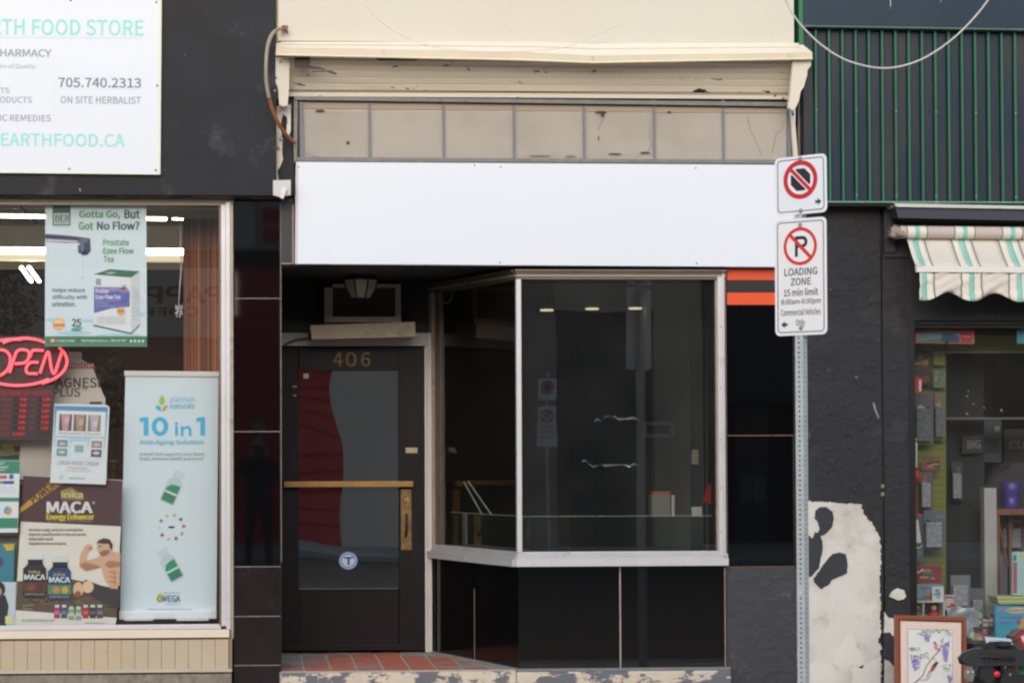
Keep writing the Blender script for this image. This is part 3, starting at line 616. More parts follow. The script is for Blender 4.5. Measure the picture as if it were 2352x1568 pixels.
mk('screw', m, S)['kind'] = 'stuff'
m = MB().prism([(366.2, -45), (370.6, -45), (367.6, 400), (363.6, 400)], yS - 0.0025, yS - 0.0005, flat((232, 234, 200))); m.prism([(-560, 388.5), (367, 399.0), (367, 401), (-560, 391)], yS - 0.0025, yS - 0.0005, flat((232, 234, 200))); mk('edge_strip', m, S)

# ================================================================ left window display
def sheet(name, label, cat, pts, y, col, th=0.004, group=None):
    xs = [p[0] for p in pts]; ys = [p[1] for p in pts]
    t = thing(name, label, cat, P(sum(xs) / len(xs), max(ys), y), group)
    mk('sheet', MB().prism(pts, y, y + th, M('paper_%d_%d_%d' % col, col, 0.5, 0.02, 2)), t)
    return t
# hanging health poster
y = 0.055
t = sheet('hanging_poster', 'pale blue poster with a dripping tap and tea box hanging in the left window', 'poster', [(104, 468), (336, 466), (337.5, 796), (103, 795)], y, (216, 232, 238))
c = wallcv(y); c.rect(104, 466.5, 336, 469.5, (52, 90, 82), 1)
G, G2, DT = (92, 158, 108), (60, 120, 96), (48, 82, 92)
c.text('Gotta Go,', 182, 484, 276, 504, G, bold=0.03); c.text('But', 286, 482, 321, 502, DT, bold=0.03)
c.text('Got', 181, 509.5, 214, 528, G, bold=0.03); c.text('No Flow?', 223, 508, 320, 528, (52, 96, 110), bold=0.03)
c.text('Prostate', 237, 550, 296, 564, G, bold=0.025); c.text('Ezee Flow', 237, 568, 307, 583, G, bold=0.025); c.text('Tea', 238, 588, 261, 602, G, bold=0.025)
for s_, b, x1 in (('Helps reduce', 661, 195), ('difficulty with', 677, 200), ('urination.', 692, 174)): c.text(s_, 120, b, x1, b + 12, (84, 120, 118), bold=0.02)
c.rect(121, 468, 162, 518, (54, 98, 88), 1); c.rect(124, 490, 159, 515, (212, 222, 222), 2); c.text('BEII', 127, 493, 157, 508, (74, 104, 98), 3, bold=0.04); c.rect(127, 510, 157, 512, (74, 104, 98), 3); c.rect(122, 520.5, 160, 521.3, (150, 170, 170))
# tap
c.poly([(104, 537), (150, 540), (185, 544), (207, 547), (209, 575), (205, 582), (180, 582), (178, 566), (184, 558), (150, 558), (104, 555)], (98, 104, 132), 1)
c.poly([(104, 540), (180, 546), (188, 551), (104, 546)], (40, 40, 64), 2); c.poly([(104, 549), (178, 553), (176, 557), (104, 554)], (206, 206, 224), 2)
c.poly([(185, 563), (206, 552), (206, 578), (182, 578)], (52, 56, 88), 2); c.ell(194, 582, 9, 4, (36, 40, 66), 3); c.rect(186, 560, 192, 577, (110, 116, 150), 3); c.rect(190, 586, 190.7, 632, (172, 192, 200)); c.ell(190, 639, 3.5, 4, (184, 200, 212)); c.ell(190.5, 640, 2.2, 2.6, (214, 230, 236), 2)
# tea box
c.poly([(215, 630), (252, 618), (321, 623), (301, 637)], (38, 110, 76), 2); c.poly([(240, 626), (256, 624), (268, 627), (253, 630)], (150, 190, 165), 3)
c.poly([(215, 632), (301, 638), (301, 766), (214, 745)], (228, 234, 234), 2); c.poly([(301, 638), (321, 624), (321, 744), (301, 766)], (206, 212, 216), 2)
for k in range(9): c.line([(305, 672 + k * 8), (318, 662 + k * 8.2)], 1.0, (176, 184, 190), 3)
c.poly([(216, 658), (298, 668), (298, 704), (255, 708), (216, 719)], (94, 104, 178), 3); c.poly([(216, 658), (275, 660), (298, 668), (298, 672), (216, 664)], (150, 140, 190), 4)
c.text('Prostate', 220, 664, 250, 673, (224, 226, 240), 5, bold=0.03); c.text('Ezee Flow Tea', 220, 676, 276, 687, (224, 226, 240), 5, bold=0.03)
for b in (691, 696, 702): c.rect(220, b, 250 + (b % 4) * 8, b + 1.2, (180, 180, 214), 5)
for k in range(9):
    a = R(-165 + k * 19); c.poly([(282, 662), (282 + 13 * math.cos(a - 0.06), 664 + 15 * math.sin(a - 0.06)), (283, 664)], (60, 120, 80), 6)
c.ell(285, 664, 10, 2.6, (196, 120, 130), 6); c.ell(277, 714, 9, 9.5, (232, 176, 110), 6); c.rect(271, 712, 283, 716, (206, 120, 60), 7)
c.rect(220, 640, 232, 654, (140, 164, 172), 4); c.poly([(214, 745), (301, 764), (321, 744), (321, 747), (301, 767), (214, 748)], (40, 104, 84), 4)
for b in range(6): c.rect(222, 727 + b * 3.2, 288, 728 + b * 3.2, (200, 206, 208), 4)
# seals and lower band
c.ell(135, 744, 14.5, 14.5, (236, 190, 120), 2); c.ell(135, 744, 11, 11, (240, 214, 160), 3); c.rect(122, 743, 148, 750, (226, 140, 80), 4)
c.text('25', 165, 732, 186, 750, (54, 96, 98), 2, bold=0.03); c.poly([(160, 756), (182, 748), (192, 754), (176, 758)], (110, 180, 150), 2); c.rect(165, 757, 186, 760, (90, 130, 130), 3)
for (a, b, rx_, ry_) in ((126, 735, 22, 5), (215, 737, 30, 4), (318, 722, 16, 6), (170, 765, 40, 5), (270, 770, 50, 4)): c.ell(a, b, rx_, ry_, (178, 216, 232), 1)
c.rect(103.5, 772, 337.3, 795.5, (56, 128, 84), 2); c.rect(103.5, 787, 337.3, 795.5, (84, 140, 112), 3)
c.rect(115, 778, 127, 786, (226, 120, 134), 4); c.rect(118, 780, 124, 784, (240, 220, 224), 5); c.text('Proudly Canadian', 130, 779, 172, 786, (196, 222, 206), 4, bold=0.03); c.text('BellLifestyleProducts.ca   1-800-333-7995', 187, 779, 290, 786, (196, 222, 206), 4, bold=0.03)
for k in range(4): c.ell(301 + 9 * k, 783, 3.4, 3.4, (206, 226, 214), 4, 10)
c.out('print', t)
mk('top_rail', MB().pbox(102, 463.5, 338, 467.5, y - 0.006, y + 0.008, M('rail_grey', (150, 150, 146), 0.5, 0)), t)
# roll-up banner
y = 0.22
t = thing('banner_stand', 'pale blue roll up banner reading 10 in 1 right of the leg flyer', 'banner', P(385, 1430, y + 0.05))
bl = M('banner_fabric', (214, 232, 238), 0.55, 0.01, 2)
mk('banner_sheet', MB().prism([(288, 860), (502, 862), (497, 1402), (276, 1402)], y, y + 0.003, bl), t)
m = MB().prism([(287, 852.5), (503, 854.5), (503, 863), (287, 861)], y - 0.012, y + 0.012, M('banner_rail', (222, 222, 216), 0.35, 0.02)); mk('top_rail', m, t, bevel=0.004)
m = MB().pbox(273, 1402, 498, 1421.5, y - 0.05, y + 0.05, M('banner_base_white', (238, 242, 246), 0.3, 0.01)); mk('base_cassette', m, t, bevel=0.008)
m = MB().pbox(285, 1421.6, 352, 1425, y - 0.10, y + 0.10, alu); m.pbox(405, 1421.6, 480, 1425, y - 0.10, y + 0.10, alu); mk('foot', m, t, bevel=0.002)
c = wallcv(y)
CY = (66, 186, 226)
c.poly([(372, 905), (376, 912), (379, 918), (379, 924), (375, 929), (370, 930), (366, 926), (365, 920), (368, 913)], (164, 206, 86))
c.poly([(360, 930), (366, 931), (370, 936), (370.5, 945), (363, 942), (357, 936)], CY); c.poly([(384, 930), (378, 931), (373, 936), (372.5, 945), (380, 942), (386, 935)], (212, 172, 84))
c.text('platinum', 391, 909, 448, 927, (130, 196, 224)); c.text('naturals', 391, 925, 447, 938, (110, 186, 218), bold=0.02)
for dx in (0, 130): c.poly([(321 + dx, 959), (334 + dx, 957.5), (341 + dx, 957.5), (341 + dx, 1000), (330 + dx, 1000), (330 + dx, 968), (321 + dx, 969)], CY)
c.ring(367.5, 979, 19, 22, 10.5, CY, ty=9.5); c.rect(402, 978, 408.5, 1001, CY); c.ell(405, 972.5, 4, 4, CY)
c.rect(415, 978, 421.5, 1001, CY); c.poly([(421, 983), (427, 977.5), (434, 978), (439, 983), (440, 988), (440, 1001), (433.5, 1001), (433.5, 989), (431, 984), (426, 984), (421.5, 989)], CY)
c.text('Anti-Aging Solution', 320, 1009, 468, 1023, (120, 196, 220), bold=0.03)
c.text('A multi that supports your heart,', 320, 1038, 470, 1048, (138, 164, 172), bold=0.02); c.text('brain, immune health and more!', 321, 1048.5, 467, 1058, (138, 164, 172), bold=0.02)
def bottle(cx, cy, ang, fl=1):
    def q(u, v): ca, sa = math.cos(R(ang)), math.sin(R(ang)); return (cx + u * ca - v * sa, cy + u * sa + v * ca)
    c.poly([q(-15, 38), q(-18, 32), q(-18, -16), q(-10, -24), q(-10, -26), q(10, -26), q(10, -24), q(18, -16), q(18, 32), q(15, 38)], (194, 212, 220), 1)
    c.poly([q(-12, -26), q(-12, -42), q(12, -42), q(12, -26)], (204, 218, 224), 2)
    c.poly([q(-15, 34), q(-15, 5), q(-8, -6), q(2, -9), q(15, -10), q(15, 34)], (46, 146, 104), 2)
    c.poly([q(-15, 9), q(15, 9), q(15, 14), q(-15, 14)], (200, 226, 214), 3); c.poly([q(-15, 16), q(15, 16), q(15, 30), q(-15, 30)], (60, 132, 104), 3)
bottle(397, 1121, 24); bottle(391, 1298, -28)
for k, cc in enumerate(((196, 196, 186), (208, 196, 90), (136, 116, 100), (176, 118, 104), (214, 160, 104), (124, 120, 92), (226, 190, 150), (160, 96, 84), (216, 220, 200), (150, 152, 90))):
    a = R(-112 + k * 36); c.ell(394 + 28 * math.cos(a), 1210 + 28 * math.sin(a), 4.2, 4.2, cc, 1, 12)
c.ell(394, 1210, 8, 2.6, (56, 62, 64), 1, 14)
c.poly([(369, 1357), (374, 1366), (377, 1374), (374, 1381), (367, 1384), (360, 1381), (357, 1374), (362, 1366)], (226, 218, 96)); c.text('OMEGA', 362, 1366, 414, 1382, (92, 120, 156), 2, bold=0.03); c.text('FEATURING', 376, 1359, 412, 1363, (140, 164, 178), 2); c.text('ENRICHED', 378, 1385, 410, 1388.5, (160, 180, 190), 2)
c.text('Absorb more with healthy oils', 340, 1396, 440, 1401, (120, 146, 158), 2)
c.out('print', t)
# neon open sign
y = 0.13
t = thing('neon_sign', 'red neon sign reading OPEN inside a glowing double oval', 'neon sign', P(60, 888, y))
mk('backing', MB().prism([(-95, 790), (-60, 774), (70, 770), (130, 780), (157, 805), (160, 840), (140, 868), (100, 884), (60, 892), (-60, 890), (-95, 870)], y + 0.03, y + 0.036, M('neon_backing', (56, 46, 50), 0.4, 0.05)), t)
neon = M('red_neon', (255, 120, 130), 0.4, 0, emit=(255, 62, 72), es=1.5)
def nt_(pts, r=0.0086, sub=6, closed=False):
    """smooth neon tube through frame points"""
    V = [P(a, b, y) for a, b in pts]; o = []
    for i in range(len(V) - 1):
        p0, p1, p2, p3 = V[max(i - 1, 0)], V[i], V[i + 1], V[min(i + 2, len(V) - 1)]
        for k in range(sub):
            s_ = k / sub; o.append(0.5 * ((2 * p1) + (p2 - p0) * s_ + (2 * p0 - 5 * p1 + 4 * p2 - p3) * s_ ** 2 + (3 * p1 - p0 - 3 * p2 + p3) * s_ ** 3))
    o.append(V[-1]); m = MB(); m.tube(o, r, neon, 8); return m
def arc(cx, cy, rx, ry, a0, a1, n=12): return [(cx + rx * math.cos(R(a0 + (a1 - a0) * i / n)), cy + ry * math.sin(R(a0 + (a1 - a0) * i / n))) for i in range(n + 1)]
mk('oval_tube', nt_(arc(56, 830, 84, 53, -126, -56), sub=2), t); mk('oval_tube', nt_(arc(56, 830, 98, 55, -36, 66, 16), sub=2), t)
mk('oval_tube', nt_(arc(40, 828, 108, 57, 48, 132, 12), sub=2), t); mk('oval_tube', nt_(arc(34, 836, 110, 57, -200, -82, 16), sub=2), t)
mk('letter_tube', nt_([(-28, 862), (-32, 840), (-20, 812), (-2, 803), (16, 808), (24, 824), (18, 848), (0, 862), (-18, 862), (-28, 862)], sub=4), t)
mk('letter_tube', nt_([(22, 856), (32, 824), (40, 806), (54, 803), (66, 808), (66, 822), (56, 833), (34, 835)], sub=4), t)
mk('letter_tube', nt_([(100, 805), (82, 804), (74, 806), (69, 820)], sub=4), t); mk('letter_tube', nt_([(88, 832), (72, 832), (64, 838), (60, 848), (64, 857), (86, 858)], sub=4), t)
mk('letter_tube', nt_([(92, 857), (103, 824), (110, 808), (114, 818), (118, 846), (124, 858), (130, 846), (142, 808)], sub=4), t)
# opening hours board
t = thing('hours_board', 'black opening hours board with rows of red characters under the neon sign', 'sign', P(40, 1010, 0.16))
mk('board', MB().pbox(-120, 884, 124, 1011, 0.155, 0.17, M('hours_board_black', (48, 44, 48), 0.5, 0.05)), t)
red_on = M('dim_red_led', (190, 30, 36), 0.5, 0, emit=(220, 22, 30), es=0.35); red_lo = M('glowing_red_print', (150, 30, 38), 0.6, 0, emit=(170, 20, 30), es=0.14)  # the printed red lettering is given a weak glow too
c = Cv(lambda a, b, l: P(a, b, 0.155 - 0.001 * l))
c.text('BUSINESS HOURS', 2, 896, 120, 908, red_lo, bold=0.02)
for k, (d, h1, h2) in enumerate((('MON', '9:00', '6:00'), ('TUE', '9:00', '6:00'), ('WED', '9:00', '6:00'), ('THU', '9:00', '6:00'), ('FRI', '9:00', '6:00'), ('SAT', '9:00', '5:00'), ('SUN', 'CLOSED', ''))):
    b = 913 + k * 13.2; s_ = -k * 0.9
    c.text(d, 5 + s_, b, 26 + s_, b + 7.5, red_lo)
    c.rect(33 + s_, b - 1, 64 + s_, b + 9, (30, 14, 18), 1); c.text(h1, (46 if k < 6 else 34) + s_, b, 62 + s_, b + 7.5, red_on, bold=0.03)
    if k < 6: c.text('TO', 72 + s_, b + 1, 82 + s_, b + 7, red_lo); c.rect(88 + s_, b - 1, 116 + s_, b + 9, (30, 14, 18), 1); c.text(h2, 98 + s_, b, 115 + s_, b + 7.5, red_on, bold=0.03)
    else: c.rect(86, b - 1, 116, b + 7, (56, 26, 32), 1)
c.out('print', t)
# bottle shaped cutout
y = 0.30
t = thing('bottle_cutout', 'grey bottle shaped display board lettered magnesium plus behind the neon sign', 'display board', P(180, 1100, y))
mk('board', MB().prism([(152, 808), (188, 812), (188, 826), (200, 832), (214, 846), (226, 880), (242, 915), (246, 1100), (40, 1100), (60, 880), (110, 840), (148, 826)], y, y + 0.006, M('cutout_card', (196, 190, 178), 0.6, 0.03)), t)
c = wallcv(y); c.poly([(100, 833), (214, 833), (220, 846), (90, 846)], (150, 52, 56)); c.text('NUTRIDOM', 124, 834.5, 214, 844, (206, 196, 190), 2, bold=0.02)
c.rect(153, 808, 187, 825, (202, 198, 190), 1); c.text('MAGNESI', 106, 867, 229, 890, (58, 62, 62), 2, bold=0.02); c.text('PLUS', 122, 890, 184, 911, (70, 74, 74), 2, bold=0.02); c.text('™', 187, 890, 200, 896, (110, 110, 108), 2)
c.rect(206, 922, 234, 928, (70, 62, 62), 2); c.out('print', t)
# skin cream flyer
y = 0.06
t = sheet('leg_flyer', 'blue and white flyer with three leg photographs taped above the brown poster', 'flyer', [(125, 927), (246, 930), (251.5, 936), (243, 1112), (115, 1108)], y, (222, 232, 234))
c = Cv(lambda a, b, l: P(a - (b - 930) * 0.055 + 4, b + (a - 125) * 0.03, y - 0.0012 * l))
for k in range(10): c.rect(124 - 2, 931 + k * 12, 244, 943 + k * 12, tuple(int(p + (q - p) * min(1, k / 8)) for p, q in zip((86, 150, 196), (214, 230, 236))), 1)
c.rect(127, 942, 240, 1000, (226, 230, 228), 2)
for k, (a, b) in enumerate(((0, (196, 152, 158)), (1, (178, 146, 130)), (2, (190, 180, 186)))):
    x = 134 + 33 * k; c.rect(x, 950, x + 29, 988, (98 + 20 * k, 86 + 24 * k, 84 + 22 * k), 3); c.poly([(x + 4, 950), (x + 25, 950), (x + 23, 970), (x + 21, 988), (x + 9, 988), (x + 6, 968)], b, 4); c.ell(x + 17, 964 + k * 3, 5, 8, tuple(min(255, v + 24) for v in b), 5)
c.text('Severe cellulitis,  30 days later', 134, 991, 232, 997, (120, 140, 160), 3)
for x in (129, 208): c.rect(x, 1004, x + 30, 1050, (224, 228, 226), 2); c.rect(x + 3, 1009, x + 27, 1025, (104, 152, 178) if x < 150 else (150, 140, 138), 3); c.rect(x + 3, 1029, x + 27, 1046, (92, 160, 176) if x < 150 else (84, 92, 120), 3); c.ell(x + 15, 1018, 8, 4, (196, 190, 190), 4); c.ell(x + 15, 1037, 8, 4, (206, 204, 200), 4)
c.rect(166, 1012, 200, 1040, (222, 228, 228), 2); c.rect(173, 1020, 193, 1036, (140, 176, 190), 3)
c.text('LINUM MAGIC CREAM', 136, 1056, 230, 1066, (160, 178, 186), 3); c.text('Natural solution', 160, 1070, 206, 1074, (206, 150, 150), 3); c.text('for you and family', 156, 1077, 214, 1081, (206, 150, 150), 3); c.text('www.linum.ca', 164, 1093, 200, 1098, (120, 150, 170), 3); c.ell(146, 1094, 5, 5, (190, 220, 226), 3)
c.out('print', t)
# maca poster
y = 0.10
t = sheet('maca_poster', 'brown and cream MACA poster showing a flexing man and two supplement bottles', 'poster', [(54, 1091), (283, 1102), (278, 1205), (265, 1436), (258, 1441), (33, 1436)], y, (228, 226, 212))
c = wallcv(y)
BR = (76, 54, 58)
c.poly([(53.5, 1092), (282, 1103), (277.5, 1208), (47, 1197)], BR, 1)
c.poly([(46, 1166), (118, 1102), (150, 1106), (47, 1177), (44, 1196)], (196, 152, 58), 2); c.text('POWER', 66, 1121, 130, 1139, (52, 42, 38), 3, bold=0.03, ang=-36)
c.poly([(140, 1128), (150, 1122), (164, 1119), (176, 1127), (186, 1134), (194, 1146), (140, 1143)], (150, 136, 76), 2)
c.text('inka', 141, 1126, 190, 1143, (190, 190, 120), 3, bold=0.05); c.text('WILD PERU', 142, 1145.5, 190, 1148.5, (170, 160, 150), 3)
c.text('MACA', 108, 1151, 212, 1178, (224, 222, 220), 3, bold=0.05); c.text('®', 212, 1151, 218, 1157, (200, 190, 190), 3)
c.text('Energy Enhancer', 107, 1179, 216, 1196, (214, 204, 52), 3, bold=0.04); c.text('The Secret of INCA civilization', 108, 1192.5, 212, 1198, (160, 146, 146), 3)
for s_, b, x1 in (('- Increase energy, endurance and stamina', 1212, 190), ('- Improves sexual function in men and women', 1222.5, 198), ('- Helps build muscle', 1233, 122), ('- Regulates hormonal balance', 1243.5, 152)): c.text(s_, 63, b, x1, b + 9, (84, 84, 84), 2, bold=0.015)
# ground strip of roots, bottles, man
c.poly([(40, 1334), (150, 1326), (272, 1352), (267, 1420), (36, 1402)], (92, 76, 62), 1)
rnd = random.Random(3)
for k in range(46):
    a, b = rnd.uniform(42, 250), rnd.uniform(1356, 1400); w_ = rnd.uniform(8, 30)
    c.line([(a, b), (min(a + w_, 264), b + rnd.uniform(-4, 4))], rnd.uniform(1.5, 4), rnd.choice(((120, 106, 84), (70, 54, 44), (104, 112, 62), (140, 122, 96), (84, 92, 52))), 2)
c.poly([(34, 1400), (268, 1418), (265, 1436), (258, 1441), (33, 1436)], (226, 226, 216), 3)
c.text('WILDPERUORGANICS.COM', 50, 1421, 124, 1427, (110, 120, 112), 4); c.text('inkanaturals.com', 196, 1427, 240, 1432, (120, 126, 120), 4)
SK, SK2, HR = (214, 172, 140), (176, 126, 98), (62, 50, 46)
c.poly([(196, 1330), (222, 1340), (262, 1354), (276, 1350), (272, 1395), (240, 1386), (206, 1366), (180, 1352)], (56, 50, 56), 4)
c.poly([(240, 1270), (262, 1266), (277, 1270), (275, 1344), (256, 1352), (240, 1330), (232, 1300), (214, 1296), (192, 1308), (182, 1300), (184, 1272), (196, 1252), (206, 1252), (206, 1262), (198, 1276), (200, 1286), (222, 1280)], SK, 4)
c.poly([(182, 1296), (196, 1290), (218, 1296), (232, 1302), (214, 1306), (196, 1310)], SK2, 5); c.poly([(250, 1286), (276, 1290), (276, 1300), (252, 1304), (240, 1296)], SK2, 5)
for k in range(3): c.line([(250, 1312 + k * 11), (268, 1315 + k * 11)], 2.2, SK2, 5)
c.line([(262, 1308), (264, 1344)], 1.8, SK2, 5)
c.poly([(224, 1250), (232, 1242), (248, 1240), (256, 1256), (254, 1268), (244, 1276), (232, 1276), (226, 1266), (222, 1258)], SK, 5); c.poly([(221, 1248), (226, 1240), (238, 1235), (252, 1238), (259, 1250), (257, 1264), (252, 1256), (250, 1248), (236, 1248), (228, 1246)], HR, 6)
c.poly([(228, 1268), (240, 1262), (251, 1262), (250, 1270), (242, 1276), (232, 1276)], (150, 108, 86), 6); c.line([(227, 1254), (234, 1253)], 1.8, HR, 7); c.ell(204, 1256, 9, 7, SK, 5); c.ell(207, 1259, 4, 3, SK2, 6)
for (x, body, cap, bandc, lab) in ((52, (40, 34, 36), (222, 228, 226), (96, 58, 44), (34, 30, 32)), (109, (36, 56, 92), (206, 222, 216), (86, 140, 92), (32, 70, 118))):
    yy = 1270 if x == 52 else 1276
    c.poly([(x + 12, yy), (x + 46, yy), (x + 47, yy + 14), (x + 11, yy + 14)], cap, 6); c.rect(x + 12, yy + 14, x + 46, yy + 26, (28, 26, 32), 6)
    c.poly([(x + 12, yy + 24), (x + 46, yy + 24), (x + 54, yy + 36), (x + 55, yy + 96), (x + 50, yy + 102), (x + 4, yy + 102), (x, yy + 96), (x + 1, yy + 36)], body, 6)
    c.rect(x + 1, yy + 34, x + 54, yy + 64, lab, 7); c.text('inka', x + 14, yy + 38, x + 40, yy + 46, (168, 172, 110), 8, bold=0.04); c.text('MACA', x + 4, yy + 48, x + 52, yy + 61, (222, 226, 226), 8, bold=0.04); c.rect(x + 1, yy + 66, x + 54, yy + 88, bandc, 7); c.ell(x + 20, yy + 78, 9, 8, (190, 140, 80) if x > 60 else (120, 76, 56), 8); c.ell(x + 40, yy + 78, 8, 8, (206, 164, 92) if x > 60 else (80, 48, 40), 8)
    c.text('CAPSULES', x + 5, yy + 91, x + 50, yy + 96, (180, 180, 176), 8)
c.ell(180, 1353, 12, 17, (220, 186, 150), 9); c.ell(202, 1347, 13, 14, (228, 198, 160), 9); c.ell(179, 1364, 7, 8, (150, 84, 66), 10)
for k, cc in enumerate(((160, 60, 100), (60, 84, 110), (150, 160, 130), (140, 160, 140), (176, 44, 52), (56, 54, 60), (80, 76, 80))):
    x = 124 + k * 16.4; yy = 1388 + (k in (2, 3)) * 4; c.rect(x + 2, yy, x + 12, yy + 6, (206, 214, 210), 5); c.rect(x, yy + 6, x + 14, yy + 31, cc, 5); c.rect(x + 1, yy + 14, x + 13, yy + 22, tuple(min(255, v + 50) for v in cc), 6)
c.out('print', t)
# more items at the left edge of the window
t = sheet('green_flyer', 'green and white flyer with a small pie chart at the left edge of the window', 'flyer', [(-80, 1057), (46, 1057), (41, 1222), (-80, 1224)], 0.065, (226, 234, 236))
c = wallcv(0.065); c.poly([(-80, 1058), (46, 1058), (45, 1087), (-80, 1087)], (50, 142, 116)); c.text('What is it?', -60, 1061, 10, 1067, (214, 232, 224), 2, bold=0.03); c.text('How different?', -60, 1069, 19, 1075, (214, 232, 224), 2, bold=0.03); c.text('Which to get?', -60, 1077, 12, 1082, (214, 232, 224), 2, bold=0.03)
c.rect(-70, 1091, 16, 1099, (200, 110, 124), 2); c.ell(26, 1094, 5.5, 6, (96, 106, 170), 2); c.rect(-70, 1104, 12, 1110, (80, 170, 130), 2); c.rect(8, 1104, 32, 1110, (58, 74, 160), 3); c.ring(8, 1124, 8, 6, 1, (190, 200, 206), 2); c.ring(28, 1124, 7, 6, 1, (190, 200, 206), 2)
c.rect(-80, 1142, 43, 1151, (60, 146, 120), 2); c.ell(18, 1172, 9, 9.5, (214, 160, 74), 2); c.ell(18, 1172, 9, 9.5, (66, 176, 210), 3, 14, 120, 290); c.rect(-80, 1189, 41, 1212, (52, 142, 116), 2); c.out('print', t)
t = sheet('teal_card', 'teal card with a yellow corner standing low at the left edge of the window', 'card', [(-80, 1250), (34, 1246), (31, 1345), (-80, 1350)], 0.14, (58, 134, 150))
c = wallcv(0.14); c.poly([(6, 1249), (33, 1248), (31, 1262), (16, 1264)], (222, 180, 60)); c.ell(-4, 1290, 12, 12, (86, 62, 130), 1); c.out('print', t)
t = sheet('portrait_card', 'pale card printed with a dark haired figure in black at the lower left corner', 'card', [(-80, 1334), (37, 1336), (34, 1438), (-80, 1440)], 0.09, (198, 214, 222))
c = wallcv(0.09); c.poly([(-60, 1440), (-50, 1380), (-16, 1362), (12, 1366), (20, 1390), (14, 1437)], (36, 36, 44)); c.ell(-2, 1352, 14, 17, (44, 36, 38), 2); c.ell(-5, 1358, 9, 12, (190, 150, 130), 3); c.rect(12, 1414, 30, 1432, (216, 226, 150), 2); c.out('print', t)
t = thing('green_carton', 'dark green carton with a food photograph on a shelf behind the flyers', 'box', P(20, 1092, 0.4))
mk('carton', MB().prism([(-80, 1010), (92, 1010), (92, 1110), (-80, 1110)], 0.38, 0.5, M('green_card', (46, 78, 62), 0.5, 0.05)), t, bevel=0.003)
c = wallcv(0.38); c.poly([(-80, 1011), (70, 1011), (70, 1040), (20, 1046), (-80, 1050)], (150, 152, 108)); c.ell(30, 1022, 26, 12, (196, 190, 152), 2); c.rect(32, 1024, 62, 1036, (74, 104, 74), 3); c.text('The mother nature way', -40, 1052, 84, 1056, (150, 160, 150), 2); c.text('for the', 46, 1074, 84, 1082, (186, 190, 180), 2, bold=0.02); c.out('print', t)
t = thing('white_carton', 'narrow white carton with a dark red dot beside the green carton', 'box', P(108, 1110, 0.36))
mk('carton', MB().pbox(93, 1010, 124, 1110, 0.36, 0.44, M('white_card', (170, 162, 158), 0.5, 0.05)), t, bevel=0.003)
c = wallcv(0.36); c.ell(112, 1024, 9, 8, (140, 44, 60)); c.ring(106, 1060, 9, 10, 3, (90, 130, 150)); c.rect(97, 1010, 99, 1110, (200, 200, 196)); c.out('print', t)
t = thing('glass_jar', 'small clear glass jar standing between the leg flyer and the banner', 'jar', P(261, 1105, 0.42))
m = MB().lathe(P(261, 1104, 0.45), (0, 0, 1), [(0, 0.03), (0.002, 0.036), (0.09, 0.036), (0.1, 0.03), (0.115, 0.03)], green_glass, 14); mk('jar_body', m, t, smooth=True); mk('jar_lid', MB().lathe(P(261, 1061, 0.45), (0, 0, 1), [(0, 0.032), (0.015, 0.032)], M('grey_lid', (120, 122, 122), 0.4, 0), 14), t)
mk('back_shelf', MB().pbox(-80, 1106, 110, 1112, 0.34, 0.55, M('shelf_board', (120, 110, 98), 0.6, 0.05)).pbox(-80, 1228, 60, 1236, 0.3, 0.5, MATS['shelf_board']), A)
mk('low_riser', MB().pbox(-80, 1236, 60, 1446, 0.2, 0.5, M('riser_grey', (130, 126, 120), 0.7, 0.05)), A)
# ceiling lights inside
def tubel(x0, t0, x1, t1, y, h, label):
    L = thing('ceiling_light', label, 'light', P((x0 + x1) / 2, max(t0, t1) + h, y), 'strip lights in the food shop')
    m = MB().prism([(x0, t0), (x1, t1), (x1, t1 + h), (x0, t0 + h)], y, y + 0.06, tube_on); mk('tube', m, L)
    m = MB().prism([(x0 - 2, t0 - 3), (x1 + 2, t1 - 3), (x1 + 2, t1 - 0.4), (x0 - 2, t0 - 0.4)], y - 0.05, y + 0.1, M('light_housing', (196, 186, 170), 0.5, 0)); mk('housing', m, L)
tubel(-200, 488, 382, 499, 3.4, 6.0, 'thin strip light nearest the ceiling behind the hanging poster')
tubel(-200, 566, 426, 571, 2.8, 14, 'broad strip light panel lower down across the food shop')
mk('lamp_diffuser', MB().prism([(-200, 580.5), (426, 585.5), (426, 600), (-200, 595)], 2.79, 2.9, M('cream_diffuser', (250, 236, 206), 0.5, 0.02, emit=(255, 236, 200), es=0.55)), A)
tubel(396, 500, 420, 501, 3.9, 2.5, 'short end of strip light right of the hanging poster')
for k, dx in enumerate((0, 18)):
    L = thing('tube_light', ('left', 'right')[k] + ' one of two short slanting tubes below the broad strip light', 'light', P(60 + dx, 650, 3.2), 'slanting tube pair')
    mk('tube', MB().tube([P(50 + dx, 616, 3.2), P(72 + dx, 646, 2.9)], 0.012, tube_on, 8), L); mk('cap', MB().tube([P(48 + dx, 613, 3.22), P(50 + dx, 616, 3.2)], 0.02, MATS['light_housing'], 8), L)
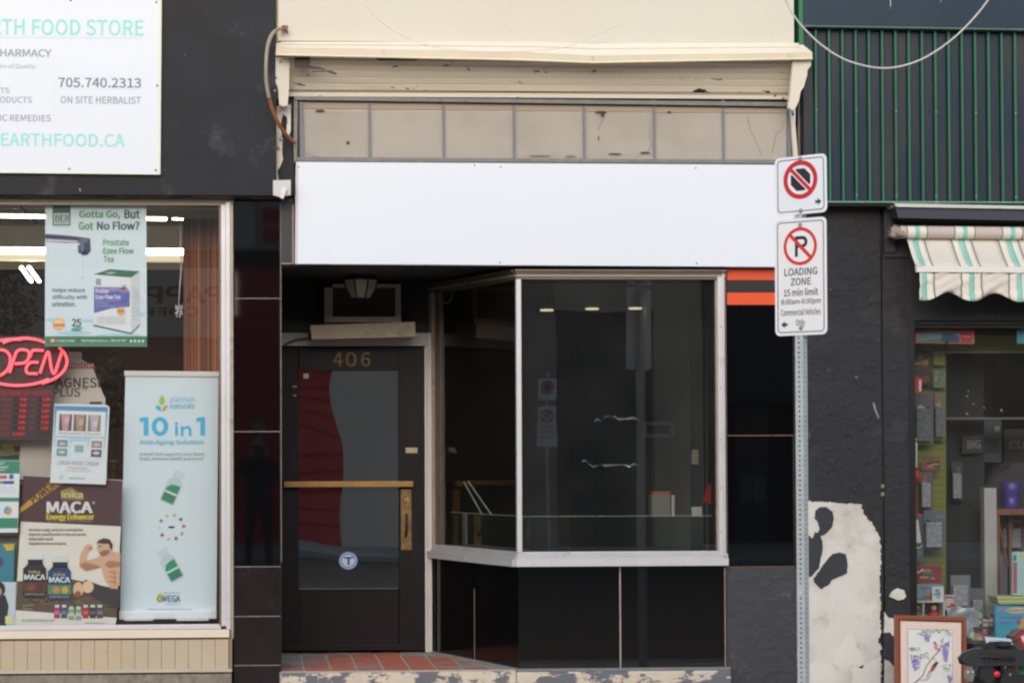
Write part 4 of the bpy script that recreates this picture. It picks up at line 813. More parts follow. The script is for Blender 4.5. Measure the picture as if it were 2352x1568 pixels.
# blind cord
t = thing('blind_cord', 'white blind cord with a knotted tassel hanging right of the tap poster', 'cord', P(412, 730, 0.3))
wc = M('white_cord', (206, 204, 196), 0.6, 0.05)
mk('cord', MB().tube([P(413, 495, 0.3), P(415, 560, 0.3), P(416, 620, 0.3), P(412, 670, 0.3), P(410, 708, 0.3)], 0.0042, wc, 6), t, smooth=True)
m = MB()
rnd = random.Random(5)
for k in range(9): m.tube([P(406, 706, 0.3), P(402 + rnd.uniform(0, 18), 700 + rnd.uniform(0, 24), 0.3 + rnd.uniform(-0.03, 0.03)), P(400 + rnd.uniform(0, 18), 706 + rnd.uniform(0, 24), 0.3)], 0.004, wc, 5)
mk('tassel', m, t)
t = thing('plant', 'dim leafy plant with pink flowers added inside the left window for a reflection', 'plant', P(262, 960, 1.2))  # added indoors in place of street foliage reflected in the pane
leafm = M('dim_leaf', (54, 66, 44), 0.7, 0.25, 6); pk = M('pink_petal', (160, 70, 96), 0.6, 0.1)
for nm, mt, n_, sz in (('foliage', leafm, 420, 0.035), ('flowers', pk, 50, 0.016)):
    m = MB()
    for k in range(n_):
        p = P(rnd.gauss(264, 18), rnd.gauss(905, 36), 1.2) + Vector((0, rnd.uniform(-.2, .2), 0)); a = Vector((rnd.uniform(-1, 1), rnd.uniform(-1, 1), rnd.uniform(-1, 1))).normalized() * sz; b = a.cross(Vector((rnd.uniform(-1, 1), 1, rnd.uniform(-1, 1)))).normalized() * sz * 0.5
        m.add([p - a, p + b, p + a, p - b], [(0, 1, 2, 3)], mt)
    o = mk(nm, m, t)
mk('stem', MB().tube([P(262, 1100, 1.2), P(264, 1000, 1.2), P(262, 900, 1.2)], 0.01, leafm, 6), t)
mk('pot', MB().lathe(P(262, 1130, 1.2), (0, 0, 1), [(0, 0.08), (0.16, 0.11), (0.17, 0.1)], M('clay_pot', (120, 70, 50), 0.8, 0.1), 14), t)
# ================================================================ gift shop (right)
C_ = thing('shop_building', 'dark stucco gift shop front with corrugated green and navy cladding above', 'shop', (5.2, 0.4, 0))
# stucco wall with real undulation
def relief(name, x0, x1, z0, z1, y, amp, mt, par, seed=0, step=0.02, back=0.3):
    nx, nz = max(2, int((x1 - x0) / step)), max(2, int((z1 - z0) / step)); v = []; f = []
    for j in range(nz + 1):
        for i in range(nx + 1):
            x = x0 + (x1 - x0) * i / nx; z = z0 + (z1 - z0) * j / nz
            e = min(i, nx - i, 2) / 2
            d = (noise.noise((x * 5, z * 6, seed)) * 0.5 + noise.noise((x * 17, z * 19, seed + 4)) * 0.3 + noise.noise((x * 40, z * 42, seed + 7)) * 0.2) * amp * e
            v.append((x, y + d, z))
    f = [(j * (nx + 1) + i, j * (nx + 1) + i + 1, (j + 1) * (nx + 1) + i + 1, (j + 1) * (nx + 1) + i) for j in range(nz) for i in range(nx)]
    m = MB().add(v, f, mt); m.box(x0, x1, y + amp, y + back, z0, z1, mt); return mk(name, m, par, smooth=True)
wx0, wx1, wx2 = X(1833, 0, 1100), X(2026.5, 0, 1100), X(2031.5, 0, 1100)
ztop = Z(464, 0, 1950)
relief('stucco_wall', wx0, wx1, 0.0, ztop, 0.0, 0.018, stucco, C_, 1)
wxe = X(2088, 0, 1100)
relief('stucco_wall', wx2, wxe, 0.0, Z(590, 0, 2060), 0.004, 0.009, stucco, C_, 3)
mk('wall_groove', MB().box(wx1, wx2, 0.035, 0.05, 0, ztop, dark_line), C_)
m = MB().tube([P(2028.5, 640, 0.012), P(2027.5, 1200, 0.012), P(2026.5, 1530, 0.012)], 0.006, M('black_conduit', (30, 30, 32), 0.5, 0.1), 8)
for q in (1112, 1130): m.pbox(2024, q, 2031, q + 8, -0.004, 0.02, M('pale_clip', (150, 140, 124), 0.6, 0.2))
m.pbox(2021, 1322, 2029, 1352, -0.008, 0.02, MATS['black_conduit']); m.pbox(2018, 1464, 2030, 1476, -0.02, 0.02, MATS['black_conduit']); mk('conduit', m, C_)
wr = 7.5
mk('upper_wall', MB().box(wx2, wr, 0.03, 0.3, Z(744, 0, 2200), ztop, stucco2), C_)
m = MB().pbox(2052, 470, 2700, 590, -0.0, 0.03, stucco2); m.pbox(2031, 580, 2110, 590.5, -0.012, 0.0, stucco2); mk('sign_band', m, C_, bevel=0.003)
m = MB().box(wxe, wr, 0.004, 0.03, Z(735, 0, 2200), Z(590.6, 0, 2200), stucco2); mk('lintel', m, C_)
m = MB().pbox(2031, 463, 2056, 580, -0.03, 0.0, M('black_upright', (44, 43, 46), 0.6, 0.15, 10)); mk('upright_strip', m, C_, bevel=0.002)
# bare plaster and the paint left on it
def patch(name, pts, y0, y1, mt, rough_=1.6, seed=1, label=None):
    rn = random.Random(seed); o = []
    for (a, b), (c2, d) in zip(pts, pts[1:] + pts[:1]):
        L = math.hypot(c2 - a, d - b); n = max(1, int(L / 4))
        for k in range(n): o.append((a + (c2 - a) * k / n + rn.uniform(-rough_, rough_) * (k > 0), b + (d - b) * k / n + rn.uniform(-rough_, rough_) * (k > 0)))
    return mk(name, MB().prism(o, y0, y1, mt), C_, label=label)
def K(l): return [(1617 + a * 0.4921, 796.25 + b * 0.4921) for a, b in l]
patch('bare_plaster', K([(440, 722), (520, 721), (600, 728), (735, 733), (745, 780), (795, 840), (822, 890), (828, 1000), (822, 1095), (824, 1340), (832, 1700), (440, 1700)]), -0.016, -0.004, plaster, 2.6, label='large bare white plaster area')
for s_, l in enumerate(([(520, 765), (540, 748), (570, 746), (600, 768), (606, 800), (598, 840), (575, 866), (548, 882), (530, 868), (540, 848), (530, 815), (516, 800)],
                        [(490, 880), (505, 895), (520, 862), (540, 872), (552, 905), (555, 940), (545, 985), (538, 1030), (520, 1050), (500, 1072), (440, 1075), (440, 880)],
                        [(512, 1078), (535, 1050), (560, 1012), (600, 965), (630, 958), (664, 968), (670, 1010), (668, 1055), (625, 1075), (600, 1085), (580, 1112), (545, 1130), (515, 1098)])):
    patch('paint_remnant', K(l), -0.020, -0.012, M('charcoal_paint_skin', (54, 55, 60), 0.75, 0.1, 6, 0.003, 30), 0.7, s_ + 3)
pd = random.Random(8)
for s_, l in enumerate(([(600, 1420), (640, 1395), (668, 1340), (700, 1350), (712, 1400), (755, 1470), (740, 1500), (690, 1480), (640, 1500), (600, 1470)], [(486, 1480), (540, 1465), (590, 1480), (640, 1540), (640, 1700), (440, 1700), (440, 1500)], [(690, 1500), (760, 1480), (822, 1440), (822, 1700), (700, 1700)])):
    patch('plaster_layer', K(l), -0.0175, -0.012, M('fresh_plaster', (226, 222, 215), 0.9, 0.04, 6, 0.003, 20), 1.8, s_ + 12)
patch('paint_scrape', K([(786, 258), (796, 262), (806, 300), (818, 330), (814, 338), (800, 305)]), -0.006, 0.0, M('scrape_grey', (150, 150, 150), 0.8, 0.2, 20), 0.8, 17)
patch('bare_plaster', K([(865, 1165), (880, 1140), (905, 1125), (935, 1135), (943, 1165), (930, 1178), (905, 1182), (885, 1172)]), -0.012, 0.0, plaster, 0.6, 4, 'small fan shaped patch of bare plaster')
patch('bare_plaster', K([(842, 1235), (860, 1262), (895, 1270), (895, 1700), (842, 1700)]), -0.012, 0.0, plaster, 1.0, 5)
patch('paint_remnant', K([(838, 1335), (868, 1330), (886, 1352), (930, 1350), (930, 1500), (890, 1490), (862, 1462), (842, 1456)]), -0.017, -0.009, MATS['charcoal_paint_skin'], 0.8, 6)
# corrugated cladding
yC = -0.12
cx0, cx1 = X(1846, yC, 260), X(2800, yC, 260)
def crx(q, t): return q
ztc, zbc = Z(64, yC, 2000), Z(462, yC, 2000)
m = MB().box(cx0, cx1, yC + 0.035, 0.1, zbc, ztc, M('cladding_core', (26, 30, 36), 0.8, 0)); mk('cladding_core', m, C_)
mk('cladding_side', MB().box(cx0 - 0.03, cx0 - 0.001, yC - 0.02, 0.02, Z(130, yC, 1850), 5.4, M('green_side_trim', (34, 110, 76), 0.5, 0.08, 5)), C_, bevel=0.003)
rib0, sp = 1875.5, 30.52
ribs = [rib0 + sp * k for k in range(28)]
prev = X(1846, yC, 260)
for k, q in enumerate(ribs):
    a, b = X(q - 4.0, yC, 260), X(q + 4.0, yC, 260)
    m = MB(); d = 0.012
    m.zprism([(prev, yC + 0.012), (prev + 0.006, yC + 0.028), (a - 0.004, yC + 0.028), (a, yC + 0.012), (a, yC + 0.034), (prev, yC + 0.034)], zbc, ztc - 0.003, navy)
    mk('cladding_pan', m, C_, bevel=0.0015)
    m = MB().zprism([(a, yC + 0.02), (a + 0.004, yC), (b - 0.004, yC), (b, yC + 0.02)], zbc + 0.002, ztc - 0.01, green_rib)
    rb = mk('cladding_rib', m, C_, bevel=0.0015)
    if k % 3 == 0:
        sm = MB()
        for yy in (253 + k * 0.5, 447 + k * 0.4): sm.lathe(P(q, yy, yC - 0.001), (0, -1, 0), [(0, 0.0055), (0.003, 0.005), (0.004, 0)], M('rib_screw', (150, 160, 120), 0.5, 0.1), 8)
        mk('rib_screw', sm, rb)
    prev = b
m = MB().box(cx0, cx1, yC - 0.012, yC + 0.05, zbc - 0.012, zbc - 0.001, green_trim); mk('cladding_foot_trim', m, C_, bevel=0.002)
mk('under_cladding', MB().box(cx0, cx1, yC, 0.03, zbc - 0.03, zbc - 0.013, dark_line), C_)
m = MB().prism([(1846, 58), (2352, 66.5), (2800, 74), (2800, 77), (2352, 69.5), (1846, 61)], yC - 0.05, 0, M('mid_trim', (84, 118, 104), 0.5, 0.15, 8, dirt=[((140, 120, 100), 0.6, 0.7, 10)])); mk('cladding_head_trim', m, C_)
m = MB().prism([(1846, -300), (2800, -300), (2800, 73.5), (2352, 66), (1846, 57.5)], yC - 0.03, 0, navy_up); mk('upper_band', m, C_)
c = wallcv(yC - 0.031, step=0.001); c.rect(2044, -5, 2046.5, 15, (170, 170, 168)); c.rect(2045, 15, 2046, 22, (120, 130, 140)); c.rect(2160, -5, 2162, 6, (120, 130, 140)); c.out('paint_drip', C_)
# fascia over the awning
m = MB().prism([(2058, 473), (2800, 486), (2800, 515), (2064, 499)], -0.2, 0.0, M('navy_fascia_paint', (50, 52, 66), 0.45, 0.1, 4, dirt=[((212, 206, 196), 0.70, 0.71, 14)], st=(0.6, 1, 1.5))); mk('awning_fascia', m, C_, bevel=0.004)
m = MB().prism([(2056, 468), (2352, 474), (2800, 483), (2800, 487), (2352, 479), (2060, 474)], -0.22, 0.0, M('flaking_white_ledge', (206, 204, 196), 0.7, 0.1, 6, dirt=[((50, 54, 64), 0.56, 0.58, 7)], st=(0.5, 1, 1))); mk('fascia_ledge', m, C_, bevel=0.003)
mk('fascia_underside', MB().prism([(2066, 500), (2800, 516), (2800, 522), (2080, 507)], -0.15, 0.0, M('brown_black_under', (48, 42, 38), 0.8, 0.2, 8)), C_)
# awning
AW = thing('awning', 'half furled striped cream awning with teal lines and a scalloped valance', 'awning', P(2250, 690, -0.3))
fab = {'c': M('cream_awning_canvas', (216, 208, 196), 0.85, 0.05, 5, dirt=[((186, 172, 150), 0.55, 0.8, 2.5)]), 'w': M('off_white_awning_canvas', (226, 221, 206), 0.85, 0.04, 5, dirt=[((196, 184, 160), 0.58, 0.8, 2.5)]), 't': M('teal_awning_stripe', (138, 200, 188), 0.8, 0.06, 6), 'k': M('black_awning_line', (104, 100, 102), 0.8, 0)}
cyc = 109.2
def stripes(x0, x1, first):
    """(from, to, kind) along the canvas; first = teal stripe centre"""
    o = []; q = first - cyc * 2
    while q < x1:
        for a, b, k in ((-5.5, 5.5, 't'), (5.5, 21, 'w'), (21, 23.4, 'k'), (23.4, 84, 'c'), (84, 86.4, 'k'), (86.4, cyc - 5.5, 'w')):
            s_, e = max(q + a, x0), min(q + b, x1)
            if e > s_: o.append((s_, e, k))
        q += cyc
    return o
yr, yb_ = -0.13, -0.34
S_ = stripes(2104, 2760, 2121)
m = MB()
def topx(q): return 2086 + (q - 2107) * 0.985     # the same canvas point where it leaves the roller
nu = 7
for s_, e, k in S_:
    n = max(1, int((e - s_) / 12)); v = []; f = []
    for i in range(n + 1):
        q = s_ + (e - s_) * i / n
        for j in range(nu):
            t = j / (nu - 1); px_, py_ = topx(q) + (q - topx(q)) * (t ** 0.85), 549 + (q - 2107) * 0.006 + 63 * t
            p = P(px_, py_, yr + (yb_ - yr) * t); p.y += 0.02 * math.sin(t * math.pi); v.append(p)
    f = [(i * nu + j, (i + 1) * nu + j, (i + 1) * nu + j + 1, i * nu + j + 1) for i in range(n) for j in range(nu - 1)]
    m.add(v, f, fab[k])
o = mk('canvas', m, AW, smooth=True)
sol = o.modifiers.new('thick', 'SOLIDIFY'); sol.thickness = 0.0015
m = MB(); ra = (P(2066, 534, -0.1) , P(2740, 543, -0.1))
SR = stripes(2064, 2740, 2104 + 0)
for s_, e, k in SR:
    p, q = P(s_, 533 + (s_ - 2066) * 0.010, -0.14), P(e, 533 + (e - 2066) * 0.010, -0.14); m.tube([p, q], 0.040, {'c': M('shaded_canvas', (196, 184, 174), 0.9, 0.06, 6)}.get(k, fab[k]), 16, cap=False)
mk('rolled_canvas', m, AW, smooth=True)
m = MB(); pr = P(2056, 533, -0.14); m.lathe(pr - Vector((0.03, 0, 0)), (1, 0, 0), [(0, 0.03), (0.02, 0.045), (0.05, 0.045), (0.07, 0.03), (0.1, 0.03)], M('rusty_bracket', (150, 136, 126), 0.7, 0.3, 18, dirt=[((60, 50, 44), 0.55, 0.6, 20)]), 14)
m.ball(P(2052, 540, -0.18), 0.022, MATS['rusty_bracket']); m.ball(P(2072, 537, -0.18), 0.02, MATS['rusty_bracket']); m.box(pr.x - 0.02, pr.x + 0.03, -0.14, 0.0, pr.z - 0.02, pr.z + 0.02, MATS['rusty_bracket']); mk('roller_bracket', m, AW)
m = MB().prism([(2106, 612), (2800, 618), (2800, 629), (2107, 623.5)], yb_ - 0.012, yb_ + 0.015, M('white_awning_bar', (226, 224, 218), 0.35, 0.03)); m.ball(P(2110, 610, yb_), (0.02, 0.016, 0.02), M('bar_end_cap', (206, 200, 190), 0.5, 0.1)); mk('front_bar', m, AW, bevel=0.003)
m = MB().prism([(2107, 624.5), (2800, 630), (2800, 631), (2107, 625.5)], yb_ - 0.004, yb_ + 0.012, dark_line); mk('bar_groove', m, AW)
m = MB(); nj = 9
for s_, e, k in stripes(2112, 2760, 2123):
    n = max(1, int((e - s_) / 4)); v = []
    for i in range(n + 1):
        q = s_ + (e - s_) * i / n
        ph = (q - 2177) / 109.2
        bot = 690 + (q - 2122) * 0.018 - 20 * (0.5 + 0.5 * math.cos(2 * math.pi * ph)) ** 1.15
        for j in range(nj):
            t = j / (nj - 1); yy = 625.5 + (q - 2110) * 0.008; yy = yy + (bot - yy) * t
            p = P(q, yy, yb_)
            p.y += 0.012 * math.sin(q * 0.07 + t * 5) * t + 0.006 * math.sin((q * 0.9 + yy * 1.7) * 0.16) + 0.007 * noise.noise((q * 0.05, yy * 0.09, 2)) * (0.4 + t) - 0.01 * t
            v.append(p)
    m.add(v, [(i * nj + j, (i + 1) * nj + j, (i + 1) * nj + j + 1, i * nj + j + 1) for i in range(n) for j in range(nj - 1)], fab[k])
o = mk('valance', m, AW, smooth=True); sol = o.modifiers.new('thick', 'SOLIDIFY'); sol.thickness = 0.0015
for q in (2120, 2600):
    mk('folding_arm', MB().tube([P(q, 560, 0.0), P(q + 30, 600, -0.15), P(q + 6, 617, yb_ + 0.01)], 0.012, M('arm_metal', (120, 118, 116), 0.5, 0.1, metal=0.5), 8), AW)
# window opening
yg = 0.11
gift_glass = glass('gift_window_glass', 0.12, (0.95, 0.96, 0.955), wave=0.0006, veil=0.02)
m = MB().box(wxe, X(2098, 0.06, 1100), 0.002, 0.2, 0, Z(735, 0, 2200), M('black_window_trim', (26, 26, 27), 0.35, 0.05)); m.box(wxe, wr, 0.05, 0.2, Z(753, 0.05, 2200), Z(735, 0, 2200) - 0.001, MATS['black_window_trim']); mk('window_frame', m, C_, bevel=0.002)
m = MB(); m.add([P(2094, 748, yg), P(2800, 748, yg), P(2800, 1700, yg), P(2094, 1700, yg)], [(0, 1, 2, 3)], gift_glass); mk('window_pane', m, C_)
m = MB().box(wxe, wr, 0.2, 0.9, 0, 0.28, M('window_deck_paint', (58, 54, 50), 0.7, 0.1)); mk('window_deck', m, C_)
m = MB().box(wxe - 0.1, wr, 3.4, 3.5, 0, 3.2, M('shop_back_dark', (66, 64, 62), 0.9, 0.1)); m.box(wxe - 0.1, wxe - 0.02, 0.21, 3.5, 0, 3.2, MATS['shop_back_dark']); m.box(wxe - 0.1, wr, 0.21, 3.5, 2.75, 2.8, MATS['shop_back_dark']); m.box(wxe, wr, 0.2, 3.5, 0.0, 0.02, MATS['shop_back_dark']); m.box(wr, wr + 0.1, 0.1, 3.5, 0, 3.2, MATS['shop_back_dark']); mk('shop_interior', m, C_)
ol = M('olive_slatwall', (120, 124, 58), 0.6, 0.08, 3)
SW = thing('slatwall_panel', 'olive green slotted display panel inside the right window', 'display panel', P(2135, 1560, 0.5))
m = MB().pbox(2090, 756, 2173, 1560, 0.52, 0.53, M('slot_shadow', (64, 66, 34), 0.9, 0)); mk('backing', m, SW)
yy = 757.0
while yy < 1550:
    mk('slat', MB().pbox(2090, yy, 2173, yy + 15.4, 0.50, 0.519, ol), SW); yy += 16.2
m = MB().pbox(2173.5, 770, 2700, 806, 0.48, 0.56, ol); m.pbox(2160, 806, 2700, 810, 0.46, 0.56, M('olive_edge', (150, 152, 110), 0.4, 0)); mk('header_beam', m, SW, bevel=0.003)
m = MB().pbox(2262, 1120, 2290, 1440, 0.62, 0.7, M('grey_column', (176, 176, 172), 0.7, 0.05)); mk('column', m, C_)
mk('dark_doorway', MB().pbox(2174, 815, 2262, 1560, 0.9, 0.95, M('charcoal_partition', (46, 50, 52), 0.8, 0.1)), C_)
mk('pale_back_panel', MB().pbox(2290, 1180, 2700, 1380, 1.0, 1.02, M('pale_partition', (128, 130, 128), 0.8, 0.05)), C_)
mk('upper_shelf', MB().pbox(2174, 958, 2700, 962, 0.6, 0.85, M('shelf_grey', (110, 110, 108), 0.5, 0.1)), C_)
# banner strip at the top of the window
t = sheet('window_banner', 'coral strip banner with a blue printed van at the top of the right window', 'banner', [(2103, 757), (2238, 759), (2238, 790), (2103, 788)], 0.16, (206, 110, 88))
c = wallcv(0.16); c.poly([(2112, 764), (2150, 760), (2200, 764), (2208, 780), (2180, 787), (2110, 785)], (120, 146, 150)); c.poly([(2166, 764), (2190, 766), (2204, 776), (2203, 787), (2150, 786), (2164, 774)], (62, 92, 130), 2); c.rect(2208, 763, 2232, 786, (196, 66, 74), 2); c.ell(2175, 786, 4, 4, (40, 40, 50), 3, 10); c.poly([(2108, 786), (2140, 778), (2165, 781), (2160, 787)], (90, 130, 100), 3); c.line([(2212, 772), (2229, 773)], 1.5, (226, 200, 190), 3); c.out('print', t)
t = sheet('turquoise_card', 'turquoise card at the top right corner of the right window', 'card', [(2336, 757), (2450, 759), (2450, 790), (2336, 789)], 0.16, (78, 176, 190))
# hanging packs
def pack(x0, t0, x1, b0, y, col, cols, label, nm='toy_pack', cat='toy pack', grp='blister packs in the right window', seed=0):
    t = thing(nm, label, cat, P((x0 + x1) / 2, b0, y), grp)
    mk('backing_card', MB().pbox(x0, t0, x1, b0, y, y + 0.004, M('card_%d_%d_%d' % col, col, 0.5, 0.05)), t)
    c = wallcv(y); rn = random.Random(seed); w, h = x1 - x0, b0 - t0
    for k in range(6):
        a, b = x0 + rn.uniform(0.05, 0.6) * w, t0 + rn.uniform(0.05, 0.8) * h
        c.rect(a, b, min(a + rn.uniform(.2, .45) * w, x1 - 1), min(b + rn.uniform(.06, .16) * h, b0 - 1), rn.choice(cols), 1 + k % 3)
    for k in range(3): c.ell(x0 + rn.uniform(.3, .7) * w, t0 + rn.uniform(.3, .75) * h, w * rn.uniform(.1, .2), h * rn.uniform(.05, .1), rn.choice(cols), 4 + k, 12)
    c.out('print', t)
    mk('blister', MB().pbox(x0 + w * .12, t0 + h * .3, x1 - w * .12, b0 - h * .06, y - 0.035, y - 0.005, M('clear_blister', (110, 116, 122), 0.15, 0.3, 30, spec=0.6) if h > 90 else M('clouded_blister', (150, 154, 158), 0.2, 0.3, 30)), t, bevel=0.006) if h > 60 and w > 24 else None
    return t
gy = [(120, 124, 128), (80, 90, 104), (160, 162, 160), (60, 66, 76), (132, 110, 96)]
pack(2098, 806, 2140, 852, 0.42, (66, 58, 52), [(150, 60, 44), (60, 120, 90), (170, 130, 60)], 'small dark pack with orange flame print at the top of the slatted panel', seed=2)
pack(2144, 806, 2170, 838, 0.44, (150, 156, 80), [(170, 176, 96), (140, 150, 84)], 'plain yellow green card on the slatted panel', seed=3)
pack(2144, 848, 2172, 890, 0.44, (120, 130, 110), [(150, 158, 140), (104, 116, 104)], 'pale grey green card on the slatted panel', seed=4)
pack(2098, 852, 2142, 884, 0.42, (54, 44, 44), [(150, 60, 50), (120, 50, 60)], 'dark red striped pack below the flame print pack', seed=5)
pack(2100, 902, 2144, 1020, 0.40, (88, 94, 92), gy + [(90, 130, 70), (100, 130, 170)], 'tall grey pack with green and blue print hanging on the slatted panel', seed=6)
pack(2114, 1082, 2142, 1170, 0.40, (96, 88, 88), gy + [(170, 96, 60)], 'brown grey blister pack hanging halfway up the slatted panel', seed=7)
pack(2122, 1172, 2170, 1262, 0.38, (96, 106, 116), gy, 'wide grey blue blister pack above the red toy boxes', seed=8)
t = sheet('red_tag', 'red and white vertical tag at the left of the right window', 'tag', [(2099, 866), (2118, 867), (2117, 902), (2098, 900)], 0.2, (188, 50, 52)); c = wallcv(0.2); c.rect(2111, 872, 2116, 898, (226, 222, 220)); c.out('print', t)
t = sheet('blue_card', 'light blue card with white border at the left edge of the right window', 'card', [(2096, 1015), (2107, 1015), (2106, 1072), (2096, 1072)], 0.18, (224, 230, 234)); c = wallcv(0.18); c.rect(2097, 1020, 2104, 1066, (92, 158, 196)); c.out('print', t)
solo('yellow_pennant', MB().prism([(2096, 990), (2107, 1010), (2096, 1012)], 0.18, 0.185, flat((222, 164, 44))), 'small yellow pennant above the light blue card in the right window', 'pennant')
t = thing('red_figure', 'red and green toy on a red stick at the right window left edge', 'toy', P(2104, 1185, 0.2))
mk('head', MB().ball(P(2104, 1092, 0.2), (0.03, 0.03, 0.045), flat((196, 50, 52))).tube([P(2097, 1098, 0.2), P(2113, 1098, 0.2)], 0.018, flat((44, 130, 92)), 10), t, smooth=True)
mk('stick', MB().prism([(2096, 1112), (2105, 1112), (2107, 1178), (2117, 1180), (2117, 1184), (2096, 1184)], 0.19, 0.21, flat((196, 44, 50))), t)
solo('price_card', MB().prism([(2096, 1194), (2109, 1193), (2116, 1245), (2097, 1246)], 0.17, 0.174, flat((222, 212, 208))), 'off white price card below the red stick in the right window', 'card')
m = MB().tube([P(2096, 1255, 0.2), P(2112, 1258, 0.2), P(2118, 1252, 0.2)], 0.004, flat((226, 226, 220)), 6); m.tube([P(2096, 1312, 0.2), P(2110, 1314, 0.2), P(2120, 1306, 0.2)], 0.004, flat((226, 226, 220)), 6); solo('wire_hook', m, 'white wire hooks at the left edge of the right window', 'hook')
pack(2108, 1298, 2162, 1340, 0.28, (140, 54, 62), [(104, 126, 134), (170, 140, 70), (90, 108, 116)], 'red toy box with blue grey picture low in the right window', 'toy_box', 'toy box', 'toy boxes in the right window', 9)
pack(2100, 1340, 2166, 1382, 0.27, (122, 146, 156), [(190, 110, 70), (90, 120, 110), (150, 166, 170)], 'pale blue toy box with an orange creature under the red toy box', 'toy_box', 'toy box', 'toy boxes in the right window', 10)
pack(2141, 1346, 2168, 1382, 0.24, (206, 214, 214), [(110, 160, 160), (170, 190, 194)], 'small white carton with teal print in front of the toy boxes', 'toy_box', 'toy box', 'toy boxes in the right window', 11)
pack(2170, 1365, 2208, 1400, 0.30, (196, 186, 184), [(190, 56, 56), (214, 206, 204), (180, 170, 130)], 'red and white box stack beside the small white carton', 'toy_box', 'toy box', 'toy boxes in the right window', 12)
pack(2184, 1320, 2229, 1396, 0.33, (118, 118, 120), [(190, 116, 88), (150, 152, 156), (90, 92, 96), (176, 178, 180)], 'tall grey toy box with orange lettering right of the red and white stack', 'toy_box', 'toy box', 'toy boxes in the right window', 13)
pack(2146, 900, 2172, 1010, 0.43, (112, 112, 84), [(150, 150, 110), (90, 120, 80), (160, 90, 70)], 'narrow olive and brown pack at the right side of the slatted panel', seed=31)
pack(2100, 1180, 2121, 1290, 0.39, (84, 96, 108), gy + [(70, 120, 150)], 'narrow dark blue pack left of the wide grey blue blister pack', seed=32)
pack(2118, 1050, 2160, 1080, 0.39, (120, 80, 66), [(180, 120, 80), (70, 60, 60), (150, 150, 140)], 'small brown card above the brown grey blister pack', seed=33)
pack(2230, 1350, 2262, 1440, 0.50, (98, 104, 106), gy + [(170, 110, 96)], 'grey pack standing in shade left of the grey column', 'toy_box', 'toy box', 'toy boxes in the right window', 34)
pack(2206, 1400, 2250, 1440, 0.35, (150, 160, 166), [(196, 80, 70), (110, 130, 150), (210, 206, 196)], 'pale blue grey box with red print behind the framed picture', 'toy_box', 'toy box', 'toy boxes in the right window', 35)
pack(2296, 1190, 2352, 1262, 0.95, (104, 84, 72), [(150, 120, 90), (90, 70, 64), (170, 150, 120)], 'dim brown box under the wooden table', 'toy_box', 'toy box', 'toy boxes in the right window', 36)
pack(2186, 1060, 2212, 1150, 0.85, (60, 66, 70), [(84, 92, 98), (100, 96, 90)], 'very dim grey pack on the dark partition below the black notice', seed=37)
t = thing('display_cube', 'white framed cube shelf with two small figures above the framed picture', 'shelf', P(2135, 1415, 0.25))
wf = M('white_shelf_edge', (206, 206, 202), 0.4, 0.03)
mk('frame', MB().pbox(2094, 1380, 2170, 1383, 0.2, 0.34, wf).pbox(2120, 1383, 2123, 1415, 0.2, 0.34, wf).pbox(2167, 1383, 2170, 1415, 0.2, 0.34, wf).pbox(2094, 1415, 2170, 1418, 0.2, 0.34, wf), t, bevel=0.001)
mk('back', MB().pbox(2094, 1383, 2170, 1415, 0.345, 0.35, M('shelf_back', (74, 66, 70), 0.8, 0.1)), t)
for k, (q, hc, bc) in enumerate(((2145, (226, 200, 150), (176, 52, 66)), (2106, (220, 190, 90), (120, 130, 110)))):
    f_ = thing('small_figurine', ('yellow haired figurine in red inside the right cube', 'yellow haired figurine in grey green inside the left cube')[k], 'figurine', P(q, 1414, 0.27), 'figurines in the cube shelf')
    mk('head', MB().ball(P(q, 1395, 0.27), 0.018, flat(hc)), f_, smooth=True); mk('body', MB().lathe(P(q, 1414, 0.27), (0, 0, 1), [(0, 0.034), (0.02, 0.03), (0.035, 0.012)], flat(bc), 12), f_, smooth=True)
# table with planter
t = thing('wooden_table', 'brown wooden side table with splayed legs inside the right window', 'table', P(2330, 1380, 0.75))
wd_ = M('brown_wood', (122, 82, 58), 0.6, 0.15, 8, st=(0.3, 1, 1))
mk('table_top', MB().pbox(2276, 1168, 2460, 1182, 0.65, 1.1, wd_), t, bevel=0.003)
for q in (2290, 2318, 2440): mk('leg', MB().pbox(q, 1182, q + 7, 1380, 0.66 if q != 2318 else 0.8, 0.7 if q != 2318 else 0.84, wd_), t)
mk('brace', MB().tube([P(2292, 1190, 0.75), P(2314, 1300, 0.75)], 0.01, wd_, 6), t)
t = thing('planter', 'purple plastic planter standing on the wooden table', 'planter', P(2322, 1168, 0.8))
mk('pot', MB().lathe(P(2322, 1166, 0.8), (0, 0, 1), [(0, 0.045), (0.1, 0.055), (0.17, 0.072), (0.175, 0.06)], M('violet_plastic', (74, 62, 146), 0.3, 0.1), 16), t, smooth=True)
mk('saucer', MB().lathe(P(2322, 1168, 0.8), (0, 0, 1), [(-0.012, 0.07), (0.0, 0.075)], M('black_saucer', (30, 28, 30), 0.5, 0), 16), t)
t = thing('wicker_chair', 'dark woven garment draped chair beside the table in the right window', 'chair', P(2285, 1200, 0.9))
cm = M('woven_charcoal', (72, 66, 72), 0.9, 0.4, 60, st=(1, 1, 3)); mk('seat', MB().prism([(2270, 1180), (2264, 1120), (2282, 1086), (2300, 1066), (2352, 1060), (2420, 1066), (2420, 1180)], 0.95, 1.1, cm), t)
mk('back_rail', MB().tube([P(2264, 1172, 0.93), P(2262, 1120, 0.93), P(2284, 1084, 0.93), P(2320, 1064, 0.93)], 0.012, M('chair_rail', (60, 54, 52), 0.7, 0), 6), t)
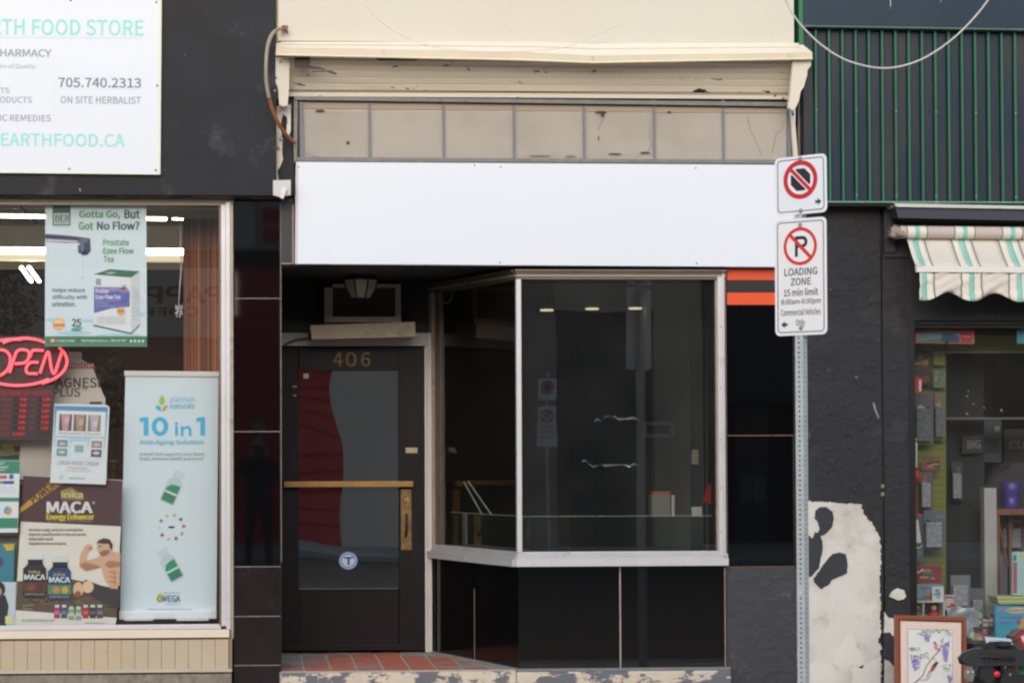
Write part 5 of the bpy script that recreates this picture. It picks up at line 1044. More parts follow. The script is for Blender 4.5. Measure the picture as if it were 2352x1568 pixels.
t = sheet('black_notice', 'black notice with the letters BIG in the dim middle of the right window', 'notice', [(2210, 1000), (2258, 998), (2258, 1040), (2210, 1042)], 0.85, (40, 42, 44)); c = wallcv(0.85); c.text('BIG', 2222, 1010, 2252, 1030, (120, 116, 112), bold=0.03); c.text('SALE', 2228, 1001, 2246, 1006, (90, 90, 90)); c.out('print', t)
t = sheet('dim_sign', 'dark maroon sign with pale letters CU at the right edge of the right window', 'sign', [(2306, 985), (2450, 985), (2450, 1066), (2306, 1066)], 1.2, (46, 38, 42)); c = wallcv(1.2); c.text('CURIO', 2318, 1012, 2400, 1030, (140, 120, 120)); c.out('print', t)
t = sheet('grey_poster', 'grey blue poster hanging behind the black notice in the right window', 'poster', [(2258, 956), (2300, 962), (2300, 1062), (2258, 1060)], 1.1, (74, 80, 88)); c = wallcv(1.1); c.rect(2264, 1008, 2294, 1040, (54, 58, 64)); c.rect(2284, 978, 2296, 990, (140, 140, 140)); c.out('print', t)
NM = ['topmost pale trinket hanging in the dim right window', 'second pale trinket from the top, just under the topmost', 'larger pale trinket right of the others in the middle', 'lowest left pale trinket above the black notice', 'pale trinket hanging above the grey blue poster', 'rightmost pale trinket hanging over the maroon sign']
for k, (a, b) in enumerate(((2224, 898), (2221, 910), (2236, 928), (2221, 950), (2260, 936), (2300, 942))):
    solo('small_charm', MB().ball(P(a, b, 0.7), 0.008 + 0.003 * (k % 2), flat((150, 146, 130)), 8), NM[k], 'trinket', group='hanging trinkets')
# rows of small goods further in
CN = (('red', (170, 56, 54)), ('teal', (60, 130, 128)), ('cream', (206, 198, 170)), ('blue', (66, 98, 150)), ('orange', (200, 118, 62)), ('grey', (130, 130, 132)), ('green', (84, 128, 76)), ('pink', (196, 120, 140)), ('yellow', (206, 180, 84)), ('brown', (112, 84, 66)), ('violet', (110, 90, 150)), ('white', (212, 212, 208)))
rn = random.Random(21)
ORD = ('first', 'second', 'third', 'fourth', 'fifth', 'sixth', 'seventh', 'eighth', 'ninth', 'tenth', 'eleventh', 'twelfth', 'thirteenth', 'fourteenth')
for rw, (base, yy, q, q1, hs, nm_) in enumerate(((1440, 0.42, 2186, 2284, (14, 44), 'deck by the grey column'), (1470, 0.30, 2222, 2286, (10, 26), 'deck before the turquoise book'))):
    i = 0
    while q < q1:
        w = rn.uniform(8, 15); h = rn.uniform(*hs); cn, cc = CN[(i * 5 + rw * 3 + rn.randrange(2)) % 12]
        t = thing('small_carton', '%s carton from the left on the %s, small and %s' % (ORD[min(i, 13)], nm_, cn), 'carton', P(q + w / 2, base, yy), 'small cartons in the right window')
        mk('carton', MB().pbox(q, base - h, q + w - 0.8, base, yy, yy + 0.07, M('goods_' + cn, cc, 0.5, 0.12, 20)), t, bevel=0.0015)
        c = wallcv(yy); k2 = rn.choice(CN)[1]; c.rect(q + 1, base - h * 0.8, q + w - 2, base - h * 0.5, k2, 1); c.rect(q + 2, base - h * 0.35, q + w - 3, base - h * 0.2, rn.choice(CN)[1], 1); c.out('print', t)
        q += w; i += 1
mk('goods_riser', MB().pbox(2174, 1440, 2290, 1560, 0.36, 0.6, M('riser_dark_grey', (84, 84, 86), 0.7, 0.1)), C_)
mk('goods_ledge', MB().pbox(2215, 1470, 2330, 1560, 0.27, 0.355, M('ledge_dark_grey', (74, 72, 72), 0.7, 0.1)), C_)
# books
t = thing('picture_book', 'turquoise picture book with pink lettering propped up in the right window', 'book', P(2320, 1470, 0.3))
mk('cover', MB().prism([(2287, 1391), (2420, 1393), (2420, 1478), (2287, 1470)], 0.24, 0.26, M('turquoise_cover', (66, 168, 198), 0.35, 0.03)), t, bevel=0.002)
c = wallcv(0.24); c.rect(2292, 1397, 2352, 1402, (206, 120, 170)); c.ell(2336, 1401, 26, 7, (214, 200, 170), 2); c.text('READING TIME', 2314, 1398, 2358, 1404, (110, 100, 90), 3); c.text('MY SWIMMING', 2297, 1414, 2348, 1421, (140, 110, 190), 2, bold=0.03); c.text('BOOK', 2297, 1426, 2318, 1432, (140, 110, 190), 2, bold=0.03); c.text('Fun With', 2297, 1443, 2318, 1447, (160, 190, 150), 2); c.text('Numbers', 2297, 1449, 2318, 1453, (160, 190, 150), 2); c.poly([(2336, 1430), (2352, 1415), (2380, 1418), (2380, 1470), (2345, 1462)], (190, 170, 110), 2); c.ell(2340, 1428, 5, 7, (150, 100, 120), 3); c.out('print', t)
for k in range(4):
    t = thing('magazine', ('topmost', 'second', 'third', 'lowest')[k] + ' pale yellow green magazine of the stack above the turquoise book', 'magazine', P(2320, 1372 + k * 4.5, 0.4), 'stack of pale magazines')
    mk('cover', MB().pbox(2290 + k * 1.5, 1369 + k * 4.6, 2420, 1373 + k * 4.6, 0.32, 0.5, flat(((206, 210, 150), (176, 186, 130), (212, 214, 160), (170, 176, 120))[k])), t)
t = thing('tall_book', 'tall pale green book with a pink spine at the right edge of the right window', 'book', P(2340, 1368, 0.4))
mk('cover', MB().prism([(2325, 1270), (2331, 1266), (2420, 1268), (2420, 1368), (2325, 1366)], 0.34, 0.37, M('pale_book', (170, 206, 200), 0.4, 0.04)), t); c = wallcv(0.34); c.rect(2327, 1290, 2336, 1362, (176, 96, 110)); c.rect(2343, 1272, 2352, 1280, (206, 190, 80)); c.ell(2331, 1280, 4, 8, (70, 140, 90), 2); c.out('print', t)
t = thing('plastic_bag', 'clear plastic wrapped parcel behind the framed picture', 'bag', P(2215, 1460, 0.2))
m = MB()
rn = random.Random(2); v = []
for j in range(10):
    for i in range(12): p = P(2175 + i * 5.9, 1395 + j * 7.5, 0.2); p.y += rn.uniform(-0.015, 0.015); v.append(p)
m.add(v, [(j * 12 + i, j * 12 + i + 1, (j + 1) * 12 + i + 1, (j + 1) * 12 + i) for j in range(9) for i in range(11)], M('milky_plastic', (150, 162, 170), 0.2, 0.2, 12, spec=0.7)); mk('wrap', m, t, smooth=True)
mk('contents', MB().pbox(2182, 1402, 2234, 1458, 0.23, 0.3, M('parcel_grey', (120, 128, 134), 0.6, 0.1)), t)
# sidewalk sale table
t = thing('sale_table', 'low dark sale table on the pavement below the right window', 'table', (X(2330, -0.4), -0.4, 0))
tx0, tx1 = X(2210, -0.4), X(2700, -0.4); ztt = Z(1500, -0.4, 2300)
mk('table_top', MB().box(tx0 + 0.03, tx1, -0.62, -0.12, ztt - 0.04, ztt, M('dark_table', (46, 44, 46), 0.6, 0.1)), t, bevel=0.003)
for a in (tx0 + 0.07, tx1 - 0.07):
    for b in (-0.57, -0.17): mk('leg', MB().box(a - 0.02, a + 0.02, b - 0.02, b + 0.02, 0, ztt - 0.041, MATS['dark_table']), t)
t = thing('picture_tray', 'black edged tray with a cream lining on the sale table', 'tray', P(2268, 1498, -0.4))
mk('tray_edge', MB().prism([(2238, 1479), (2318, 1479), (2322, 1500), (2238, 1500)], -0.42, -0.2, M('black_tray', (36, 34, 36), 0.5, 0.05)), t, bevel=0.003); mk('lining', MB().prism([(2243, 1486), (2300, 1485), (2300, 1496), (2241, 1497)], -0.424, -0.421, flat((190, 180, 150))), t)
t = sheet('paper_slip', 'pale blue paper slip with scribbles lying on the sale goods', 'paper', [(2262, 1461), (2322, 1466), (2331, 1478), (2328, 1482), (2268, 1484)], -0.3, (206, 222, 226)); c = wallcv(-0.3); c.line([(2276, 1468), (2300, 1470), (2316, 1474)], 1, (130, 170, 200)); c.out('print', t)
t = thing('red_package', 'red and dark package at the lower right edge of the photo', 'package', P(2345, 1490, -0.35)); mk('box', MB().prism([(2328, 1462), (2346, 1448), (2420, 1446), (2420, 1490), (2332, 1488)], -0.33, -0.2, M('red_dark_pack', (92, 66, 68), 0.4, 0.05)), t, bevel=0.003); c = wallcv(-0.33); c.poly([(2334, 1462), (2348, 1452), (2400, 1450), (2400, 1474), (2352, 1484)], (196, 44, 50)); c.poly([(2345, 1462), (2352, 1458), (2352, 1476)], (230, 226, 220), 2); c.out('print', t)
m = MB().tube([P(2236, 1448, -0.2), P(2262, 1456, -0.25), P(2300, 1470, -0.28)], 0.008, M('grey_cable', (80, 80, 84), 0.5, 0.1), 6); m.tube([P(2236, 1440, -0.2), P(2252, 1454, -0.2), P(2284, 1462, -0.25)], 0.006, MATS['grey_cable'], 6); solo('tangled_cord', m, 'dark tangled cord between the framed picture and the paper slip', 'cord', smooth=True)
for k in range(3):
    t = thing('stacked_book', ('leftmost pale green', 'middle orange edged', 'right teal')[k] + ' book on the low pile under the black handlebar', 'book', P(2318 + k * 14, 1560, -0.5), 'books under the handlebar')
    mk('cover', MB().pbox(2314 + k * 14, 1516 + k, 2326 + k * 14, 1600, -0.45, -0.3, flat(((150, 170, 130), (196, 130, 80), (60, 140, 120))[k])), t)
# framed picture leaning on the wall
y = -0.42
t = thing('framed_picture', 'brown framed bird and wisteria picture with a pink mat leaning by the shop wall', 'picture', (P(2138, 1600, y).x, y, 0.0))
fr = M('brown_frame_wood', (146, 82, 58), 0.35, 0.12, 10, st=(0.3, 1, 1)); fr2 = M('dark_frame_edge', (112, 60, 44), 0.35, 0.1)
x0, t0, x1, b1 = 2057, 1413.5, 2219, 1655
def fbox(nm, pts, d0, d1, mt, bv=0.002): mk(nm, MB().prism(pts, y - d0, y + d1, mt), t, bevel=bv)
fbox('frame_rail', [(2057, 1413), (2219, 1417.5), (2212, 1424.5), (2064, 1420)], 0.012, 0.02, fr); fbox('frame_rail', [(2057, 1413), (2064, 1420), (2066, 1640), (2058, 1648)], 0.0118, 0.02, fr); fbox('frame_rail', [(2219, 1417.5), (2212, 1424.5), (2212, 1642), (2221, 1650)], 0.0118, 0.02, fr); fbox('frame_rail', [(2058, 1648), (2066, 1640), (2212, 1642), (2221, 1650)], 0.012, 0.02, fr)
fbox('frame_lip', [(2063.6, 1419.6), (2212.4, 1424), (2209, 1427.5), (2067.5, 1423.5)], 0.006, 0.018, fr2, 0.001); fbox('frame_lip', [(2063.6, 1420), (2067.5, 1424), (2069, 1640), (2065.6, 1640)], 0.0058, 0.018, fr2, 0.001); fbox('frame_lip', [(2212.4, 1424), (2209, 1427.5), (2208.4, 1640), (2212.2, 1640)], 0.0058, 0.018, fr2, 0.001)
mk('mat_board', MB().prism([(2066, 1422), (2210, 1426), (2210, 1642), (2067, 1640)], y + 0.002, y + 0.012, M('pink_mat', (234, 212, 202), 0.8, 0.02)), t)
c = Cv(lambda a, b, l: P(a, b, y + 0.002 - 0.0008 * l))
c.poly([(2080.5, 1435), (2198, 1438.5), (2198, 1630), (2081, 1630)], (222, 196, 184)); c.poly([(2082, 1436.5), (2196.6, 1440), (2196.6, 1630), (2082.6, 1630)], (232, 210, 200), 2)
c.poly([(2084, 1442), (2189.5, 1444.5), (2189.5, 1628), (2085.5, 1628)], (200, 176, 160), 3); c.poly([(2086, 1444), (2188, 1446.5), (2188, 1626), (2087, 1626)], (226, 226, 222), 4)
rn = random.Random(11)
c.line([(2100, 1568), (2120, 1550), (2128, 1528), (2142, 1510), (2158, 1492), (2163, 1478)], 3.2, (176, 142, 130), 5); c.line([(2142, 1510), (2152, 1516)], 1.5, (150, 130, 110), 5); c.line([(2100, 1568), (2112, 1560), (2130, 1560), (2140, 1545)], 2.2, (186, 158, 146), 5)
def leaves(cx, cy, w, h, n, cols):
    for k in range(n):
        a, b = cx + rn.uniform(-w, w), cy + rn.uniform(-h, h); an = rn.uniform(0.2, 1.2) * rn.choice((1, -1)) + (math.pi if rn.random() < .5 else 0); L = rn.uniform(4, 8)
        ex, ey = a + L * math.cos(an), b + abs(L * math.sin(an)); nx, ny = -(ey - b) * 0.16, (ex - a) * 0.16
        c.poly([(a, b), ((a + ex) / 2 + nx, (b + ey) / 2 + ny), (ex, ey), ((a + ex) / 2 - nx, (b + ey) / 2 - ny)], rn.choice(cols), 6 + k % 2)
gr = [(124, 158, 118), (148, 176, 132), (96, 132, 104), (170, 188, 140)]
def wist(cx, top, w, h, n, cols):
    for k in range(n):
        t_ = rn.random() ** 0.8; ww = w * (1 - t_ * 0.75); c.ell(cx + rn.uniform(-ww, ww), top + h * t_, 1.5, 1.7, rn.choice(cols), 8 + k % 3, 7)
pu = [(150, 132, 200), (178, 162, 214), (124, 104, 186), (196, 186, 224)]
leaves(2150, 1447, 34, 3, 40, gr); leaves(2120, 1452, 12, 4, 14, gr); leaves(2180, 1452, 8, 6, 12, gr); wist(2130, 1448, 12, 24, 70, pu[1:]); wist(2172, 1466, 12, 52, 150, pu)
leaves(2102, 1488, 14, 5, 26, gr); leaves(2120, 1504, 16, 8, 26, gr); wist(2104, 1504, 15, 34, 110, pu); leaves(2176, 1532, 12, 10, 30, gr); wist(2182, 1546, 8, 20, 40, pu)
c.ell(2150, 1483, 4.2, 7, (216, 140, 140), 12, 14); c.ell(2147, 1475, 3.4, 3, (120, 130, 150), 13, 10); c.poly([(2152, 1486), (2159, 1490), (2160, 1496), (2153, 1491)], (150, 140, 130), 12)
c.poly([(2136, 1540), (2140, 1528), (2148, 1520), (2152, 1526), (2146, 1536), (2140, 1542)], (168, 76, 74), 12); c.poly([(2142, 1526), (2150, 1518), (2156, 1520), (2150, 1529)], (62, 58, 74), 13); c.poly([(2138, 1538), (2128, 1556), (2126, 1558), (2134, 1540)], (96, 92, 110), 13)
c.out('painting', t)
# mobility scooter
t = thing('mobility_scooter', 'black mobility scooter handlebar with a red button and round lamp pods', 'scooter', (X(2300, -1.3), -1.1, 0.0))
yk = -1.3; bk = M('black_moulded_plastic', (48, 48, 52), 0.42, 0.08, 6); bk2 = M('dark_rubber', (34, 34, 36), 0.7, 0.05)
mk('tiller_shroud', MB().prism([(2219, 1515), (2228, 1504), (2250, 1496), (2280, 1494), (2352, 1496), (2420, 1500), (2440, 1512), (2430, 1524), (2352, 1524), (2290, 1523), (2240, 1526), (2222, 1524)], yk - 0.03, yk + 0.09, bk), t, bevel=0.012)
mk('control_housing', MB().prism([(2270, 1486), (2282, 1478), (2310, 1478), (2326, 1484), (2336, 1494), (2270, 1495)], yk + 0.02, yk + 0.08, bk2), t, bevel=0.01)
mk('speed_knob', MB().lathe(P(2304, 1484, yk + 0.03), (0, 0, 1), [(0, 0.042), (0.01, 0.045), (0.028, 0.040), (0.03, 0.02)], bk2, 18), t, smooth=False)
mk('mirror_rod', MB().tube([P(2306, 1484, yk + 0.06), P(2324, 1474, yk + 0.06), P(2345, 1466, yk + 0.06)], 0.004, bk2, 6), t)
mk('round_pod', MB().lathe(P(2262, 1546, yk + 0.03), (0, -1, 0), [(0, 0.048), (0.05, 0.052), (0.055, 0.044), (0.045, 0.04), (0.044, 0.0)], bk2, 24), t)
mk('silver_lamp', MB().tube([P(2227, 1527, yk), P(2227, 1540, yk), P(2228, 1552, yk), P(2229, 1566, yk)], [0.018, 0.03, 0.03, 0.018], M('silver_lamp', (190, 188, 186), 0.15, 0.1, metal=0.8), 14), t, smooth=True)
mk('red_button', MB().ball(P(2289.5, 1547, yk - 0.03), (0.021, 0.012, 0.019), M('red_button_plastic', (216, 40, 44), 0.35, 0, coat=0.5)), t, smooth=True)
mk('side_pod', MB().prism([(2302, 1538), (2312, 1530), (2328, 1532), (2336, 1545), (2334, 1590), (2304, 1590)], yk - 0.01, yk + 0.06, bk2), t, bevel=0.008); mk('screw_cap', MB().lathe(P(2320, 1548, yk - 0.011), (0, -1, 0), [(0, 0.010), (0.004, 0.008), (0.005, 0)], MATS['silver_lamp'], 12).lathe(P(2308, 1531, yk - 0.011), (0, -1, 0), [(0, 0.008), (0.004, 0.006), (0.005, 0)], MATS['silver_lamp'], 12), t)
mk('hand_grip', MB().tube([P(2236, 1512, yk - 0.01), P(2262, 1506, yk - 0.03), P(2292, 1508, yk - 0.035), P(2330, 1512, yk - 0.03)], 0.012, bk2, 10), t, smooth=True)
for k in range(7): mk('vent_rib', MB().pbox(2262 + k * 10, 1514, 2266 + k * 10, 1520, yk - 0.04, yk - 0.03, bk2), t)
mk('loom', MB().tube([P(2246, 1524, yk), P(2250, 1536, yk - 0.02), P(2246, 1552, yk), P(2252, 1575, yk)], 0.005, bk2, 6).tube([P(2296, 1524, yk), P(2304, 1536, yk - 0.03), P(2300, 1556, yk), P(2296, 1580, yk)], 0.006, bk2, 6), t)
mk('body_panel', MB().prism([(2240, 1562), (2270, 1560), (2330, 1556), (2420, 1556), (2420, 1900), (2262, 1900)], yk + 0.04, yk + 0.12, bk), t, bevel=0.01)
pc = P(2300, 1560, yk + 0.08); mk('tiller_column', MB().tube([(pc.x, pc.y, pc.z), (pc.x, pc.y + 0.1, 0.35), (pc.x, pc.y + 0.16, 0.2)], 0.03, bk2, 12), t)
mk('deck', MB().box(pc.x - 0.2, pc.x + 0.2, -1.15, -0.75, 0.14, 0.2, bk), t, bevel=0.02)
for a in (-0.2, 0.2): mk('wheel', MB().lathe((pc.x + a - 0.03, -1.2, 0.1), (1, 0, 0), [(0, 0.085), (0.01, 0.1), (0.05, 0.1), (0.06, 0.085)], bk2, 20), t)
# ================================================================ road sign post
tp = R(44); U = Vector((math.cos(tp), -math.sin(tp), 0)); N = Vector((-math.sin(tp), -math.cos(tp), 0))
yP = -2.42
T = thing('sign_post', 'galvanised perforated square post carrying the two parking signs', 'post', (X(1840, yP, 1200), yP, 0))
pc = Vector((X(1843, yP, 1200), yP, 0)); w2 = 0.0225
top = Z(360, yP, 1840); galv = M('galvanised_steel', (198, 203, 206), 0.5, 0.1, 10, metal=0.25, dirt=[((140, 150, 156), 0.6, 0.8, 6)])
m = MB(); nrow = int((top + 0.3) / 0.0254); hr = 0.0056; V_ = -N   # V_ points away from the viewer along the plate normal
def face(o, u, n):
    m_ = m
    for k in range(nrow):
        z0 = -0.3 + k * 0.0254; z1 = z0 + 0.0254; zc_ = (z0 + z1) / 2
        out = [(-w2, z0), (0, z0), (w2, z0), (w2, zc_), (w2, z1), (0, z1), (-w2, z1), (-w2, zc_)]
        inn = [(hr * math.cos(R(-135 + 45 * i)), zc_ + hr * math.sin(R(-135 + 45 * i))) for i in range(8)]
        vs_ = [o + u * a + Vector((0, 0, b)) for a, b in out + inn] + [o + u * a + Vector((0, 0, b)) - n * 0.002 for a, b in inn]
        m_.add(vs_, [(i, (i + 1) % 8, 8 + (i + 1) % 8, 8 + i) for i in range(8)] + [(8 + i, 8 + (i + 1) % 8, 16 + (i + 1) % 8, 16 + i) for i in range(8)], galv)
for u, n in ((U, N), (-N, U), (-U, -N), (N, -U)): face(pc + n * w2, u, n)
mk('perforated_tube', m, T)
c = Cv(lambda a, b, l: pc + N * (w2 + 0.0006 * l) + U * a + Vector((0, 0, b))); zz = Z(1352, yP, 1838)
c.rect(-0.010, zz + 0.024, 0.006, zz - 0.024, (222, 224, 228)); c.text('98', -0.007, zz + 0.018, 0.003, zz + 0.002, (120, 122, 128)); c.rect(-0.007, zz - 0.004, 0.003, zz - 0.008, (150, 150, 156), 2); c.out('post_sticker', T)
def plate(name, label, cpx, cpy, w, h, tilt=0.0):
    ce = P(cpx, cpy, yP - 0.03)
    t = thing(name, label, 'sign', ce - Vector((0, 0, h / 2)))
    def pt(u, v, d): return ce + U * (u * math.cos(tilt) - v * math.sin(tilt)) + Vector((0, 0, u * math.sin(tilt) + v * math.cos(tilt))) + N * d
    def rr(w_, h_, r, n=6): return [(sx * (w_ / 2 - r) + r * math.cos(R(a0 + 90 * i / n)), sz * (h_ / 2 - r) + r * math.sin(R(a0 + 90 * i / n))) for sx, sz, a0 in ((1, 1, 0), (-1, 1, 90), (-1, -1, 180), (1, -1, 270)) for i in range(n + 1)]
    o = rr(w, h, 0.028); n = len(o); m = MB()
    m.add([pt(a, b, 0) for a, b in o] + [pt(a, b, -0.0025) for a, b in o], [tuple(range(n)), tuple(range(2 * n - 1, n - 1, -1))] + [(i, (i + 1) % n, n + (i + 1) % n, n + i) for i in range(n)], M('sign_white_' + name, (240, 245, 250) if h < 0.4 else (244, 244, 245), 0.35, 0.015, 6))
    mk('plate', m, t)
    cv = Cv(lambda a, b, l: pt(a, b, 0.0006 * l))
    a_, b_ = rr(w - 0.030, h - 0.030, 0.02), rr(w - 0.039, h - 0.039, 0.016)
    cv.mb.add([pt(a, b, 0.0006) for a, b in a_ + b_], [(i, (i + 1) % n, n + (i + 1) % n, n + i) for i in range(n)], flat((40, 44, 50)))
    return t, cv, pt
def bolts(t, pt, vs_):
    m = MB()
    for v in vs_: m.lathe(pt(0.0, v, 0.0), tuple(N), [(0, 0.012), (0.002, 0.012), (0.0025, 0.008), (0.008, 0.007), (0.009, 0)], M('bolt_zinc', (170, 168, 162), 0.4, 0.2, 40, metal=0.5), 12)
    mk('bolt', m, t)
RED, RED2, BK = (214, 34, 48), (228, 50, 44), (38, 37, 38)
t, cv, pt = plate('no_stopping_sign', 'square no stopping sign with a black octagon, topmost on the post', 1839, 425, 0.305, 0.303, 0.006)
bolts(t, pt, (0.137, -0.134)); ry = 0.028
def loc(cx, cy, c0): return ((cx - c0) * 0.3281 / 448 / 0.885)
oc = [(0.062 * math.cos(R(22.5 + 45 * i)), ry + 0.062 * math.sin(R(22.5 + 45 * i))) for i in range(8)]
cv.poly(oc, BK, 2); d = 0.70711
def bar(cv, cx, cy, L, w_, col, l): cv.poly([(cx + (-L * d - w_ * d), cy + (L * d - w_ * d)), (cx + (-L * d + w_ * d), cy + (L * d + w_ * d)), (cx + (L * d + w_ * d), cy + (-L * d + w_ * d)), (cx + (L * d - w_ * d), cy + (-L * d - w_ * d))], col, l)
bar(cv, 0, ry, 0.078, 0.0155, (236, 240, 245), 3); bar(cv, 0, ry, 0.086, 0.0095, RED, 4); cv.ring(0, ry, 0.1, 0.1, 0.0235, RED, 5)
def arrow(cv, cx, cy, s, sg):
    cv.poly([(cx + sg * s, cy), (cx - sg * s * 0.15, cy + s * 0.95), (cx + sg * s * 0.1, cy + s * 0.32), (cx - sg * s * 0.9, cy + s * 0.34), (cx - sg * s * 0.6, cy), (cx - sg * s * 0.9, cy - s * 0.34), (cx + sg * s * 0.1, cy - s * 0.32), (cx - sg * s * 0.15, cy - s * 0.95)], BK, 2)
arrow(cv, 0.1, -0.094, 0.021, 1); cv.out('symbol', t)
t, cv, pt = plate('loading_zone_sign', 'tall no parking loading zone sign, lower of the two on the post', 1839, 635.5, 0.305, 0.605, 0.0)
bolts(t, pt, (0.268, -0.265))
def lu(cx): return (cx - 567) * 0.3281 / 448 / 0.885
def lv(cy): return (635.5 - (306.25 + cy * 0.3281)) / 448
cy = lv(787)
# letter P drawn as strokes
px0, pw = -0.032, 0.0165
cv.rect(px0, cy + 0.052, px0 + pw, cy - 0.054, BK, 2)
st_ = [(px0, cy + 0.052), (0.012, cy + 0.052)] + [(0.012 + 0.030 * math.cos(R(90 - 15 * i)), cy + 0.022 + 0.030 * math.sin(R(90 - 15 * i))) for i in range(1, 13)] + [(px0, cy - 0.008)]
inn = [(px0, cy + 0.052 - pw), (0.012, cy + 0.052 - pw)] + [(0.012 + 0.0135 * math.cos(R(90 - 15 * i)), cy + 0.022 + 0.0135 * math.sin(R(90 - 15 * i))) for i in range(1, 13)] + [(px0, cy - 0.008 + pw)]
cv.mb.add([pt(a, b, 0.0013) for a, b in st_ + inn], [(i, i + 1, len(st_) + i + 1, len(st_) + i) for i in range(len(st_) - 1)], flat(BK))
bar(cv, 0, cy, 0.086, 0.009, RED2, 4); cv.ring(0, cy, 0.098, 0.098, 0.0165, RED2, 5)
G3 = (70, 72, 76)
for s_, x0, a, x1, b, bo in (('LOADING', 452, 940, 685, 993, 0.01), ('ZONE', 497, 1011, 640, 1063, 0.01), ('15 min limit', 447, 1085, 690, 1138, 0.012), ('8:00am-6:00pm', 427, 1158, 708, 1206, 0.005), ('Commercial Vehicles', 425, 1228, 706, 1275, 0.0), ('Only', 533, 1300, 594, 1362, 0.005)):
    cv.text(s_, lu(x0), lv(a), lu(x1), lv(b), G3, 2, bold=bo)
arrow(cv, lu(452), lv(1338), 0.021, -1); cv.out('symbol', t)

# ================================================================ cables
def smooth(pts, sub=8):
    V = [Vector(p) for p in pts]; o = []
    for i in range(len(V) - 1):
        p0, p1, p2, p3 = V[max(i - 1, 0)], V[i], V[i + 1], V[min(i + 2, len(V) - 1)]
        for k in range(sub):
            s_ = k / sub; o.append(0.5 * ((2 * p1) + (p2 - p0) * s_ + (2 * p0 - 5 * p1 + 4 * p2 - p3) * s_ ** 2 + (3 * p1 - p0 - 3 * p2 + p3) * s_ ** 3))
    return o + [V[-1]]
solo('hanging_cable', MB().tube(smooth([P(a, b, -0.7) for a, b in ((1760, -90), (1803, 0), (1835, 52), (1880, 98), (1930, 132), (1980, 150), (2035, 157), (2090, 147), (2140, 124), (2190, 88), (2235, 44), (2275, -8), (2330, -100))]), 0.0055, M('white_cable', (206, 202, 196), 0.5, 0.05), 8), 'thick white cable hanging in a deep loop before the green cladding', 'cable', smooth=True)
solo('thin_cable', MB().tube(smooth([P(a, b, -0.72) for a, b in ((800, -60), (832, 0), (870, 45), (930, 85), (990, 106), (1060, 116), (1130, 120), (1220, 117), (1300, 108), (1370, 80), (1440, 45), (1490, 0), (1540, -60))]), 0.0026, M('thin_cream_cable', (238, 232, 214), 0.5, 0.02), 6), 'thin pale cable sagging across the cream cladding', 'cable', smooth=True)
t = thing('conduit_cable', 'flexible conduit with a rusty lower half curving round the corner of the eave', 'cable', P(640, 330, -0.2))
pts = smooth([P(a, b, y) for a, b, y in ((648, 66, -0.15), (634, 70, -0.26), (622, 84, -0.32), (614, 110, -0.34), (611, 150, -0.34), (612, 190, -0.32), (618, 225, -0.3))])
m = MB()
for i, (p, q) in enumerate(zip(pts, pts[1:])):
    for k in range(3): a = p.lerp(q, k / 3); b = p.lerp(q, (k + 0.7) / 3); m.tube([a, b], 0.0115, M('cream_conduit', (200, 182, 158), 0.6, 0.15, 12), 8, cap=False)
m.tube(pts, 0.0095, M('conduit_groove', (150, 130, 110), 0.7, 0.1), 8); mk('sleeve', m, t, smooth=True)
pts = smooth([P(a, b, y) for a, b, y in ((618, 225, -0.3), (628, 258, -0.26), (642, 288, -0.2), (660, 312, -0.12), (677, 328, -0.07))])
mk('rusty_sleeve', MB().tube(pts, 0.0115, M('rusty_conduit', (166, 102, 66), 0.8, 0.2, 12, dirt=[((206, 176, 146), 0.58, 0.64, 14)]), 8), t, smooth=True)
m = MB(); rn = random.Random(4)
for k in range(8): m.tube([P(648, 64, -0.16), P(646 + rn.uniform(0, 16), 58 + rn.uniform(0, 16), -0.16), P(648 + rn.uniform(0, 16), 56 + rn.uniform(0, 24), -0.15)], 0.0035, M('loose_wire', (110, 84, 66), 0.7, 0.3, 30), 5)
m.ball(P(650, 66, -0.16), 0.018, M('rust_boss', (160, 90, 66), 0.8, 0.3, 20)); mk('wire_ends', m, t)
solo('door_cable', MB().tube(smooth([P(649, 795, 1.2), P(665, 786, 1.19), P(685, 779, 1.19), P(712, 777, 1.19)]), 0.007, M('grey_flex', (90, 88, 88), 0.6, 0.1), 6), 'dark grey cable curving over the white door header', 'cable', smooth=True)

# ================================================================ recess fittings
t = thing('air_conditioner', 'window air conditioner with a louvred grille above the black door', 'air conditioner', P(832, 740, 1.15))
y = 1.12
am = M('dull_ac_case', (190, 176, 166), 0.6, 0.1, 8)
mk('case', MB().pbox(745, 664, 921, 742, y + 0.03, y + 0.5, M('ac_body', (70, 66, 64), 0.7, 0.1)), t, bevel=0.004)
mk('front_frame', MB().pbox(745, 660, 764, 740, y, y + 0.03, am).pbox(908, 652, 921, 740, y, y + 0.03, am).pbox(764, 727, 908, 740, y, y + 0.029, am).pbox(764, 652, 908, 660, y, y + 0.029, am), t, bevel=0.003)
mk('grille_back', MB().pbox(764, 660, 908, 727, y + 0.02, y + 0.028, in_black), t)
for k in range(12): mk('louvre', MB().pbox(764, 662 + k * 5.5, 908, 664.2 + k * 5.5, y + 0.004, y + 0.02, M('louvre_metal', (100, 94, 90), 0.6, 0.1)), t)
t = solo('support_shelf', MB().prism([(712, 748), (952, 740), (953, 772), (715, 778)], 1.0, 1.2, M('weathered_beige_board', (190, 176, 154), 0.8, 0.08, 6, dirt=[((150, 136, 116), 0.55, 0.75, 5)])).prism([(709, 748), (712, 748), (715, 778), (711, 776)], 1.0, 1.2, dark_line), 'beige board shelf under the air conditioner', 'shelf', bevel=0.003)
t = thing('porch_lamp', 'unlit frosted porch lamp on the dark recess ceiling', 'lamp', P(828, 632, 0.75))
pt_ = P(828, 640, 0.75)
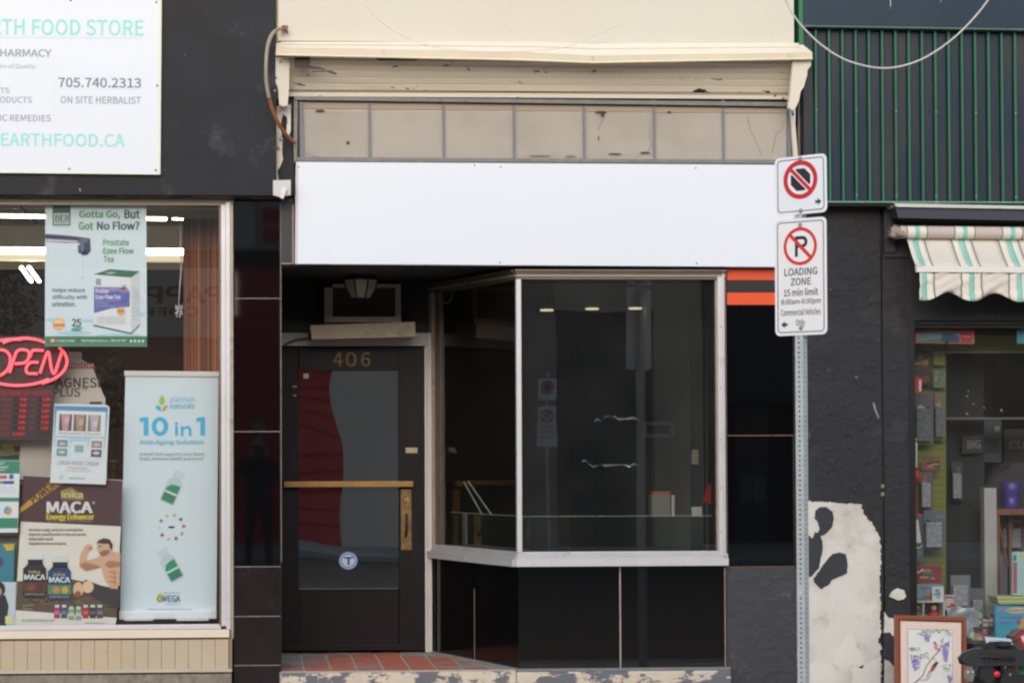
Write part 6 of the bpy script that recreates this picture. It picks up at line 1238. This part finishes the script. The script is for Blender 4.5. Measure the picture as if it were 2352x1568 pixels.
mk('lamp_base', MB().lathe((pt_.x, pt_.y, zc), (0, 0, -1), [(0, 0.10), (0.02, 0.105), (0.035, 0.09)], M('lamp_bronze', (70, 64, 60), 0.5, 0.1, metal=0.4), 8), t)
fg = M('frosted_glass', (170, 164, 150), 0.5, 0.05, spec=0.5); zt_ = zc - 0.03; zb_ = Z(684, 0.75, 828)
m = MB(); n = 8
for k in range(n):
    a0, a1 = 2 * math.pi * (k + 0.06 + 0.5) / n, 2 * math.pi * (k + 0.94 + 0.5) / n
    def rp(a, r, z): return (pt_.x + r * math.sin(a), pt_.y - r * math.cos(a), z)
    m = MB(); zm = (zt_ * 0.5 + zb_ * 0.5); m.add([rp(a0, 0.115, zt_), rp(a1, 0.115, zt_), rp(a1, 0.10, zm), rp(a0, 0.10, zm), rp(a1, 0.065, zb_), rp(a0, 0.065, zb_)], [(0, 1, 2, 3), (3, 2, 4, 5)], fg); mk('lamp_pane', m, t)
m = MB()
for k in range(n):
    a = 2 * math.pi * (k + 0.5) / n; m.tube([rp(a, 0.118, zt_), rp(a, 0.103, zm), rp(a, 0.067, zb_)], 0.005, MATS['lamp_bronze'], 5)
m.lathe((pt_.x, pt_.y, zb_), (0, 0, -1), [(-0.004, 0.066), (0.004, 0.06)], MATS['lamp_bronze'], 8); mk('lamp_ribs', m, t)

# ================================================================ things inside the vacant shop
for k, (a, b) in enumerate(((1256, 712), (1360, 709), (1459, 708))):
    y = 5.2; t = thing('ceiling_spot', ('left', 'middle', 'right')[k] + ' one of three small ceiling spots inside the vacant shop', 'light', P(a, b, y), 'ceiling spots in the vacant shop')
    mk('lens', MB().lathe(P(a, b + 2, y), (0, 0, 1), [(0, 0.055), (0.012, 0.06)], spot_on, 14), t); mk('can', MB().lathe(P(a, b - 2, y), (0, 0, 1), [(0.0, 0.05), (0.08, 0.05)], M('spot_can', (120, 116, 108), 0.5, 0), 14), t)
film = M('crumpled_film_highlight', (150, 166, 180), 0.08, 0.3, 20, spec=1.0, coat=1.0)  # pale colour and streak shape stand in for highlights on crumpled plastic
for k, pts in enumerate(([(1364, 968), (1372, 963), (1380, 966), (1388, 957), (1398, 955), (1404, 958), (1412, 957), (1420, 962), (1436, 961), (1452, 960), (1462, 961), (1470, 968)], [(1338, 1058), (1346, 1056), (1350, 1064), (1362, 1070), (1376, 1067), (1390, 1069), (1404, 1067), (1420, 1068), (1434, 1066), (1446, 1070), (1456, 1066), (1467, 1067)])):
    rn = random.Random(k + 4); v = []; n = len(pts)
    for i, (a, b) in enumerate(pts):
        for j, w_ in enumerate((-2.2, 0, 2.2)):
            p = P(a, b + w_ * rn.uniform(0.4, 1.6), 0.7); p.y += rn.uniform(-0.02, 0.02); v.append(p)
    solo('plastic_film', MB().add(v, [(i * 3 + j, (i + 1) * 3 + j, (i + 1) * 3 + j + 1, i * 3 + j + 1) for i in range(n - 1) for j in range(2)], film), ('upper', 'lower')[k] + ' highlight strip of crumpled shiny plastic hanging in the vacant shop', 'plastic film', smooth=False)
t = thing('wall_frame', 'small empty grey frame on the far wall of the vacant shop', 'frame', P(1512, 1003, 2.6)); gm = M('grey_frame', (110, 108, 100), 0.7, 0.05)
mk('frame', MB().pbox(1478, 968, 1549, 976, 2.6, 2.63, gm).pbox(1478, 996, 1549, 1004, 2.6, 2.63, gm).pbox(1478, 976, 1486, 996, 2.6, 2.63, gm).pbox(1541, 976, 1549, 996, 2.6, 2.63, gm), t); mk('backing', MB().pbox(1486, 976, 1541, 996, 2.62, 2.64, in_black), t)
t = thing('switch_box', 'pale electrical switch box on the side wall of the vacant shop', 'switch box', P(1598, 1066, 1.9)); mk('box', MB().pbox(1590, 1032, 1605, 1066, 1.9, 1.96, M('pale_switch', (190, 186, 170), 0.5, 0.05)), t, bevel=0.003); mk('dial', MB().lathe(P(1597, 1045, 1.9), (0, -1, 0), [(0, 0.02), (0.01, 0.018), (0.012, 0)], M('yellowed_dial', (226, 214, 160), 0.4, 0), 12), t)
t = thing('carton', 'grey carton with an orange top standing behind the low glass screen', 'box', P(1522, 1183, 0.5)); mk('carton', MB().pbox(1497, 1136, 1540, 1186, 0.5, 0.62, M('grey_carton', (136, 134, 126), 0.7, 0.1)), t, bevel=0.002); mk('orange_flap', MB().pbox(1499, 1128, 1540, 1136, 0.51, 0.6, M('orange_card', (170, 92, 60), 0.6, 0.1)), t)
solo('paint_tube', MB().tube([P(1546, 1186, 0.5), P(1546, 1136, 0.5)], 0.011, M('white_tube', (206, 204, 198), 0.4, 0), 10), 'slim white tube standing beside the grey carton', 'tube', smooth=True)
solo('white_card', MB().prism([(1589, 1164), (1612, 1163), (1613, 1186), (1590, 1186)], 0.4, 0.43, flat((214, 222, 218))), 'small white card standing on the low glass screen', 'card')
solo('red_cloth', MB().prism([(1643, 1105), (1634, 1112), (1628, 1130), (1622, 1150), (1632, 1154), (1643, 1150)], 0.5, 0.56, M('red_cloth', (190, 40, 44), 0.7, 0.1)), 'red cloth at the right edge of the vacant display window', 'cloth', bevel=0.008)
for k, dx in enumerate((0, 9)):
    solo('thin_rod', MB().tube([P(1066 + dx, 1107 - k * 3, 1.35), P(1110 + dx * 2.4, 1186, 1.1)], 0.006, M('pale_rod', (170, 166, 150), 0.5, 0.05), 6), ('left', 'right')[k] + ' one of two thin pale rods leaning in the angled window', 'rod', group='leaning rods')
solo('hook_cable', MB().tube(smooth([P(1010, 668, 1.15), P(1012, 690, 1.12), P(1028, 696, 1.1), P(1038, 682, 1.1), P(1037, 672, 1.1)]), 0.004, M('pale_flex', (150, 148, 140), 0.5, 0), 6), 'thin pale flex looped at the top of the angled window', 'cable', smooth=True)

# ================================================================ the far side of the street (seen only in the reflections)
Q = thing('opposite_building', 'red brick building with a pale fascia reflected in the dark glass', 'building', (-1, -23, 0))
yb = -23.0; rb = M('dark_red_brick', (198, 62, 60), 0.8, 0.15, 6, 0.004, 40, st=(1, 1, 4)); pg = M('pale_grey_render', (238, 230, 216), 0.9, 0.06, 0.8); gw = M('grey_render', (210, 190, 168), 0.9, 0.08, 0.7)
mk('brick_wall', MB().box(-14, 1.45, yb - 1, yb, 0, 3.45, rb), Q)
for k in range(11): mk('brick_band', MB().box(-14, 1.45, yb, yb + 0.04, 0.4 + k * 0.28, 0.44 + k * 0.28, M('brick_darker_band', (168, 50, 50), 0.8, 0.1)), Q)  # narrow bands in a darker red than the brick
mk('upper_wall', MB().box(-14, 1.45, yb - 1, yb - 0.02, 4.92, 7.2, M('warm_grey_wall', (214, 204, 190), 0.9, 0.1, 0.6)), Q)
mk('fascia', MB().box(-14, -0.35, yb - 1, yb + 0.10, 3.46, 4.6, pg), Q); mk('brick_wall', MB().box(-0.33, 1.45, yb - 1, yb + 0.02, 3.46, 4.6, rb), Q); mk('dark_course', MB().box(-14, 1.45, yb - 1, yb + 0.03, 4.61, 4.91, M('dark_fascia', (42, 40, 40), 0.8, 0.1)), Q)
for z0, z1 in ((5.0, 5.27), (5.33, 5.6)): mk('fascia_panel', MB().box(0.1, 0.42, yb - 0.03, yb + 0.02, z0, z1, rb), Q)
mk('panel_joint', MB().box(0.0, 0.03, yb - 0.03, yb - 0.005, 4.93, 6.4, MATS['dark_fascia']), Q)
c = Cv(lambda a, b, l: Vector((a, yb + 0.101 + 0.002 * l, b))); c.text('PAPPAS', -0.55, 4.31, -2.5, 4.01, (40, 38, 38), bold=0.04); c.text('COFFEE', -0.95, 3.95, -2.3, 3.80, (40, 38, 38), bold=0.03); c.out('fascia_lettering', Q)
for x in (-11.5, -8.6, -5.7, -3.0):
    w_ = mk('window', MB().box(x, x + 1.3, yb - 0.01, yb + 0.02, 5.9, 6.8, in_black), Q); mk('window_frame', MB().box(x - 0.08, x + 1.38, yb + 0.0, yb + 0.06, 5.8, 5.89, pg).box(x - 0.08, x + 1.38, yb, yb + 0.06, 6.81, 6.9, pg), w_)
Q2 = thing('opposite_building', 'grey rendered building with dark doors reflected in the display window', 'building', (6, -23, 0))
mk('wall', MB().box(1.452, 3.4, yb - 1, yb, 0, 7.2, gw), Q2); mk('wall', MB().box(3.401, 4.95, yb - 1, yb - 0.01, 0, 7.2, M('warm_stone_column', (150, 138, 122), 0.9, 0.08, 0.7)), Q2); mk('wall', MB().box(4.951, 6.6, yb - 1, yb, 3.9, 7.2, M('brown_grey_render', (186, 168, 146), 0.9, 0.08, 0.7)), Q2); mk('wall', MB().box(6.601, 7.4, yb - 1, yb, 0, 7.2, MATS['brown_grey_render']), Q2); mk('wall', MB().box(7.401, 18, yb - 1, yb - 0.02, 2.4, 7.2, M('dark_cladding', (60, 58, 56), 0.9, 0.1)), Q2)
mk('doorway', MB().box(4.951, 6.6, yb - 1, yb - 0.3, 0, 3.9, M('shaded_shutter', (70, 70, 70), 0.8, 0.1)), Q2); mk('doorway', MB().box(7.401, 18, yb - 1, yb - 0.6, 0, 2.399, in_black), Q2)
gd = mk('glass_door', MB().box(8.05, 8.30, yb - 0.5, yb - 0.46, 0, 2.3, M('door_leaf', (38, 38, 40), 0.4, 0)).box(8.34, 8.62, yb - 0.5, yb - 0.46, 0, 2.3, MATS['door_leaf']), Q2)
for a, b in ((8.16, 8.27), (8.38, 8.49)): mk('pull_handle', MB().tube([(a, yb - 0.4, 0.75), (b, yb - 0.4, 0.75), (b, yb - 0.4, 1.15), (a, yb - 0.4, 1.15), (a, yb - 0.4, 0.75)], 0.012, alu, 6), gd)
mk('cornice', MB().box(1.452, 18, yb, yb + 0.25, 5.5, 5.75, pg), Q2)
# far sign post, seen as a small reflection in the big window
T2 = thing('far_sign_post', 'sign post with two parking plates across the street, seen reflected', 'post', (4.2, -18.4, 0))
mk('pole', MB().box(4.18, 4.22, -18.42, -18.38, 0, 2.75, galv), T2)
for nm, zc2, h2, cc in (('upper_plate', 2.49, 0.305, RED), ('lower_plate', 1.94, 0.6, RED2)):
    mk(nm, MB().box(4.06, 4.34, -18.372, -18.366, zc2 - h2 / 2, zc2 + h2 / 2, flat((248, 242, 232))), T2)
    c = Cv(lambda a, b, l: Vector((4.2 - a, -18.365 + 0.001 * l, b))); cz = zc2 + (0.03 if h2 < 0.4 else 0.15)
    c.ring(0, cz, 0.1, 0.1, 0.024, cc, 3); bar(c, 0, cz, 0.085, 0.011, cc, 2); c.ell(0, cz, 0.06, 0.06, (50, 50, 50), 1) if h2 < 0.4 else c.text('P', -0.035, cz + 0.05, 0.035, cz - 0.05, (40, 40, 40), 1)
    if h2 > 0.4:
        for k, s_ in enumerate(('LOADING', 'ZONE', '15 min limit')): c.text(s_, -0.1, zc2 - 0.0 - k * 0.07, 0.1, zc2 - 0.045 - k * 0.07, (90, 90, 90), 1)
    c.out('plate_symbol', T2)
# street tree with blossom, reflected in the left window
t = thing('tree', 'small leafy street tree with pink blossom across the street, seen reflected', 'tree', (-4.7, -18.9, 0))
mk('trunk', MB().tube(smooth([(-4.7, -18.9, -0.05), (-4.68, -18.9, 1.2), (-4.72, -18.88, 2.6), (-4.6, -18.9, 3.6)]), [0.09 - 0.0018 * i for i in range(25)], M('bark', (70, 58, 48), 0.9, 0.2, 10), 10), t, smooth=True)
rn = random.Random(9)
for k in range(6):
    a = k * 1.05; mk('limb', MB().tube(smooth([(-4.68, -18.9, 2.2 + 0.2 * k), (-4.68 + 0.5 * math.cos(a), -18.9 + 0.5 * math.sin(a), 2.9 + 0.2 * k), (-4.68 + 0.9 * math.cos(a), -18.9 + 0.9 * math.sin(a), 3.4 + 0.2 * k)], 3), 0.025, MATS['bark'], 6), t)
m = MB(); m2 = MB(); lf = M('tree_leaf', (60, 78, 46), 0.7, 0.3, 3)
for k in range(5200):
    d_ = Vector((rn.gauss(0, 1), rn.gauss(0, 1), rn.gauss(0, 1))).normalized() * (rn.random() ** 0.4) * 1.45; p = Vector((-4.65, -18.9, 3.6)) + Vector((d_.x, d_.y, d_.z * 1.1)); p += Vector((noise.noise(p * 1.5), 0, noise.noise(p * 1.5 + Vector((4, 4, 4))))) * 0.3
    a = Vector((rn.uniform(-1, 1), rn.uniform(-1, 1), rn.uniform(-1, 1))).normalized() * 0.05; b = a.cross(Vector((rn.uniform(-1, 1), 1, rn.uniform(-1, 1)))).normalized() * 0.028
    (m2 if k % 13 == 0 else m).add([p - a, p + b, p + a, p - b], [(0, 1, 2, 3)], pk if k % 13 == 0 else lf)
mk('crown', m, t); mk('blossom', m2, t)

# ================================================================ the photographer, faintly reflected in the dark tiles
pn = thing('person', 'person in dark clothes raising a camera, reflected in the black tiles', 'person', (0.02, -14.45, 0))
skin = M('skin', (196, 150, 126), 0.6, 0.04); cloth = M('dark_clothes', (44, 44, 50), 0.85, 0.1, 8); hairm = M('grey_brown_hair', (92, 80, 72), 0.8, 0.2, 30)
J = {}
def body(name, nodes, edges_, mt, root, sub=2):
    me = bpy.data.meshes.new(name); me.from_pydata([tuple(Vector(n_[0]) - ORG[pn.name]) for n_ in nodes], edges_, []); me.materials.append(mt)
    o = bpy.data.objects.new(name, me); COL.objects.link(o); o.parent = pn; ORG[o.name] = ORG[pn.name].copy()
    o.modifiers.new('skin', 'SKIN'); me.skin_vertices or me.attributes
    if not me.skin_vertices:
        bpy.context.view_layer.objects.active = o
        with bpy.context.temp_override(active_object=o, object=o): bpy.ops.mesh.customdata_skin_add()
    sv = me.skin_vertices[0].data
    for i, n_ in enumerate(nodes): r = n_[1]; sv[i].radius = r if isinstance(r, tuple) else (r, r)
    sv[root].use_root = True
    s_ = o.modifiers.new('sub', 'SUBSURF'); s_.levels = sub; s_.render_levels = sub
    for p in me.polygons: p.use_smooth = True
    return o
y0 = -14.45
nodes = [((0.02, y0, 0.95), (0.16, 0.11)), ((0.02, y0, 1.15), (0.145, 0.10)), ((0.02, y0, 1.34), (0.175, 0.11)), ((0.02, y0 + 0.01, 1.46), (0.07, 0.065)), ((0.02, y0 + 0.02, 1.52), (0.055, 0.055)),
         ((-0.17, y0, 1.40), 0.06), ((-0.27, y0 + 0.06, 1.17), 0.048), ((-0.12, y0 + 0.27, 1.46), 0.036), ((0.21, y0, 1.40), 0.06), ((0.31, y0 + 0.06, 1.17), 0.048), ((0.15, y0 + 0.27, 1.46), 0.036),
         ((-0.08, y0, 0.85), 0.095), ((-0.10, y0 + 0.01, 0.48), 0.062), ((-0.11, y0, 0.10), 0.042), ((-0.12, y0 + 0.15, 0.04), 0.035), ((0.12, y0, 0.85), 0.095), ((0.14, y0 + 0.01, 0.48), 0.062), ((0.15, y0, 0.10), 0.042), ((0.16, y0 + 0.15, 0.04), 0.035)]
body('body', nodes, [(0, 1), (1, 2), (2, 3), (3, 4), (2, 5), (5, 6), (6, 7), (2, 8), (8, 9), (9, 10), (0, 11), (11, 12), (12, 13), (13, 14), (0, 15), (15, 16), (16, 17), (17, 18)], cloth, 0)
hd = MB().ball((0.02, y0 + 0.04, 1.63), (0.078, 0.095, 0.115), skin, 20); hd.ball((0.02, y0 + 0.14, 1.615), (0.014, 0.02, 0.022), skin, 8); hd.ball((-0.06, y0 + 0.03, 1.62), (0.012, 0.02, 0.03), skin, 8); hd.ball((0.10, y0 + 0.03, 1.62), (0.012, 0.02, 0.03), skin, 8)
for s_ in (-1, 1): hd.ball((0.02 + s_ * 0.032, y0 + 0.125, 1.64), (0.012, 0.008, 0.007), M('eye_white', (220, 216, 210), 0.3, 0), 8)
hd.ball((0.02, y0 + 0.128, 1.57), (0.024, 0.008, 0.006), M('lips', (170, 100, 92), 0.5, 0), 8); hd.tube([(0.02, y0 + 0.01, 1.50), (0.02, y0 + 0.02, 1.57)], 0.052, skin, 14); mk('head', hd, pn, smooth=True)
mk('hair', MB().ball((0.02, y0 + 0.015, 1.665), (0.088, 0.10, 0.10), hairm, 18), pn, smooth=True)
for s_ in (-1, 1):
    hx = 0.02 + s_ * 0.09; m = MB().ball((hx + s_ * 0.02, y0 + 0.31, 1.51), (0.022, 0.035, 0.045), skin, 10)
    for k in range(4): m.tube([(hx + s_ * 0.02, y0 + 0.33, 1.545 - 0.02 * k), (hx + s_ * 0.005, y0 + 0.375, 1.56 - 0.02 * k), (hx - s_ * 0.03, y0 + 0.385, 1.562 - 0.02 * k)], [0.010, 0.009, 0.007], skin, 8)
    m.tube([(hx + s_ * 0.02, y0 + 0.30, 1.49), (hx, y0 + 0.29, 1.53), (hx - s_ * 0.02, y0 + 0.285, 1.55)], [0.012, 0.010, 0.008], skin, 8); mk('hand', m, pn, smooth=True)
t = thing('hand_camera', 'black camera held up by the photographer', 'camera', (0.02, y0 + 0.36, 1.5)); cb = M('camera_black', (28, 28, 30), 0.5, 0)
mk('camera_body', MB().box(-0.045, 0.085, y0 + 0.30, y0 + 0.37, 1.53, 1.62, cb), t, bevel=0.008); mk('lens_barrel', MB().lathe((0.02, y0 + 0.37, 1.575), (0, 1, 0), [(0, 0.036), (0.09, 0.038), (0.10, 0.034), (0.09, 0.0)], cb, 20), t)
bpy.context.view_layer.update()
